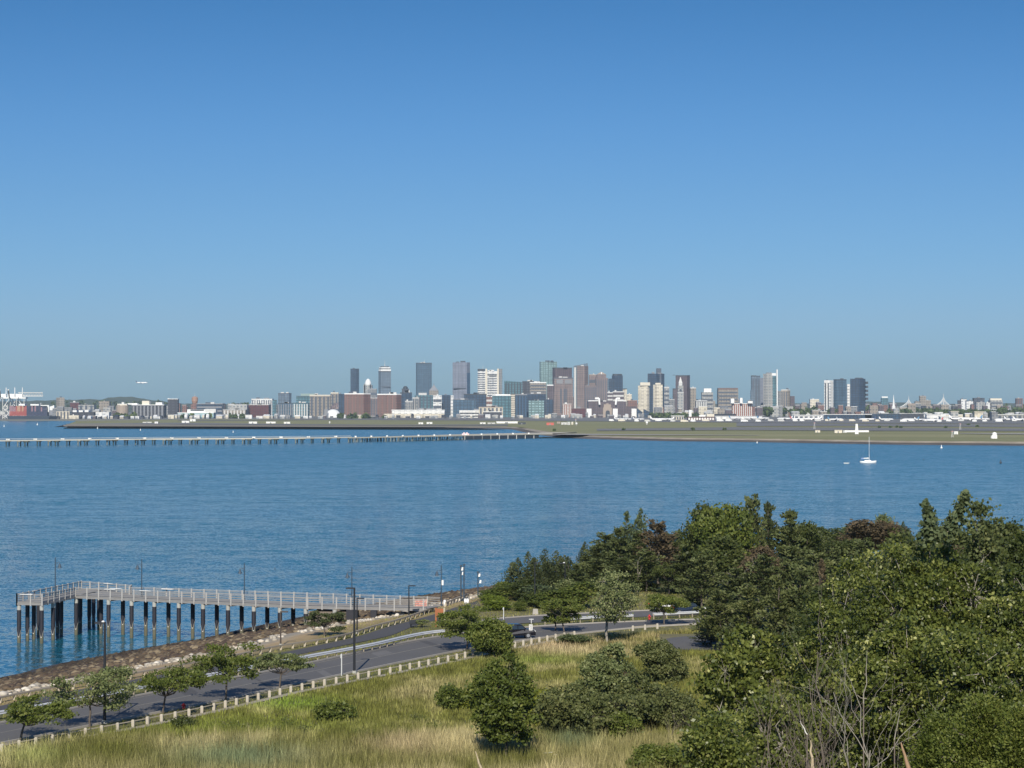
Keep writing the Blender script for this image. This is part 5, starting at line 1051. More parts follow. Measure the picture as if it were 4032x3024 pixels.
def railrun(a, b_, step=2.04, h=1.15, infill=True):
    P = along([a, b_], step)
    for x, y in P: MB().box(x-.09, x+.09, y-.09, y+.09, ZD2-.5, ZD2+h+.1).build('rail_post', P_rail, pier)
    mb = MB()
    for z in (.16, .45, .74, 1.0): mb.beam((*a, ZD2+z), (*b_, ZD2+z), .05, .09 if infill else .06)
    mb.build('rail_bars', P_bar, pier); MB().beam((*a, ZD2+h), (*b_, ZD2+h), .12, .06).build('hand_rail', P_rail, pier)
for a, b_ in ((F0, F1), (F1, F2), (B0+fr*6.5, F2b), (E1, F0), (E0, E1), (E0, G0), (G0, G2), (G2, G3)): railrun(tuple(a), tuple(b_))
def board(p, d, L=1.9, z=1.0, tilt=.0):
    a = np.array(p)-d*L/2; b_ = np.array(p)+d*L/2
    MB().beam((*a, ZD2+z+.12), (*b_, ZD2+z+.12), .34, .07).build('rail_shelf', P_bwhite, pier)
onF = lambda x: tuple(np.array(F0)+fr*((wx(x, 322)-F0[0])/fr[0]))
e01 = (np.array(E1)-np.array(E0))/3.75
board(tuple(np.array(E0)*.62+np.array(E1)*.38), e01); board(onF(413), fr); board(onF(437), fr, z=1.15); board(onF(566), fr); board(tuple(np.array(onF(588))+nb*WID), fr); board(tuple(np.array(G0)*.45+np.array(G2)*.55), (G2-G0)/np.linalg.norm(G2-G0)); board(tuple(np.array(E0)+hd*6), hd, 1.6)
def pile(x, y, zt, jb=1.55, cap=True, r_=.26, nm='pile', parent=None):
    o = MB().tube((x, y, -3), (x, y, zt), r_, r_, 14).build('pile', P_weed, pier, True)
    n = 14; mb = MB(); R_ = r_+.045
    zb = [jb+.85*abs(math.sin((2*math.pi*i/n+math.pi/2)/1.0*1.0)*0)+.95*(1-abs(math.cos(2*math.pi*i/n+math.pi/2+.25)))*0+1.0*abs(math.sin((2*math.pi*i/n+math.pi/2)))*0 for i in range(n)]
    zb = [jb+1.35*abs(math.cos(2*math.pi*i/n)) for i in range(n)]     # the wrap ends in a point facing the shore
    zt_ = zt-(.75 if cap else .1)
    for i in range(n):
        j = (i+1) % n; c_ = lambda k, rr_: (x+rr_*math.cos(2*math.pi*k/n), y+rr_*math.sin(2*math.pi*k/n))
        mb.face([(*c_(i, R_), zb[i]), (*c_(j, R_), zb[j]), (*c_(j, R_), zt_), (*c_(i, R_), zt_)])
    mb.build('jacket', P_jack, o)
    mb = MB(); R2 = R_+.02
    for i in range(n):
        j = (i+1) % n; mb.face([(*c_(i, R2), zb[i]-.09), (*c_(j, R2), zb[j]-.09), (*c_(j, R2), zb[j]+.04), (*c_(i, R2), zb[i]+.04)])
    mb.build('jacket_edge', P_chev, o)
    if cap: MB().tube((x, y, zt-.75), (x, y, zt), r_+.02, r_+.04, 12).build('cap', P_conc, o)
def under(p): return p[0], p[1]
for x in (401, 501, 599, 703, 805, 909, 1015, 1121, 1225, 1340):
    p = np.array(onF(x))+nb*.25; q = np.array(onF(x))+nb*(WID-.35)
    ht = max(1.2, float(hgt(np.array([p[0]]), np.array([p[1]]))[0])+.25)
    pile(p[0], p[1], ZD2-.35, max(.55, ht)); pile(q[0], q[1], ZD2-.35, max(.75, ht), cap=False)
    MB().beam((*p, ZD2-.47), (*q, ZD2-.47), .5, .3).build('cap_beam', P_wood, pier)
for p, c_ in ((np.array(E0)+hd*.3+e01*.2, True), (np.array(E1)+hd*.3-e01*.2, True), (np.array(E0)+hd*3.2+e01*.2, False), (np.array(E1)+hd*4.6-e01*.3, True), (np.array(E0)+hd*5.2+e01*.3, False), (np.array(F0)+hd*.3, True), (np.array(F0)+hd*2.8-e01*1.0, False), (np.array(F0)+hd*.5+fr*2.1+nb*3, False), (np.array(G1)-hd*2, False), (np.array(G2)-fr*1.5, False)):
    pile(p[0], p[1], ZD2-.35, .6, c_)
for x, D in ((228, 333), (243, 330.5), (304, 336), (318, 340), (353, 341), (370, 345), (391, 337), (153, 329)): pile(wx(x, D), D, ZD2-.35, .6, False)
for x, w_ in ((1400, 1.4), (1486, .8)): 
    p = np.array(onF(x))+nb*.6; MB().box(p[0]-w_/2, p[0]+w_/2, p[1], p[1]+2.6, 2, ZD2-.4).build('abutment', P_jack, pier)
MB().prism([tuple(np.array(onF(1235))+nb*.3), tuple(np.array(onF(1380))+nb*.3), tuple(np.array(onF(1380))+nb*WID), tuple(np.array(onF(1235))+nb*WID)], 1.5, ZD2-.75).build('stone_abutment', paint('stone_rubble', (.22, .18, .14), .95, 0, .4, 2), pier)
# salmon banner on the shore end
p0, p1 = pt(1634, 2386, 312), pt(1681, 2386, 313); t = thing('banner', 'faded salmon-red patterned banner at the landward end of the pier', 'banner', (p0[0], p0[1], 4.9))
m, nt, b = nmat('salmon_banner'); nn = noise(nt, 3.2, 3, .6, geo(nt)); nt.links.new(ramp(nt, nn.outputs[0], [(.35, (.45, .13, .10)), (.5, (.55, .24, .19)), (.62, (.70, .45, .38))]), b.inputs['Base Color'])
MB().box(0, p1[0]-p0[0], 0, .04, .55, 1.72).build('panel', m, t)
for q in (-.1, p1[0]-p0[0]+.05): MB().box(q-.06, q+.06, -.06, .1, -1, 1.8).build('post', P_post, t)
# ------------------------------------------------------------------ lamps
def shore_lamp(label, x, ytop, D, z0, side, group='bell lamps of the pier and shore'):
    X = wx(x, D); h = wz(ytop, D)-z0; t = thing('bell_lamp', label, 'street lamp', (X, D, z0), 0, group)
    MB().tube((0, 0, 0), (0, 0, h), .085, .07, 10).build('pole', P_blue, t); s = side; za = h-.75
    MB().tube((0, 0, za), (s*.62, 0, za+.03), .035, .03, 6).tube((s*.62, 0, za+.03), (s*.62, 0, za-.12), .03, .03, 6).tube((0, 0, za-.45), (s*.35, 0, za), .02, .02, 5).build('arm', P_blue, t)
    o = MB().lathe((s*.62, 0), [(.05, za-.1), (.13, za-.2), (.2, za-.5), (.33, za-.66), (.34, za-.7)], 12).build('lamp_shade', P_blue, t, True)
    MB().lathe((s*.62, 0), [(.12, za-.66), (.13, za-.78), (.02, za-.84)], 10).build('bulb_glass', P_bwhite, o); MB().tube((0, 0, 0), (0, 0, .25), .16, .14, 10).build('base', P_blue, t)
pD = lambda x, off: (np.array(onF(x))+nb*off)[1]
shore_lamp('bell lamp standing on the outer head of the pier, lantern to the right', 219, 2195, float((np.array(E0)+hd*8)[1]), ZD2, 1)
shore_lamp('bell lamp on the pier beside the paired white boards, lantern to the left', 559, 2201, float(pD(559, WID+.1)), ZD2, -1)
shore_lamp('bell lamp at the middle of the pier walkway', 963, 2217, float(pD(963, WID+.1)), ZD2, -1)
shore_lamp('bell lamp near the landward end of the pier, behind a black roadside pole', 1386, 2232, float(pD(1386, WID+.1)), ZD2, -1)
shore_lamp('bell lamp with a small white notice on its pole, among the rocks', 1738, 2225, 322, 4.9, -1)
MB().box(wx(1743, 322)-.13, wx(1743, 322)+.13, 321.8, 321.84, 8.0-.2, 8.6-.1).build('notice', P_bwhite, None)
nb_ = bpy.data.objects['notice']; tag(nb_, 'small white notice fixed to a lamp pole by the rocks', 'sign')
def flood(label, x, ytop, D, heads, z0=4.95):
    X = wx(x, D); h = wz(ytop, D)-z0; t = thing('flag_lamp', label, 'street lamp', (X, D, z0), 0, 'tall dark poles with pale heads')
    MB().tube((0, 0, 0), (0, 0, h), .10, .09, 10).build('pole', P_blue, t); MB().lathe((0, 0), [(.1, h), (.2, h+.05), (.18, h+.2), (.02, h+.28)], 10).build('pole_cap', P_blue, t)
    for i, (dx, dz, s) in enumerate(heads): MB().prism([(dx-.12*s, -.1), (dx+.16*s, -.1), (dx+.16*s, .1), (dx-.12*s, .1)], h+dz-.45, h+dz, top=[(dx-.02, -.08), (dx+.22*s, -.08), (dx+.22*s, .08), (dx-.02, .08)]).build('pale_head', P_bwhite, t)
flood('tall dark pole with a pale head, left of a close pair', 1815, 2231, 330, [(.15, -.1, 1), (.2, -.75, .6)]); flood('thicker dark pole, right of a close pair behind the white bollards', 1827, 2227, 329, [])
flood('shorter dark pole with two pale heads above the shrubs', 1882, 2256, 338, [(.15, -.1, 1), (.3, -1.05, 1)])
def pathlamp(label, x, ytop, ybase, side, h_arm=.55, z0=4.95, mat=None, group='black roadside and path poles', r_=.09, white=False):
    X, D, _ = px(x, ybase, z0); h = wz(ytop, D)-z0; mat = mat or P_black; t = thing('street_lamp', label, 'street lamp', (X, D, z0), 0, group)
    MB().tube((0, 0, 0), (0, 0, h), r_*1.15, r_*.8, 10).build('pole', mat, t); o = MB().box(min(0, side*h_arm*1.6), max(0, side*h_arm*1.6), -.16, .16, h-.12, h+.02).build('lamp_head', mat, t)
    MB().tube((0, 0, 0), (0, 0, .3), r_*2, r_*1.9, 10).build('base', P_conc, t)
    if white: MB().lathe((side*.15, 0), [(.14, h), (.15, h+.08), (.02, h+.16)], 8).build('photocell', P_bwhite, o)
pathlamp('tall black pole standing by the fence at the left of the road', 412, 2450, 2849, -1, r_=.125, white=True)
pathlamp('tall black pole by the road near the middle of the fence', 1395, 2314, 2652, -1, r_=.125)
pathlamp('slim rust-brown pole on the sandy verge below the pier', 1105, 2407, 2545, 1, mat=paint('brown_pole', (.07, .055, .045), .6))
pathlamp('slim dark pole on the verge directly behind the tall black middle pole', 1406, 2354, 2495, 1, mat=P_black)
pathlamp('slim dark pole with a short arm beside the timber rail and bench', 1610, 2305, 2431, 1, mat=P_black)
pathlamp('black pole before the left cedars above the upper lane', 2106, 2215, 2392, 1); pathlamp('black pole before the cedars, right of the other', 2225, 2217, 2356, -1, white=True)
# ------------------------------------------------------------------ signs, bench, bollards, hydrants
X, D, _ = px(1733, 2466, 4.95); t = thing('notice_board', 'brown timber notice board on two posts beside the footpath', 'sign', (X, D, 4.95)); P_brd = paint('brown_board', (.34, .12, .05), .8, 0, .15, 1.5); w_ = 33*D/F/2
MB().box(-w_, w_, -.03, .05, 1.15, 2.25).build('board', P_brd, t)
for s in (-1, 1): MB().box(s*w_-.11, s*w_+.11, -.14, .14, -.2, 2.35).build('post', P_brd if s < 0 else P_woodd, t)
MB().box(-w_*.75, w_*.75, .3, .4, .1, .75).build('dark_panel', P_black, t)
X, D, _ = px(1640, 2471, 4.95); t = thing('park_bench', 'black slatted bench on the grass island by the footpath', 'bench', (X, D, 4.95), math.radians(20))
MB().box(-.85, .85, -.25, .2, .42, .47).build('seat', P_black, t); MB().prism([(-.85, .2), (.85, .2), (.85, .25), (-.85, .25)], .47, .95, top=[(-.85, .32), (.85, .32), (.85, .37), (-.85, .37)]).build('backrest', P_black, t)
for q in (-.7, .7): MB().box(q-.04, q+.04, -.22, -.16, 0, .42).build('leg', P_black, t); MB().box(q-.04, q+.04, .2, .26, 0, .47).build('leg', P_black, t)
def lettered(t, txt, size, loc, mat, name='lettering'):
    cu = bpy.data.curves.new(name, 'FONT'); cu.body = txt; cu.size = size; cu.align_x = 'CENTER'; cu.align_y = 'CENTER'; cu.extrude = .003; cu.space_line = .9
    o = bpy.data.objects.new(name, cu); COL.objects.link(o); dg = bpy.context.evaluated_depsgraph_get(); me = bpy.data.meshes.new_from_object(o.evaluated_get(dg)); bpy.data.objects.remove(o)
    me.materials.clear(); me.materials.append(mat); o = bpy.data.objects.new(name, me); COL.objects.link(o); o.parent = t; o.location = loc; o.rotation_euler = (math.pi/2, 0, 0); return o
X, D, _ = px(2090, 2515, 4.95); t = thing('speed_sign', 'white rectangular speed limit sign on a pale post before the black car', 'sign', (X, D, 4.95)); w_ = 14*D/F/2; z0_, z1_ = wz(2482, D)-4.95, wz(2459, D)-4.95
MB().box(w_*-1, w_, -.02, .02, z0_, z1_).build('panel', P_bwhite, t); MB().box(-.05, .05, .02, .08, 0, z1_).build('post', P_bwhite, t)
lettered(t, 'SPEED\nLIMIT', .15, (0, -.03, z1_-.22), P_black); lettered(t, '25', .36, (0, -.03, z0_+.2), P_black)
for x, yb, yt_, lb in ((1345, 2661, 2574, 'thin pale sign post at the fence left of the tall black middle pole, sign edge-on'), (1983, 2440, 2391, 'thin pale post on the upper grass before the cedars'), (2092, 2455, 2436, 'pale post with a cross plate behind the speed sign')):
    X, D, _ = px(x, yb, 4.95); h = wz(yt_, D)-4.95; t = thing('sign_post', lb, 'sign', (X, D, 4.95)); MB().box(-.05, .05, -.03, .03, 0, h).build('post', P_gal, t); MB().box(-.12 if x != 2092 else -.3, .03 if x != 2092 else .3, -.035, .035, h*.8, h*.97).build('plate', P_gal, t)
def bollard(x, yb, yt_, lb, w_=.18):
    X, D, _ = px(x, yb, 4.95); h = wz(yt_, D)-4.95; t = thing('bollard', lb, 'bollard', (X, D, 4.95), 0, 'thick white bollards at the path gap'); MB().tube((0, 0, 0), (0, 0, h*.85), w_, w_, 12).build('post', P_bwhite, t, True); MB().lathe((0, 0), [(w_*1.1, h*.85), (w_*1.1, h*.93), (w_*.6, h), (.01, h*1.01)], 12).build('cap', P_bwhite, t, True)
bollard(1751, 2388, 2362, 'white bollard standing alone at the gap in the timber rail'); bollard(1832, 2379, 2357, 'left of two white bollards by the shrubs'); bollard(1842, 2379, 2357, 'right of two white bollards by the shrubs')
P_hyd = paint('hydrant_red', (.55, .03, .03), .45, 0, .15, 2)
for x, yb, yt_, lb in ((723, 2791, 2769, 'dark red hydrant at the road edge among tree shadows on the left'), (2557, 2442, 2420, 'red hydrant in the gap of the white median rail')):
    X, D, _ = px(x, yb, 4.95); h = wz(yt_, D)-4.95; t = thing('fire_hydrant', lb, 'hydrant', (X, D, 4.95)); MB().lathe((0, 0), [(.17, 0), (.17, .05), (.12, .06), (.12, h*.7), (.16, h*.72), (.15, h*.85), (.06, h*.97), (.01, h)], 12).build('barrel', P_hyd, t, True)
    MB().tube((-.22, 0, h*.6), (.22, 0, h*.6), .06, .06, 8).tube((0, -.22, h*.55), (0, 0, h*.55), .07, .07, 8).build('outlet', P_hyd, t); MB().tube((0, 0, h*.95), (0, 0, h*1.05), .04, .04, 6).build('cap_nut', P_hyd, t)
X, D, _ = px(2108, 2418, 4.95); t = thing('stone_block', 'pale stone block beside the left black pole on the upper grass', 'stone', (X, D, 4.95)); MB().prism([(-.4, -.3), (.4, -.3), (.4, .3), (-.4, .3)], -.1, .7, top=[(-.3, -.22), (.33, -.22), (.3, .25), (-.32, .25)]).build('block', M_kerb, t)
# ------------------------------------------------------------------ cars
def car(label, x, yb, ang, body, kind='suv', z0=4.98, D=None, L=4.7, H=1.75, W_=1.86):
    X, Dp, _ = px(x, yb, z0); t = thing('parked_car', label, 'car', (X, Dp, z0), math.radians(ang), 'cars on the shore road'); h = H/1.75
    if kind == 'suv': prof = [(-2.3, .35), (-2.32, .8), (-2.2, 1.05), (-1.95, 1.62*h), (-1.7, 1.72*h), (.35, 1.72*h), (.7, 1.62*h), (1.25, 1.12), (2.1, 1.0), (2.3, .82), (2.33, .38)]
    else: prof = [(-2.2, .35), (-2.2, .95), (-1.95, 1.5*h), (-1.5, 1.6*h), (.3, 1.58*h), (1.35, .98), (2.1, .82), (2.2, .4)]
    prof = [(a*L/4.65, b_) for a, b_ in prof]
    rings = []
    for s, k in ((-1, .86), (-.94, 1), (.94, 1), (1, .86)):
        rings.append([(a*(.985 if abs(s) == 1 else 1), s*W_/2*(1 if b_ < 1.12 else .84), b_*(1 if abs(s) < 1 or b_ < .5 else .985)) for a, b_ in prof])
    MB().loft(rings).build('body', body, t); gl = paint('car_glass', (.02, .03, .04), .08, 0, .1)
    top = 1.6*h; xs = [(-1.8, -.9), (-.82, .12), (.2, .95)] if kind == 'suv' else [(-1.7, -.8), (-.7, .1), (.18, 1.0)]
    for s in (-1, 1):
        for a, b_ in xs: MB().face([(a, s*(W_/2+.012), 1.13), (b_+(.12 if b_ > .5 else 0), s*(W_/2+.012), 1.13), (b_-(.25 if b_ > .5 else 0), s*(W_/2*.86+.012), top-.05), (a+(.1 if a < -1.5 else 0), s*(W_/2*.86+.012), top-.05)]).build('side_window', gl, t)
        MB().tube((.95, s*(W_/2), 1.15), (.95, s*(W_/2+.2), 1.18), .09, .08, 6).build('wing_mirror', body, t)
        MB().box(2.12*L/4.65, 2.34*L/4.65, s*.55-.18, s*.55+.18, .78, .9).build('headlight', P_bwhite, t); MB().box(-2.36*L/4.65, -2.2*L/4.65, s*.72-.09, s*.72+.09, .85, 1.1).build('tail_light', P_hyd, t)
        for q in (-1.42, 1.42):
            o = MB().tube((q, s*(W_/2-.22), .36), (q, s*(W_/2+.03), .36), .36, .36, 18).build('wheel', P_black, t); MB().tube((q, s*(W_/2+.03), .36), (q, s*(W_/2+.045), .36), .21, .19, 12).build('rim', P_grey, o)
    k0 = (1.25, 1.13) if kind == 'suv' else (1.36, 1.0); k1 = (.68, 1.6*h) if kind == 'suv' else (.35, 1.54*h)
    MB().face([(k0[0]*L/4.65+.01, -.78, k0[1]+.03), (k0[0]*L/4.65+.01, .78, k0[1]+.03), (k1[0]*L/4.65+.03, .68, k1[1]), (k1[0]*L/4.65+.03, -.68, k1[1])]).build('windscreen', gl, t)
    return t
P_blk = paint('car_black', (.012, .012, .018), .22, .2, .1); P_nav = paint('car_navy', (.02, .03, .055), .2, .3, .1); P_whc = paint('car_white', (.75, .75, .73), .3, 0, .05)
car('black sport utility car driving right, partly behind the round roadside bush', 2030, 2512, 8, P_blk, 'suv')
car('dark navy hatchback in the upper lane beside the pines', 2712, 2418, 4, P_nav, 'van', L=4.4, H=1.7)
car('white car in the upper lane hidden behind a small tree', 2618, 2406, 3, P_whc, 'van', L=4.3, H=1.6)
# ------------------------------------------------------------------ vegetation
G = {
 'dark': leaf_mat('dark_foliage', [(0, (.024, .036, .011)), (.5, (.048, .068, .021)), (1, (.095, .115, .04))]),
 'mid': leaf_mat('green_foliage', [(0, (.042, .064, .014)), (.5, (.08, .112, .025)), (1, (.15, .175, .05))]),
 'bright': leaf_mat('bright_foliage', [(0, (.07, .11, .015)), (.5, (.12, .17, .025)), (1, (.19, .24, .05))]),
 'silver': leaf_mat('silvery_foliage', [(0, (.06, .085, .035)), (.5, (.11, .145, .065)), (1, (.20, .23, .12))]),
 'pine': leaf_mat('pine_needles', [(0, (.030, .045, .018)), (.5, (.060, .082, .032)), (1, (.11, .13, .055))], .7, .1),
 'cedar': leaf_mat('cedar_needles', [(0, (.022, .036, .016)), (.5, (.043, .06, .027)), (1, (.078, .092, .045))], .7, .1),
 'brown': leaf_mat('browning_foliage', [(0, (.04, .034, .022)), (.5, (.075, .062, .042)), (1, (.12, .10, .065))], .8, .1),
 'olive': leaf_mat('olive_foliage', [(0, (.042, .058, .022)), (.5, (.085, .107, .043)), (1, (.155, .175, .08))]),
 'bluegreen': leaf_mat('blue_needles', [(0, (.032, .052, .028)), (.5, (.06, .088, .047)), (1, (.10, .13, .07))], .7, .1),
 'glossy': leaf_mat('glossy_foliage', [(0, (.032, .048, .014)), (.5, (.078, .105, .028)), (.82, (.15, .18, .052)), (1, (.30, .33, .15))], .38, .2),  # lightest stops paint highlights into the leaf colour
 'yellow': leaf_mat('yellow_foliage', [(0, (.08, .11, .015)), (.5, (.14, .17, .025)), (1, (.20, .22, .04))]),
}
P_bark = paint('bark', (.12, .10, .085), .95, 0, .35, 4); P_barkp = paint('pale_bark', (.30, .275, .23), .9, 0, .25, 3); P_barkd = paint('dead_wood', (.17, .14, .115), .9, 0, .3, 3)
def ell(rg, n): q = rg.normal(size=(n, 3)); return q/np.linalg.norm(q, axis=1)[:, None]
def wood(segs, mat, t, name='trunk', n=5):
    V = []; Q = []; k = 0
    for p0, p1, r0, r1 in segs:
        a = np.array(p0, float); b = np.array(p1, float); d = b-a; L = np.linalg.norm(d)
        if L < 1e-6: continue
        d /= L; q = np.array([0, 0, 1.]) if abs(d[2]) < .9 else np.array([1., 0, 0]); e = np.cross(d, q); e /= np.linalg.norm(e); g = np.cross(d, e)
        an = np.arange(n)*2*np.pi/n; R = np.cos(an)[:, None]*e+np.sin(an)[:, None]*g
        V.append(a+R*r0); V.append(b+R*r1); i = np.arange(n); j = (i+1) % n
        Q.append(np.stack([k+i, k+j, k+n+j, k+n+i], 1)); k += 2*n
    return npmesh(name, np.concatenate(V), np.concatenate(Q), mat, t)
def bend(rg, p0, p1, r0, r1, k=4, wob=.12):
    p0 = np.array(p0, float); p1 = np.array(p1, float); L = np.linalg.norm(p1-p0); P = [p0]
    for i in range(1, k+1): P.append(p0+(p1-p0)*i/k+(rg.normal(0, wob*L/k, 3) if i < k else 0))
    return [(P[i], P[i+1], r0+(r1-r0)*i/k, r0+(r1-r0)*(i+1)/k) for i in range(k)]
def broadleaf(rg, H, R, nt=110, kl=60, leaf=.3, zc=.58, zr=.44, lobes=7, sig=.55, trunk=.16, clear=.0, shape=None, up=.3, stretch=1.5):
    """limbs to lobes, twigs to leaf clusters spread through the crown"""
    c0 = np.array([0, 0, H*zc]); L = ell(rg, lobes); L[:, 2] = np.abs(L[:, 2])*rg.choice([1, 1, -.6], lobes); lob = c0+L*np.array([R*.62, R*.62, H*zr*.58])*rg.uniform(.7, 1.08, (lobes, 1)); lr = rg.uniform(.30, .60, lobes)
    segs = bend(rg, (0, 0, -.3), c0*np.array([1, 1, .55]), trunk, trunk*.7, 4, .08)
    fork = c0*np.array([1, 1, .55]); T = []
    for l, r_ in zip(lob, lr):
        segs += bend(rg, fork, l, trunk*.55, trunk*.22, 4, .2)
        m = int(nt/lobes)+1; q = ell(rg, m); q *= rg.uniform(.35, 1.0, (m, 1))**.5; pts = l+q*np.array([R*r_, R*r_, H*zr*r_])
        for p in pts:
            if shape and not shape(p): continue
            T.append(p); segs += bend(rg, l, p, trunk*.14, trunk*.05, 2, .25)
    T = np.array(T); C = np.repeat(T, kl, 0)+rg.normal(0, 1, (len(T)*kl, 3))*np.array([sig, sig, sig*.6]); ok = C[:, 2] > .1; C = C[ok]
    V, Q = leafquads(C, leaf*rg.uniform(.6, 1.25, len(C)), rg, up, stretch); base = np.repeat(rg.normal(0, .16, len(T)), kl)[ok]
    return V, Q, np.clip(.45+base+rg.normal(0, .17, len(C)), 0, 1), segs
def plates(rg, H, R, n=15, kl=230, leaf=.16, flat=.16, z0=.42, trunk=.11):
    """small street tree: flat leafy layers on spreading limbs"""
    T = []; segs = bend(rg, (0, 0, -.2), (rg.normal(0, .1), 0, H*.36), trunk, trunk*.8, 3, .06); f = np.array(segs[-1][1]); S = []
    for i in range(n):
        a = rg.uniform(0, 6.28); r_ = R*math.sqrt(rg.uniform(.02, .8)); z = H*(z0+(.92-z0)*rg.beta(1.5, 1.3))*(1-.12*(r_/R)**2); p = np.array([r_*math.cos(a), r_*math.sin(a), z]); T.append(p); S.append(R*rg.uniform(.22, .38)); segs += bend(rg, f, p-np.array([0, 0, .1]), trunk*.4, trunk*.1, 4, .2)
    C = []; bt = []
    for p, s in zip(T, S):
        for q in range(6):
            u = ell(rg, kl//6); u *= rg.uniform(0, 1, (len(u), 1))**.45; o = rg.normal(0, s*.45, 3)*np.array([1, 1, .16]); C.append(p+o+u*np.array([s*.62, s*.62, H*flat*.42])); bt.append(np.full(len(u), rg.normal(0, .12)))
    C = np.concatenate(C); bt = np.concatenate(bt); V, Q = leafquads(C, leaf*rg.uniform(.6, 1.3, len(C)), rg, .6, 1.5)
    return V, Q, np.clip(.45+bt+rg.normal(0, .17, len(C)), 0, 1), segs
def pine(rg, H, R, whorls=11, nb=7, kl=75, leaf=.26, taper=.75, gap=.12, trunk=.16, droop=-.05, top=.12):
    segs = bend(rg, (0, 0, -.3), (rg.normal(0, .2), rg.normal(0, .2), H), trunk, .03, 6, .03); C = []; A = []; bt = []
    for w_ in range(whorls):
        f = gap+(1-gap)*(w_+rg.uniform(-.5, .5))/whorls; L = R*max(top, (1-f)**taper)*rg.uniform(.75, 1.15); z = H*f
        for b_ in range(nb):
            if rg.random() < .12: continue
            a = 6.28*(b_+rg.uniform(-.35, .35))/nb+w_*.7; l = L*rg.uniform(.5, 1.25); z = H*min(.99, f+rg.uniform(-.05, .05)); d = np.array([math.cos(a), math.sin(a), .22+droop]); p0 = np.array([0, 0, z]); d[2] += rg.uniform(-.1, .35); p1 = p0+d*l; segs += bend(rg, p0, p1, trunk*.22, .015, 2, .06)
            m = max(6, int(kl*(l/R+.2))); t_ = rg.uniform(.25, 1.05, m)[:, None]; sp = .16*l*(1.2-t_)+.13; C.append(p0+(p1-p0)*t_+rg.normal(0, 1, (m, 3))*sp*np.array([1, 1, .8])+np.array([0, 0, .12])); A.append(np.repeat(d[None]+np.array([0, 0, .5]), m, 0)); bt.append(np.full(m, rg.normal(0, .13)))
    C = np.concatenate(C); A = np.concatenate(A); bt = np.concatenate(bt); V, Q = leafquads(C, leaf*rg.uniform(.6, 1.2, len(C)), rg, .2, 1.7, A)
    return V, Q, np.clip(.45+bt+rg.normal(0, .16, len(C)), 0, 1), segs
def cedar(rg, H, R, n=3400, leaf=.24, spires=4):
    segs = bend(rg, (0, 0, -.3), (0, 0, H*.95), .14, .02, 5, .03); C = []; bt = []
    sp = [(0, 0, 1.0)]+[(rg.normal(0, R*.42), rg.normal(0, R*.42), rg.uniform(.62, .88)) for _ in range(spires)]
    for sx, sy, sh in sp:
        m = int(n/len(sp)); f = rg.beta(1.1, 1.35, m); ang = rg.uniform(0, 6.28, m); lump = 1+.5*np.sin(ang*3+f*21+sx*9)+.35*np.sin(f*33+ang*2+sy*7); rr_ = R*.62*(1-f)**.7*lump*rg.uniform(.45, 1.15, m)+.05
        C.append(np.stack([sx*(1-f*.3)+rr_*np.cos(ang), sy*(1-f*.3)+rr_*np.sin(ang), H*sh*(.04+.96*f)], 1)); bt.append(.12*np.sin(ang*2+f*9))
    C = np.concatenate(C); bt = np.concatenate(bt); A = np.stack([C[:, 0]*.3, C[:, 1]*.3, np.full(len(C), 1.0)], 1); V, Q = leafquads(C, leaf*rg.uniform(.6, 1.25, len(C)), rg, .2, 1.8, A)
    return V, Q, np.clip(.42+bt+rg.normal(0, .16, len(C)), 0, 1), segs
def bare(rg, H, R, stems=4, levels=4, r0=.06, nsplit=3, lean=(0, 0)):
    segs = []
    def grow(p, d, L, r_, lv):
        q = p+d*L; segs.extend(bend(rg, p, q, r_, r_*.6, 3, .12))
        if lv == 0: return
        for i in range(nsplit+(1 if rg.random() < .4 else 0)):
            s = rg.uniform(.4, 1.0); nd = d+rg.normal(0, .38, 3)*np.array([1, 1, .6]); nd /= np.linalg.norm(nd); grow(p+d*L*s, nd, L*rg.uniform(.5, .78), r_*.5, lv-1)
    for i in range(stems):
        a = rg.uniform(0, 6.28); d = np.array([math.cos(a)*R/H*.9+lean[0], math.sin(a)*R/H*.9+lean[1], 1]); d /= np.linalg.norm(d); grow(np.array([rg.normal(0, .15), rg.normal(0, .15), -.2]), d, H*.45*rg.uniform(.8, 1.1), r0*rg.uniform(.7, 1.1), levels-1)
    return segs
def put(name, label, cat, parts, loc, leafm, bark=P_bark, group=None, rz=0.):
    t = thing(name, label, cat, loc, rz, group); V, Q, ti, segs = parts
    if V is not None: npmesh('crown', V, Q, leafm, t, {'tint': ti})
    wood(segs, bark, t); return t
LIB = {}
def lib(key, fn):
    if key not in LIB: LIB[key] = fn(np.random.default_rng(abs(hash(key)) % 1000 if False else sum(map(ord, key))*7))
    return LIB[key]
BH, BR = 10.0, 3.4
VAR = {
 'pineA': lambda rg: pine(rg, BH, BR, 12, 7, 85), 'pineB': lambda rg: pine(rg, BH, BR*1.05, 10, 8, 85, taper=.5, gap=.25, top=.3), 'pineC': lambda rg: pine(rg, BH, BR, 13, 6, 80, taper=.9, top=.08, leaf=.24),
 'cedarA': lambda rg: cedar(rg, BH, BR), 'cedarB': lambda rg: cedar(rg, BH, BR, spires=6), 'cedarC': lambda rg: cedar(rg, BH, BR, spires=2),
 'broadA': lambda rg: broadleaf(rg, BH, BR*1.1, 110, 60, .30), 'broadB': lambda rg: broadleaf(rg, BH, BR*1.1, 120, 56, .30, zc=.55, zr=.5, lobes=9), 'bushA': lambda rg: broadleaf(rg, BH, BR*1.1, 100, 55, .34, zc=.42, zr=.52, lobes=8, sig=.6), 'bushB': lambda rg: broadleaf(rg, BH, BR*1.1, 100, 55, .34, zc=.40, zr=.55, lobes=10, sig=.6),
}
PROTO = {}
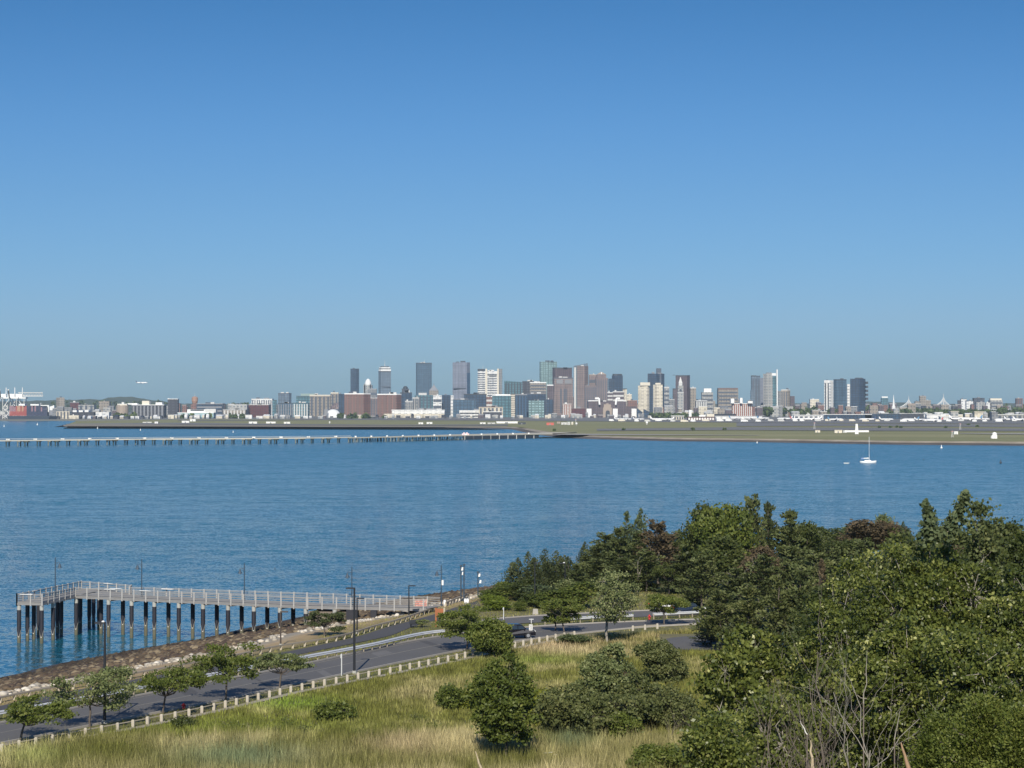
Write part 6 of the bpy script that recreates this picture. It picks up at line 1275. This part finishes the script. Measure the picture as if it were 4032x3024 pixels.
def tree(label, x, D, ytop, wpx, kind, mat, cat='tree', name=None, bark=P_bark, zb=None, group=None, off=0):
    X = wx(x, D); z0 = H1(X, D) if zb is None else zb; H = wz(ytop, D)-z0; R = wpx/2*D/F*(1.45 if kind[0] == 'c' else 1.12); key = (kind, mat)
    nm = name or {'p': 'pine_tree', 'c': 'cedar_tree', 'b': 'leafy_tree'}[kind[0]]
    if key not in PROTO:
        t = put(nm, label, cat, lib(kind, VAR[kind]), (X, D, z0), G[mat], bark, group); PROTO[key] = t
    else:
        t = copy_tree(PROTO[key]); t.name = nm; t['label'] = label; t['category'] = cat
        if 'group' in t: del t['group']
        if group: t['group'] = group
    t.location = (X, D, z0-.1); t.rotation_euler = (0, 0, (x*1.37) % 6.28); t.scale = (R/BR, R/BR, H/BH); return t
# --- headland grove, from its left end to the right
GR = [
 ('leftmost dark cedar of the headland grove, above the green shrubs', 2040, 345, 2192, 95, 'cedarC', 'cedar'), ('second dark cedar from the left, pointed tip over the water', 2079, 343, 2168, 110, 'cedarA', 'cedar'),
 ('pointed cedar behind the left black pole', 2147, 350, 2156, 120, 'cedarB', 'cedar'), ('ragged cedar between the two black poles', 2190, 352, 2164, 100, 'cedarA', 'cedar'), ('cedar with a bent tip right behind the right black pole', 2237, 350, 2188, 120, 'cedarC', 'cedar'),
 ('small lone cedar spire where the grove starts to rise', 2302, 350, 2130, 80, 'cedarC', 'cedar'), ('rounded pine on the left slope of the grove', 2350, 345, 2150, 150, 'pineB', 'pine'), ('broad dark pine with flat top on the left slope', 2390, 352, 2104, 170, 'pineB', 'pine'),
 ('pale blue-green spire, left of the twin spires', 2468, 350, 2010, 120, 'pineC', 'bluegreen'), ('pale blue-green spire, right and tallest of the twin spires', 2522, 350, 2000, 130, 'cedarC', 'bluegreen'), ('rough dark pine beneath the twin spires, left', 2435, 338, 2070, 170, 'pineA', 'pine'), ('dark pine right beneath the twin spires', 2510, 336, 2088, 170, 'pineA', 'pine'),
 ('browning dome-shaped pine with bare limbs showing, centre of the grove', 2592, 336, 2058, 190, 'pineB', 'brown'), ('narrow dark cedar right of the browning dome pine', 2672, 345, 2082, 100, 'cedarA', 'cedar'), ('thin blue-grey spindly cedar standing against the water', 2724, 348, 2052, 60, 'cedarC', 'bluegreen'),
 ('low dark pine below the thin spindly cedar', 2720, 335, 2128, 170, 'pineA', 'pine'), ('tall dense dark leafy tree, left shoulder of the highest clump', 2795, 342, 1990, 170, 'broadB', 'dark'), ('tall rounded leafy tree at the top of the highest clump', 2868, 338, 1960, 190, 'broadA', 'mid'), ('lower leafy tree in front of the highest clump', 2820, 328, 2110, 200, 'broadB', 'dark'),
 ('brownish-green pine right of the highest clump', 2960, 340, 1965, 160, 'pineB', 'pine'), ('pine with a dark pointed tip behind the leaning bare trunk', 3025, 345, 1966, 140, 'pineA', 'cedar'), ('wide dark pine at the right end of the high clump', 3110, 342, 1998, 210, 'pineA', 'pine'), ('round green tree sloping down to the water at the right', 3155, 350, 2034, 150, 'broadA', 'dark'),
 ('reddish-brown dead-needled tree under the leaning bare trunk', 2985, 322, 2150, 150, 'broadB', 'brown'), ('far low flat-topped tree at the shore right of the high clump', 3240, 420, 2064, 190, 'broadA', 'dark'), ('far low tree with grey haze, left of the russet dome', 3330, 425, 2075, 180, 'broadB', 'bluegreen'), ('russet-brown dome-shaped tree on the far shore', 3420, 410, 2032, 210, 'broadA', 'brown'), ('pale green bushy tree right behind the russet dome', 3488, 415, 2028, 100, 'broadB', 'silver'),
 ('small dark cedar right of the russet dome', 3555, 390, 2050, 80, 'cedarA', 'cedar'), ('low pine on the left edge of the dark understory', 2270, 332, 2215, 150, 'pineA', 'pine'), ('understory pine below the flat-topped pine', 2350, 326, 2200, 180, 'pineB', 'pine'), ('understory pine below the twin spires', 2450, 322, 2190, 190, 'pineA', 'pine'), ('understory pine with grey trunks by the bare gap', 2545, 322, 2170, 190, 'pineB', 'pine'), ('understory dark pine left of the highest clump', 2680, 318, 2180, 200, 'pineA', 'cedar'),
 ('understory pine beneath the highest clump', 2760, 312, 2200, 200, 'pineB', 'pine'), ('shadowed pine filling the gap below the reddish tree', 2900, 308, 2230, 210, 'pineA', 'pine'), ('shadowed pine further right below the reddish tree', 3010, 305, 2190, 220, 'pineB', 'pine'), ('dark pine under the right end of the high clump', 3120, 305, 2140, 220, 'pineA', 'pine'), ('grey-green pine left of the big leafy foreground tree', 3210, 300, 2180, 200, 'pineB', 'pine'), ('pine in the gap beneath the far flat-topped tree', 3290, 320, 2150, 180, 'pineA', 'pine'), ('pine beneath the russet dome', 3400, 310, 2130, 200, 'pineB', 'pine'), ('pine beneath the pale green bushy tree', 3490, 300, 2120, 190, 'pineA', 'pine'),
 # nearer pines beside the turn-off
 ('bushy green pine at the right end of the median rail', 2840, 262, 2330, 230, 'pineB', 'olive'), ('feathery green pine behind the small bare stems', 2950, 255, 2300, 240, 'pineA', 'olive'), ('tall feathery pine in the centre of the near pines', 3060, 250, 2260, 240, 'pineC', 'olive'), ('dark pine left of the rust-red one', 3160, 250, 2240, 220, 'pineB', 'pine'), ('rust-red dying pine beside the big leafy foreground tree', 3235, 262, 2200, 140, 'pineC', 'brown'), ('lower pine with drooping edge beside the paved turn-off', 2800, 268, 2420, 150, 'pineA', 'cedar'), ('low pine clump above the sparse foreground saplings', 2920, 262, 2400, 230, 'pineB', 'pine'), ('low shadowed pine left of the pale bare stems', 3080, 256, 2370, 240, 'pineA', 'pine'), ('low shadowed pine right of the pale bare stems', 3220, 230, 2400, 240, 'pineB', 'pine'),
]
GR += [('olive tree at the saddle right of the russet dome', 3600, 300, 2095, 190, 'broadA', 'olive'), ('olive tree behind the upper left of the largest tree', 3700, 300, 2070, 220, 'broadB', 'olive'), ('dark tree glimpsed through the largest crown', 3800, 290, 2050, 220, 'broadA', 'dark'), ('pine glimpsed left of the edge tree', 3900, 290, 2060, 220, 'pineB', 'pine'), ('dark tree at the right edge behind everything', 4010, 290, 2060, 230, 'broadB', 'dark'), ('low olive tree in the gap under the far flat-topped tree', 3230, 370, 2110, 170, 'broadB', 'olive'), ('low green tree in the gap left of the russet dome', 3320, 365, 2110, 170, 'broadA', 'dark'), ('dark cedar deep in the grove behind the twin spires', 2420, 366, 2090, 150, 'cedarB', 'cedar'), ('dark pine deep in the grove behind the narrow cedar', 2640, 366, 2100, 180, 'pineB', 'pine')]
for g_ in GR:
    g_ = list(g_)
    if 2280 < g_[1] < 2760 and g_[2] < 358: g_[2] += 24
    tree(*g_)
# shrubs of the headland
SHR = [
 ('round green shrub at the water edge, leftmost of the thicket', 1960, 329, 2306, 120, 'bushA', 'mid'), ('taller green shrub behind the leftmost one', 2010, 335, 2280, 130, 'bushB', 'mid'), ('dark green shrub under the leftmost cedar', 2075, 330, 2272, 120, 'bushA', 'dark'), ('bright yellow-green shrub low in the thicket', 1965, 315, 2352, 110, 'bushB', 'bright'), ('small rounded shrub alone on the upper grass', 2052, 313, 2358, 48, 'bushA', 'mid'), ('blue-green shrub at the foot of the cedars', 2135, 325, 2285, 130, 'bushB', 'bluegreen'), ('olive shrub between the two black poles', 2175, 318, 2318, 130, 'bushA', 'mid'), ('grey-brown shrub right of the right black pole', 2245, 322, 2262, 110, 'bushB', 'silver'),
 ('bright shrub behind the pale-trunked roadside tree', 2290, 318, 2284, 150, 'bushA', 'mid'), ('dark shrub above the grass bank, middle', 2420, 346, 2252, 150, 'bushB', 'dark'), ('rounded green shrub at the right of the grass bank', 2690, 346, 2250, 130, 'bushA', 'mid'), ('small green shrub near the right end of the upper lane', 2735, 318, 2330, 70, 'bushB', 'mid'), ('low shrub at the edge of the bare sandy patch', 2560, 348, 2290, 90, 'bushA', 'mid'), ('yellow-green undergrowth bush at the left foot of the thicket', 1935, 322, 2335, 90, 'bushA', 'bright'), ('green bush left behind the thicket cedars', 2110, 320, 2312, 110, 'bushB', 'dark'), ('grey-leaved shrub overlapping the meadow fence', 2256, 268, 2492, 130, 'bushA', 'silver'), ('tiny weed bush beside the fence, middle', 1782, 252, 2590, 40, 'bushB', 'mid'), ('small weed bush at the foot of the leftmost street tree', 84, 192, 2916, 34, 'bushA', 'silver'), ('weed bush at the lower left corner by the fence', 12, 190, 2925, 60, 'bushB', 'dark')]
for s_ in SHR: tree(*s_, cat='shrub', name='shrub')
# meadow bushes
def bushy(label, x, yb, ytop, wpx, mat, seed, z0=4.9, ws=1.15, leaf=.2, nt=90, kl=70, bark=P_bark, zc=.45, zr=.5, name='shrub', cat='shrub', sig=.3, lobes=8, **kw):
    X, D, _ = px(x, yb, z0); H = wz(ytop, D)-z0; R = wpx/2*D/F*ws; rg = np.random.default_rng(seed)
    return put(name, label, cat, broadleaf(rg, H*1.0, R, int(nt*1.25), kl, leaf, zc, zr*1.08, lobes, sig, .10, **kw), (X, D, z0), G[mat], bark)
bushy('small dark round bush alone in the middle of the meadow', 1318, 2842, 2766, 110, 'mid', 1, nt=60, leaf=.17)
bushy('olive bush left of the large leafy meadow tree', 1782, 2798, 2692, 110, 'mid', 2, nt=70, leaf=.18)
bushy('yellow-green bush between the olive bush and the large meadow tree', 1852, 2797, 2722, 76, 'yellow', 3, nt=50, leaf=.17)
bushy('tiny dark bush near the bottom left of the meadow', 722, 2862, 2838, 66, 'dark', 4, nt=36, leaf=.15)
bushy('large leafy tree in the meadow, wide top and narrow foot', 1992, 3010, 2625, 270, 'mid', 5, nt=330, kl=80, leaf=.19, zc=.56, zr=.50, name='leafy_tree', cat='tree', sig=.28, lobes=18, ws=1.12, shape=lambda p: math.hypot(p[0], p[1]) < .9+p[2]*.42)
bushy('round roadside bush hiding the rear of the black car', 1945, 2595, 2445, 175, 'mid', 6, nt=170, kl=85, leaf=.2, zc=.48, zr=.52, sig=.3, lobes=10)
bushy('yellowish sapling behind the right side of the large meadow tree', 2130, 2860, 2690, 120, 'yellow', 7, nt=70, leaf=.2)
bushy('tall grey-green bush in the meadow under the pale-trunked tree', 2385, 2800, 2530, 190, 'silver', 8, nt=170, kl=70, leaf=.2, sig=.28, lobes=10)
bushy('dark round juniper bush right of the tall grey-green bush', 2610, 2690, 2518, 210, 'olive', 9, nt=190, kl=80, leaf=.18, sig=.26, lobes=10)
bushy('dark spreading thicket bush, left of the meadow thicket', 2230, 2905, 2690, 230, 'olive', 10, nt=170, kl=75, leaf=.2, sig=.3, lobes=10)
bushy('dark thicket bush in the middle of the meadow thicket', 2390, 2910, 2700, 260, 'olive', 11, nt=190, kl=75, leaf=.2, sig=.3, lobes=10)
bushy('olive thicket bush below the dark juniper bush', 2550, 2880, 2660, 240, 'olive', 12, nt=160, kl=70, leaf=.2, sig=.3, lobes=10)
bushy('thin twiggy thicket bush at the right of the meadow thicket', 2665, 2890, 2700, 150, 'olive', 13, nt=60, kl=40, leaf=.16, sig=.3)
bushy('small pointed bush in front of the middle of the thicket', 2460, 2920, 2790, 130, 'mid', 14, nt=80, leaf=.18)
bushy('bright-edged bush rising from the bottom edge, centre right', 2600, 3060, 2935, 260, 'mid', 15, nt=150, kl=75, leaf=.16, sig=.25)
bushy('reddish weed clump at the foot of the bushes by the bright-edged bush', 2470, 2700, 2640, 60, 'brown', 16, nt=30, leaf=.14)
# street trees
def street(label, x, yb, ytop, wpx, seed, mat='mid', off=0, n=15, lean=0, **kw):
    X, D, _ = px(x, yb, 4.95); H = wz(ytop, D)-4.95; R = wpx/2*D/F*1.12; rg = np.random.default_rng(seed); V, Q, ti, segs = plates(rg, H, R, n+5, **kw); o = off*D/F
    V[:, 0] += o*np.clip(V[:, 2]/H, 0, 1)**1.5; segs = [(np.array(a)+np.array([o*max(0, a[2]/H)**1.5, 0, 0]), np.array(b_)+np.array([o*max(0, b_[2]/H)**1.5, 0, 0]), r0, r1) for a, b_, r0, r1 in segs]
    return put('street_tree', label, 'tree', (V, Q, ti, segs), (X, D, 4.93), G[mat], P_bark)
street('small street tree at the lower left corner with a leaning crown', 78, 2921, 2735, 290, 21, off=70, z0=.5)
street('wide thin-leaved street tree under the left black pole', 356, 2862, 2612, 300, 22, 'silver', off=15, n=19, z0=.36)
street('flat-topped street tree, third from the left', 640, 2810, 2618, 270, 23, off=40, z0=.48)
street('layered street tree with a tall tuft, fourth from the left', 888, 2760, 2515, 260, 24, off=0, n=18, z0=.38)
street('sparse one-sided street tree before the sandy verge', 1100, 2710, 2552, 210, 25, 'silver', off=25, n=12)
street('dark crooked little pine on the grass beside the pier', 1281, 2508, 2398, 140, 26, 'cedar', n=16, z0=.3, leaf=.15)
street('round-crowned street tree right of the brown notice board', 1837, 2560, 2375, 220, 27, off=0, n=22, z0=.36)
street('bright street tree on two stems right of the speed sign', 2222, 2490, 2345, 150, 28, off=-35, n=20, z0=.32)
street('small dark street tree before the red hydrant lane, hiding the white car', 2615, 2462, 2325, 160, 29, off=5, n=16, z0=.42)
street('small dark tree on the bank behind the upper lane', 2633, 2340, 2205, 110, 30, 'dark', n=14, z0=.45)
street('second stem tree beside the bright street tree', 2187, 2484, 2400, 90, 31, off=10, n=8, z0=.5)
street('young sapling beside the black bench', 1662, 2470, 2432, 40, 32, 'silver', n=5, leaf=.12, trunk=.03)
X, D, _ = px(2389, 2535, 4.95); rg = np.random.default_rng(33); V, Q, ti, segs = broadleaf(rg, wz(2235, D)-4.95, 140*D/F, 170, 40, .19, .60, .44, 12, .3, .2)
put('leafy_tree', 'pale-trunked airy tree with forked stems in front of the road bend', 'tree', (V, Q, ti, segs), (X, D, 4.95), G['silver'], P_barkp)
# leaning bare trunk of the grove and other dead wood
X, D = wx(2915, 318), 318; rg = np.random.default_rng(40); put('bare_tree', 'leaning pale leafless trunk against the dark grove', 'tree', (None, None, None, bare(rg, wz(2030, D)-4.9, 2.0, 1, 4, .15, 2, (.12, 0))), (X, D, 4.9), None, P_barkp)
for x, D, yt_, lb, sd_ in ((2506, 345, 2150, 'pale bare trunk standing in the grove left of the grass gap', 41), (2562, 350, 2110, 'forked grey bare trunk below the browning dome pine', 42)):
    rg = np.random.default_rng(sd_); put('bare_tree', lb, 'tree', (None, None, None, bare(rg, wz(yt_, D)-4.9, 1.0, 1, 3, .10, 2)), (wx(x, D), D, 4.9), None, P_barkp)
# --- foreground hillside thicket (about 60 to 110 m away)
def near(label, x, D, ytop, wpx, seed, mat='glossy', nt=260, kl=62, leaf=.092, zc=.62, zr=.42, sig=.19, lobes=12, bark=P_barkp, H=None, trunk=.15, name='leafy_tree', cat='tree', shape=None):
    X = wx(x, D); zt = wz(ytop, D); z0 = H1(X, D); rg = np.random.default_rng(seed)
    return put(name, label, cat, broadleaf(rg, (zt-z0)*.97, wpx/2*D/F, int(nt*1.0), int(kl*1.7), leaf, zc, zr, lobes, sig, trunk, shape=shape), (X, D, z0), G[mat], bark)
near('large glossy-leaved tree dominating the right, twin sprigs at its top', 3680, 82, 2040, 760, 50, nt=560, kl=70, zc=.60, zr=.44, lobes=16)
near('glossy-leaved tree at the right edge, beside the largest one', 3990, 78, 2130, 560, 51, nt=420, kl=66, zc=.60, lobes=13)
near('glossy-leaved tree left of the largest one, pale flowers at its top', 3370, 92, 2130, 470, 52, nt=360, kl=66, zc=.56, zr=.5, lobes=13)
near('lower leafy tree filling the space under the largest tree', 3560, 70, 2440, 620, 53, nt=430, kl=64, leaf=.088, zc=.58, zr=.5, lobes=14)
near('lower leafy tree at the bottom right, under the edge tree', 3930, 66, 2480, 560, 54, nt=400, kl=62, leaf=.088, zc=.58, zr=.5, lobes=13)
near('dark leafy tree low behind the bare stems, right of centre', 3290, 74, 2500, 380, 55, nt=300, kl=60, leaf=.088, zc=.58, zr=.5, lobes=12)
near('low leafy bush at the bottom beneath the bare stems', 3030, 66, 2760, 360, 56, nt=200, kl=58, leaf=.082, zc=.6, zr=.5, lobes=12)
near('sparse sapling with large leaves at the left edge of the thicket', 2870, 88, 2450, 330, 57, nt=90, kl=34, leaf=.13, zc=.68, zr=.34, lobes=9, trunk=.05)
near('sparse sapling over the paved turn-off, second from the left', 2990, 96, 2400, 300, 58, nt=110, kl=34, leaf=.13, zc=.66, zr=.36, lobes=9, trunk=.05)
near('leafy sapling clump low at the left of the thicket', 2800, 72, 2760, 190, 59, nt=80, kl=46, leaf=.082, zc=.62, zr=.42, trunk=.04)
near('dense leafy shrub at the bottom edge, left of the bare stems', 2840, 60, 2840, 300, 60, nt=170, kl=56, leaf=.082, zc=.62, zr=.5, trunk=.04, cat='shrub', name='shrub')
near('blue-dark leafy tree at the far right edge against the water', 4060, 110, 2050, 240, 61, 'dark', nt=200, kl=56, leaf=.14)
near('brown-topped bushy tree behind the largest tree, right', 3850, 130, 1995, 260, 62, 'pine', nt=220, kl=56, leaf=.16, sig=.34)
near('brownish tree behind the twin sprigs', 3760, 150, 2035, 260, 63, 'brown', nt=160, kl=50, leaf=.18, sig=.4)
near('dark tree between the russet dome and the largest tree', 3600, 150, 2110, 280, 64, 'dark', nt=200, kl=56, leaf=.18, sig=.4)
near('dense dark tree behind the left flank of the thicket', 3300, 140, 2290, 330, 65, 'dark', nt=260, kl=56, leaf=.16, sig=.36)
near('dark green tree behind the bare stems, mid height', 3220, 128, 2400, 240, 66, 'dark', nt=260, kl=56, leaf=.15, sig=.34)
# sprigs standing above the largest tree
for (x0_, y0_, x1_, y1_, lb, sd_) in ((3650, 2120, 3642, 1985, 'leafy sprig on the crown of the largest tree, left of two', 70), (3720, 2110, 3800, 1945, 'taller curved leafy sprig on the largest tree, right of two', 71)):
    rg = np.random.default_rng(sd_); a = np.array(pt(x0_, y0_, 80)); b_ = np.array(pt(x1_, y1_, 80)); T = np.array([a+(b_-a)*f+np.array([.12*math.sin(f*3), 0, 0]) for f in np.linspace(0, 1, 16)]); C = np.repeat(T, 34, 0)+rg.normal(0, 1, (16*34, 3))*np.repeat(np.linspace(.2, .06, 16), 34)[:, None]
    V, Q = leafquads(C-a, .13*rg.uniform(.7, 1.3, len(C)), rg, .3, 1.6); put('leafy_sprig', lb, 'branch', (V, Q, np.clip(rg.normal(.5, .2, len(Q)), 0, 1), [(T[i]-a, T[i+1]-a, .03, .025) for i in range(15)]), tuple(a), G['bluegreen'], P_barkp)
# soft pine at the bottom right and small conifers
for x, D, yt_, w_, lb, sd_ in ((3880, 52, 2770, 300, 'soft green young pine at the bottom right corner', 75), (3700, 54, 2850, 240, 'second soft young pine left of the corner one', 76), (4020, 50, 2830, 220, 'young pine cut by the right edge at the bottom', 77)):
    X = wx(x, D); z0 = H1(X, D); rg = np.random.default_rng(sd_); H = wz(yt_, D)-z0; put('pine_tree', lb, 'tree', pine(rg, H, w_/2*D/F*1.6, 14, 9, 420, leaf=.045, taper=.6, gap=.3, trunk=.06, top=.2), (X, D, z0), G['mid'])
# bare grey stems
for x, D, yt_, w_, st_, lb, sd_, bk_ in ((3240, 62, 2330, 430, 7, 'bare many-stemmed grey shrub, tallest in front of the thicket', 80, P_barkd), (2985, 60, 2560, 300, 6, 'bare grey shrub left of the tallest bare one', 81, P_barkd), (3330, 58, 2480, 340, 4, 'bare shrub with one curved pale stem', 82, P_barkp), (3130, 56, 2760, 260, 5, 'low bare brown twigs at the bottom between the shrubs', 83, P_barkd), (2760, 70, 2780, 160, 3, 'thin bare stems at the left of the thicket', 84, P_barkd), (3000, 100, 2420, 110, 3, 'slim bare stems in front of the near pines', 85, P_barkd), (3700, 60, 2540, 420, 4, 'pale bare branches tangled in the right thicket', 86, P_barkp), (2640, 190, 2740, 90, 4, 'bare brown twigs in the meadow thicket', 87, P_barkd), (2700, 64, 2900, 140, 3, 'bare curved twigs at the bottom edge beside the bright-edged bush', 88, P_barkd), (3960, 88, 2130, 200, 3, 'pale bare twin stems near the top of the edge tree', 89, P_barkp), (3480, 66, 2700, 260, 4, 'pale bare stems low in the right thicket', 90, P_barkp)):
    X = wx(x, D); z0 = H1(X, D); rg = np.random.default_rng(sd_); put('bare_shrub', lb, 'shrub', (None, None, None, bare(rg, wz(yt_, D)-z0, w_/2*D/F, max(2, st_-1), 4, .028, 2)), (X, D, z0), None, bk_)
# snapped stems with pale torn wood
P_torn = paint('torn_wood', (.46, .38, .25), .8, 0, .15, 6); P_torno = paint('torn_wood_orange', (.34, .22, .13), .8, 0, .2, 6); P_bonew = paint('bleached_wood', (.74, .72, .66), .8, 0, .1, 6)
def snag(lb, x0_, y0_, x1_, y1_, D, r_, mat):
    a = np.array(pt(x0_, y0_, D)); b_ = np.array(pt(x1_, y1_, D)); t = thing('broken_branch', lb, 'branch', tuple(a)); rg = np.random.default_rng(int(x0_)); z0 = H1(a[0], a[1])-a[2]
    wood(bend(rg, (0, 0, 0), b_-a, r_, r_*.25, 5, .08), mat, t, 'torn_wood', 7)
    if z0 < -.05: wood([((0, 0, z0), (0, 0, 0), r_*1.1, r_)], P_barkd, t, 'trunk', 7)
snag('pale splintered branch tip at the bottom edge below the large meadow tree', 1896, 3040, 1872, 2958, 120, .09, P_torn)
snag('orange-brown splintered trunk at the bottom right', 3585, 3050, 3548, 2925, 50, .06, P_torno)
snag('white bleached stick in the middle of the bare stems', 3178, 2892, 3150, 2838, 57, .016, P_bonew)
snag('pale broken stub right of the white bleached stick', 3200, 3030, 3192, 2915, 56, .05, P_torn)
snag('curved white barkless branch in the right thicket', 3522, 2912, 3545, 2790, 56, .016, P_barkp)
snag('long curved white stem behind the tallest bare shrub', 3400, 2770, 3414, 2560, 60, .018, P_barkp)
p = px(2155, 2992, 4.95); t = thing('white_litter', 'scrap of white stalks lying in the grass near the bottom', 'branches', (p[0], p[1], 5.5)); rg = np.random.default_rng(99)
for i in range(7): a = rg.uniform(-.55, .55, 3)*np.array([1, .5, .4]); wood([(a, a+np.array([rg.uniform(.2, .45), 0, rg.uniform(-.12, .15)]), .03, .02)], P_bonew, t, 'stalk', 5)
# ------------------------------------------------------------------ meadow grass
def sstep(a, b_, v): q = np.clip((v-a)/(b_-a), 0, 1); return q*q*(3-2*q)
def to_px(X, Y, z=5.0):
    v = (z-CAMH)/Y; # pitch is tiny; exact enough for patch layout
    return 2016+F*X/(Y*CP+(z-CAMH)*SP), 1512-F*((z-CAMH)*CP-Y*SP)/(Y*CP+(z-CAMH)*SP)
def grass(name, label, n, X0, X1, Y0, Y1, keep, hmin, hmax, wmin, wmax, seed, tall=None, mat=None):
    rg = np.random.default_rng(seed); X = rg.uniform(X0, X1, n); Y = rg.uniform(Y0, Y1, n); fx, fy = to_px(X, Y); k = keep(X, Y, fx, fy); X, Y, fx, fy = X[k], Y[k], fx[k], fy[k]
    d = sdist(X, Y); Z = hgt(X, Y)-.06
    nA = np.array([mn.noise((a*.11, b_*.11, 5)) for a, b_ in zip(X, Y)]); nB = np.array([mn.noise((a*.5, b_*.5, 7)) for a, b_ in zip(X, Y)])
    nC = np.array([mn.noise((a*1.6, b_*1.6, 2)) for a, b_ in zip(X, Y)])
    def gb(cx, cy, rx, ry): return np.exp(-((fx-cx)/rx)**2-((fy-cy)/ry)**2)
    straw = np.clip(.03+nA*.9+nB*.5+sstep(2860, 2930, fy)*.45+gb(1620, 2730, 190, 50)*.6+gb(2250, 2560, 420, 55)*.55+gb(1700, 2930, 260, 60)*.5-gb(1000, 2850, 380, 60)*.35, 0, 1)
    green = np.clip(gb(1150, 2768, 170, 30)+gb(130, 3000, 160, 50)*.5+gb(2120, 2600, 160, 18)*.6+gb(900, 2860, 500, 40)*.35, 0, 1)
    blue = np.clip(gb(950, 3010, 260, 45)*1.1+gb(2250, 2935, 90, 30), 0, 1); pink = np.clip(gb(2150, 2535, 330, 35)+gb(1560, 2960, 150, 60)*.5+gb(2600, 2500, 250, 30), 0, 1)*np.clip(straw+.2, 0, 1)
    A = np.array; col = A([.155, .16, .038])[None]*(1-straw[:, None])+A([.33, .285, .145])[None]*straw[:, None]
    for wgt, tgt in ((green, (.15, .22, .03)), (blue, (.15, .185, .095)), (pink*.6, (.36, .26, .17))): col = col*(1-wgt[:, None])+A(tgt)[None]*wgt[:, None]
    col = col*rg.uniform(.55, 1.4, (len(X), 1))*(1+.5*nB[:, None])*(1+.3*nA[:, None])*(1+.55*nC[:, None])
    H = rg.uniform(hmin, hmax, len(X))*(1+.9*sstep(2870, 2950, fy)+.5*gb(1620, 2730, 190, 50)+.35*gb(2250, 2560, 420, 55))*(1-.35*green)*(1+.7*nC); W_ = rg.uniform(wmin, wmax, len(X))
    a = rg.uniform(0, np.pi, len(X)); lx, ly = rg.normal(0, .22, (2, len(X)))*H
    B0_ = np.stack([X-np.cos(a)*W_, Y-np.sin(a)*W_, Z], 1); B1_ = np.stack([X+np.cos(a)*W_, Y+np.sin(a)*W_, Z], 1); TP = np.stack([X+lx, Y+ly, Z+H], 1)
    V = np.stack([B0_, B1_, TP], 1).reshape(-1, 3); Q = np.arange(len(V)).reshape(-1, 3); tag(npmesh(name, V, Q, mat or M_blade, k=3, cols=np.repeat(col, 3, 0)), label, kind='stuff')
m, nt, b = nmat('grass_blades'); at = nt.nodes.new('ShaderNodeAttribute'); at.attribute_name = 'tone'; nt.links.new(at.outputs['Color'], b.inputs['Base Color']); b.inputs['Roughness'].default_value = .8; b.inputs['Specular IOR Level'].default_value = .15
M_blade = m
fp = sorted(FEN); fX, fY = [q[0] for q in fp], [q[1] for q in fp]
fline = lambda fx: np.interp(fx, fX+[3300], fY+[2440])
turn = lambda fx, fy: (fx > 2596) & (fy > 2494) & (fy < 2566)
grass('meadow_grass', 'long green and straw meadow grass below the fence', 620000, -50, 75, 150, 300, lambda X, Y, fx, fy: (fx > -60) & (fx < 3250) & (fy > fline(fx)+13) & (fy < 3110) & ~turn(fx, fy), .28, .62, .03, .07, 1)
rl_ = lambda pts: (lambda fx: np.interp(fx, [p[0] for p in pts], [p[1] for p in pts]))
nearpx = [to_px(p[0], p[1]) for p in NEAR]; farpx = [to_px(p[0], p[1]) for p in FAR]; pbpx = [to_px(p[0], p[1]) for p in PB]; pupx = [to_px(p[0], p[1]) for p in PU]; lfpx = [to_px(p[0], p[1]) for p in LOTF]; lnpx = [to_px(p[0], p[1]) for p in LOTN]
fN, fF, fPB, fPU, fLF, fLN = map(rl_, (nearpx, farpx, pbpx, pupx, lfpx, lnpx))
grass('verge_grass', 'short dry grass on the verges between road, path and beach', 260000, -52, 60, 180, 350, lambda X, Y, fx, fy: (fx > -60) & (fx < 2900) & (sdist(X, Y) > 34.5+4*((fx > 500) & (fx < 1250))) & (
    ((fy > fN(fx)+5) & (fy < fline(fx)-3)) | ((fy > fPB(fx)+3) & (fy < fF(fx)-5) & (fx < 1930)) | ((fy < fPU(fx)-3) & (fx < 1880)) | ((fy < fLF(fx)-5) & (fx > 1800) & (fy > 2200)) | ((fx > 2050) & (fy > fLN(fx)+3) & (fy < fF(fx)-5))), .08, .26, .03, .07, 2)

grass('reed_stalks', 'tall thin straw-coloured reed stalks along the bottom of the meadow', 90000, -42, 34, 165, 215, lambda X, Y, fx, fy: (fx > -60) & (fx < 2750) & (fy < 3110) & (fy > fline(fx)+30) & (fy > 2870+60*np.sin(fx*.011)+40*np.sin(fx*.037)), .55, .95, .012, .028, 6)
for fx0, fy0, n_, r_ in ((420, 2950, 5, 90), (1500, 2900, 4, 60), (980, 2890, 4, 70), (1640, 2860, 3, 60), (1150, 2860, 4, 60)):
    for i in range(n_):
        xx, yy = fx0+rr.uniform(-r_*2, r_*2), fy0+rr.uniform(-30, 30); X, D, _ = px(xx, yy, 4.95); rg = np.random.default_rng(int(xx*7+yy)); C = rg.normal(0, 1, (110, 3))*np.array([.38, .38, .16])+np.array([0, 0, .3]); C[:, 2] = np.abs(C[:, 2]); V, Q = leafquads(C, rg.uniform(.07, .15, 110), rg, .3, 1.8)
        t = thing('weed_clump', 'low leafy weed clump in the long meadow grass', 'weed', (X, D, 4.95), 0, 'low weed clumps in the meadow'); npmesh('foliage', V, Q, G['olive' if i % 2 else 'mid'], t, {'tint': rg.random(110)}); wood([((0, 0, 0), (.05, 0, .4), .015, .01), ((0, 0, 0), (-.15, .1, .35), .012, .008)], P_bark, t, 'stem', 4)
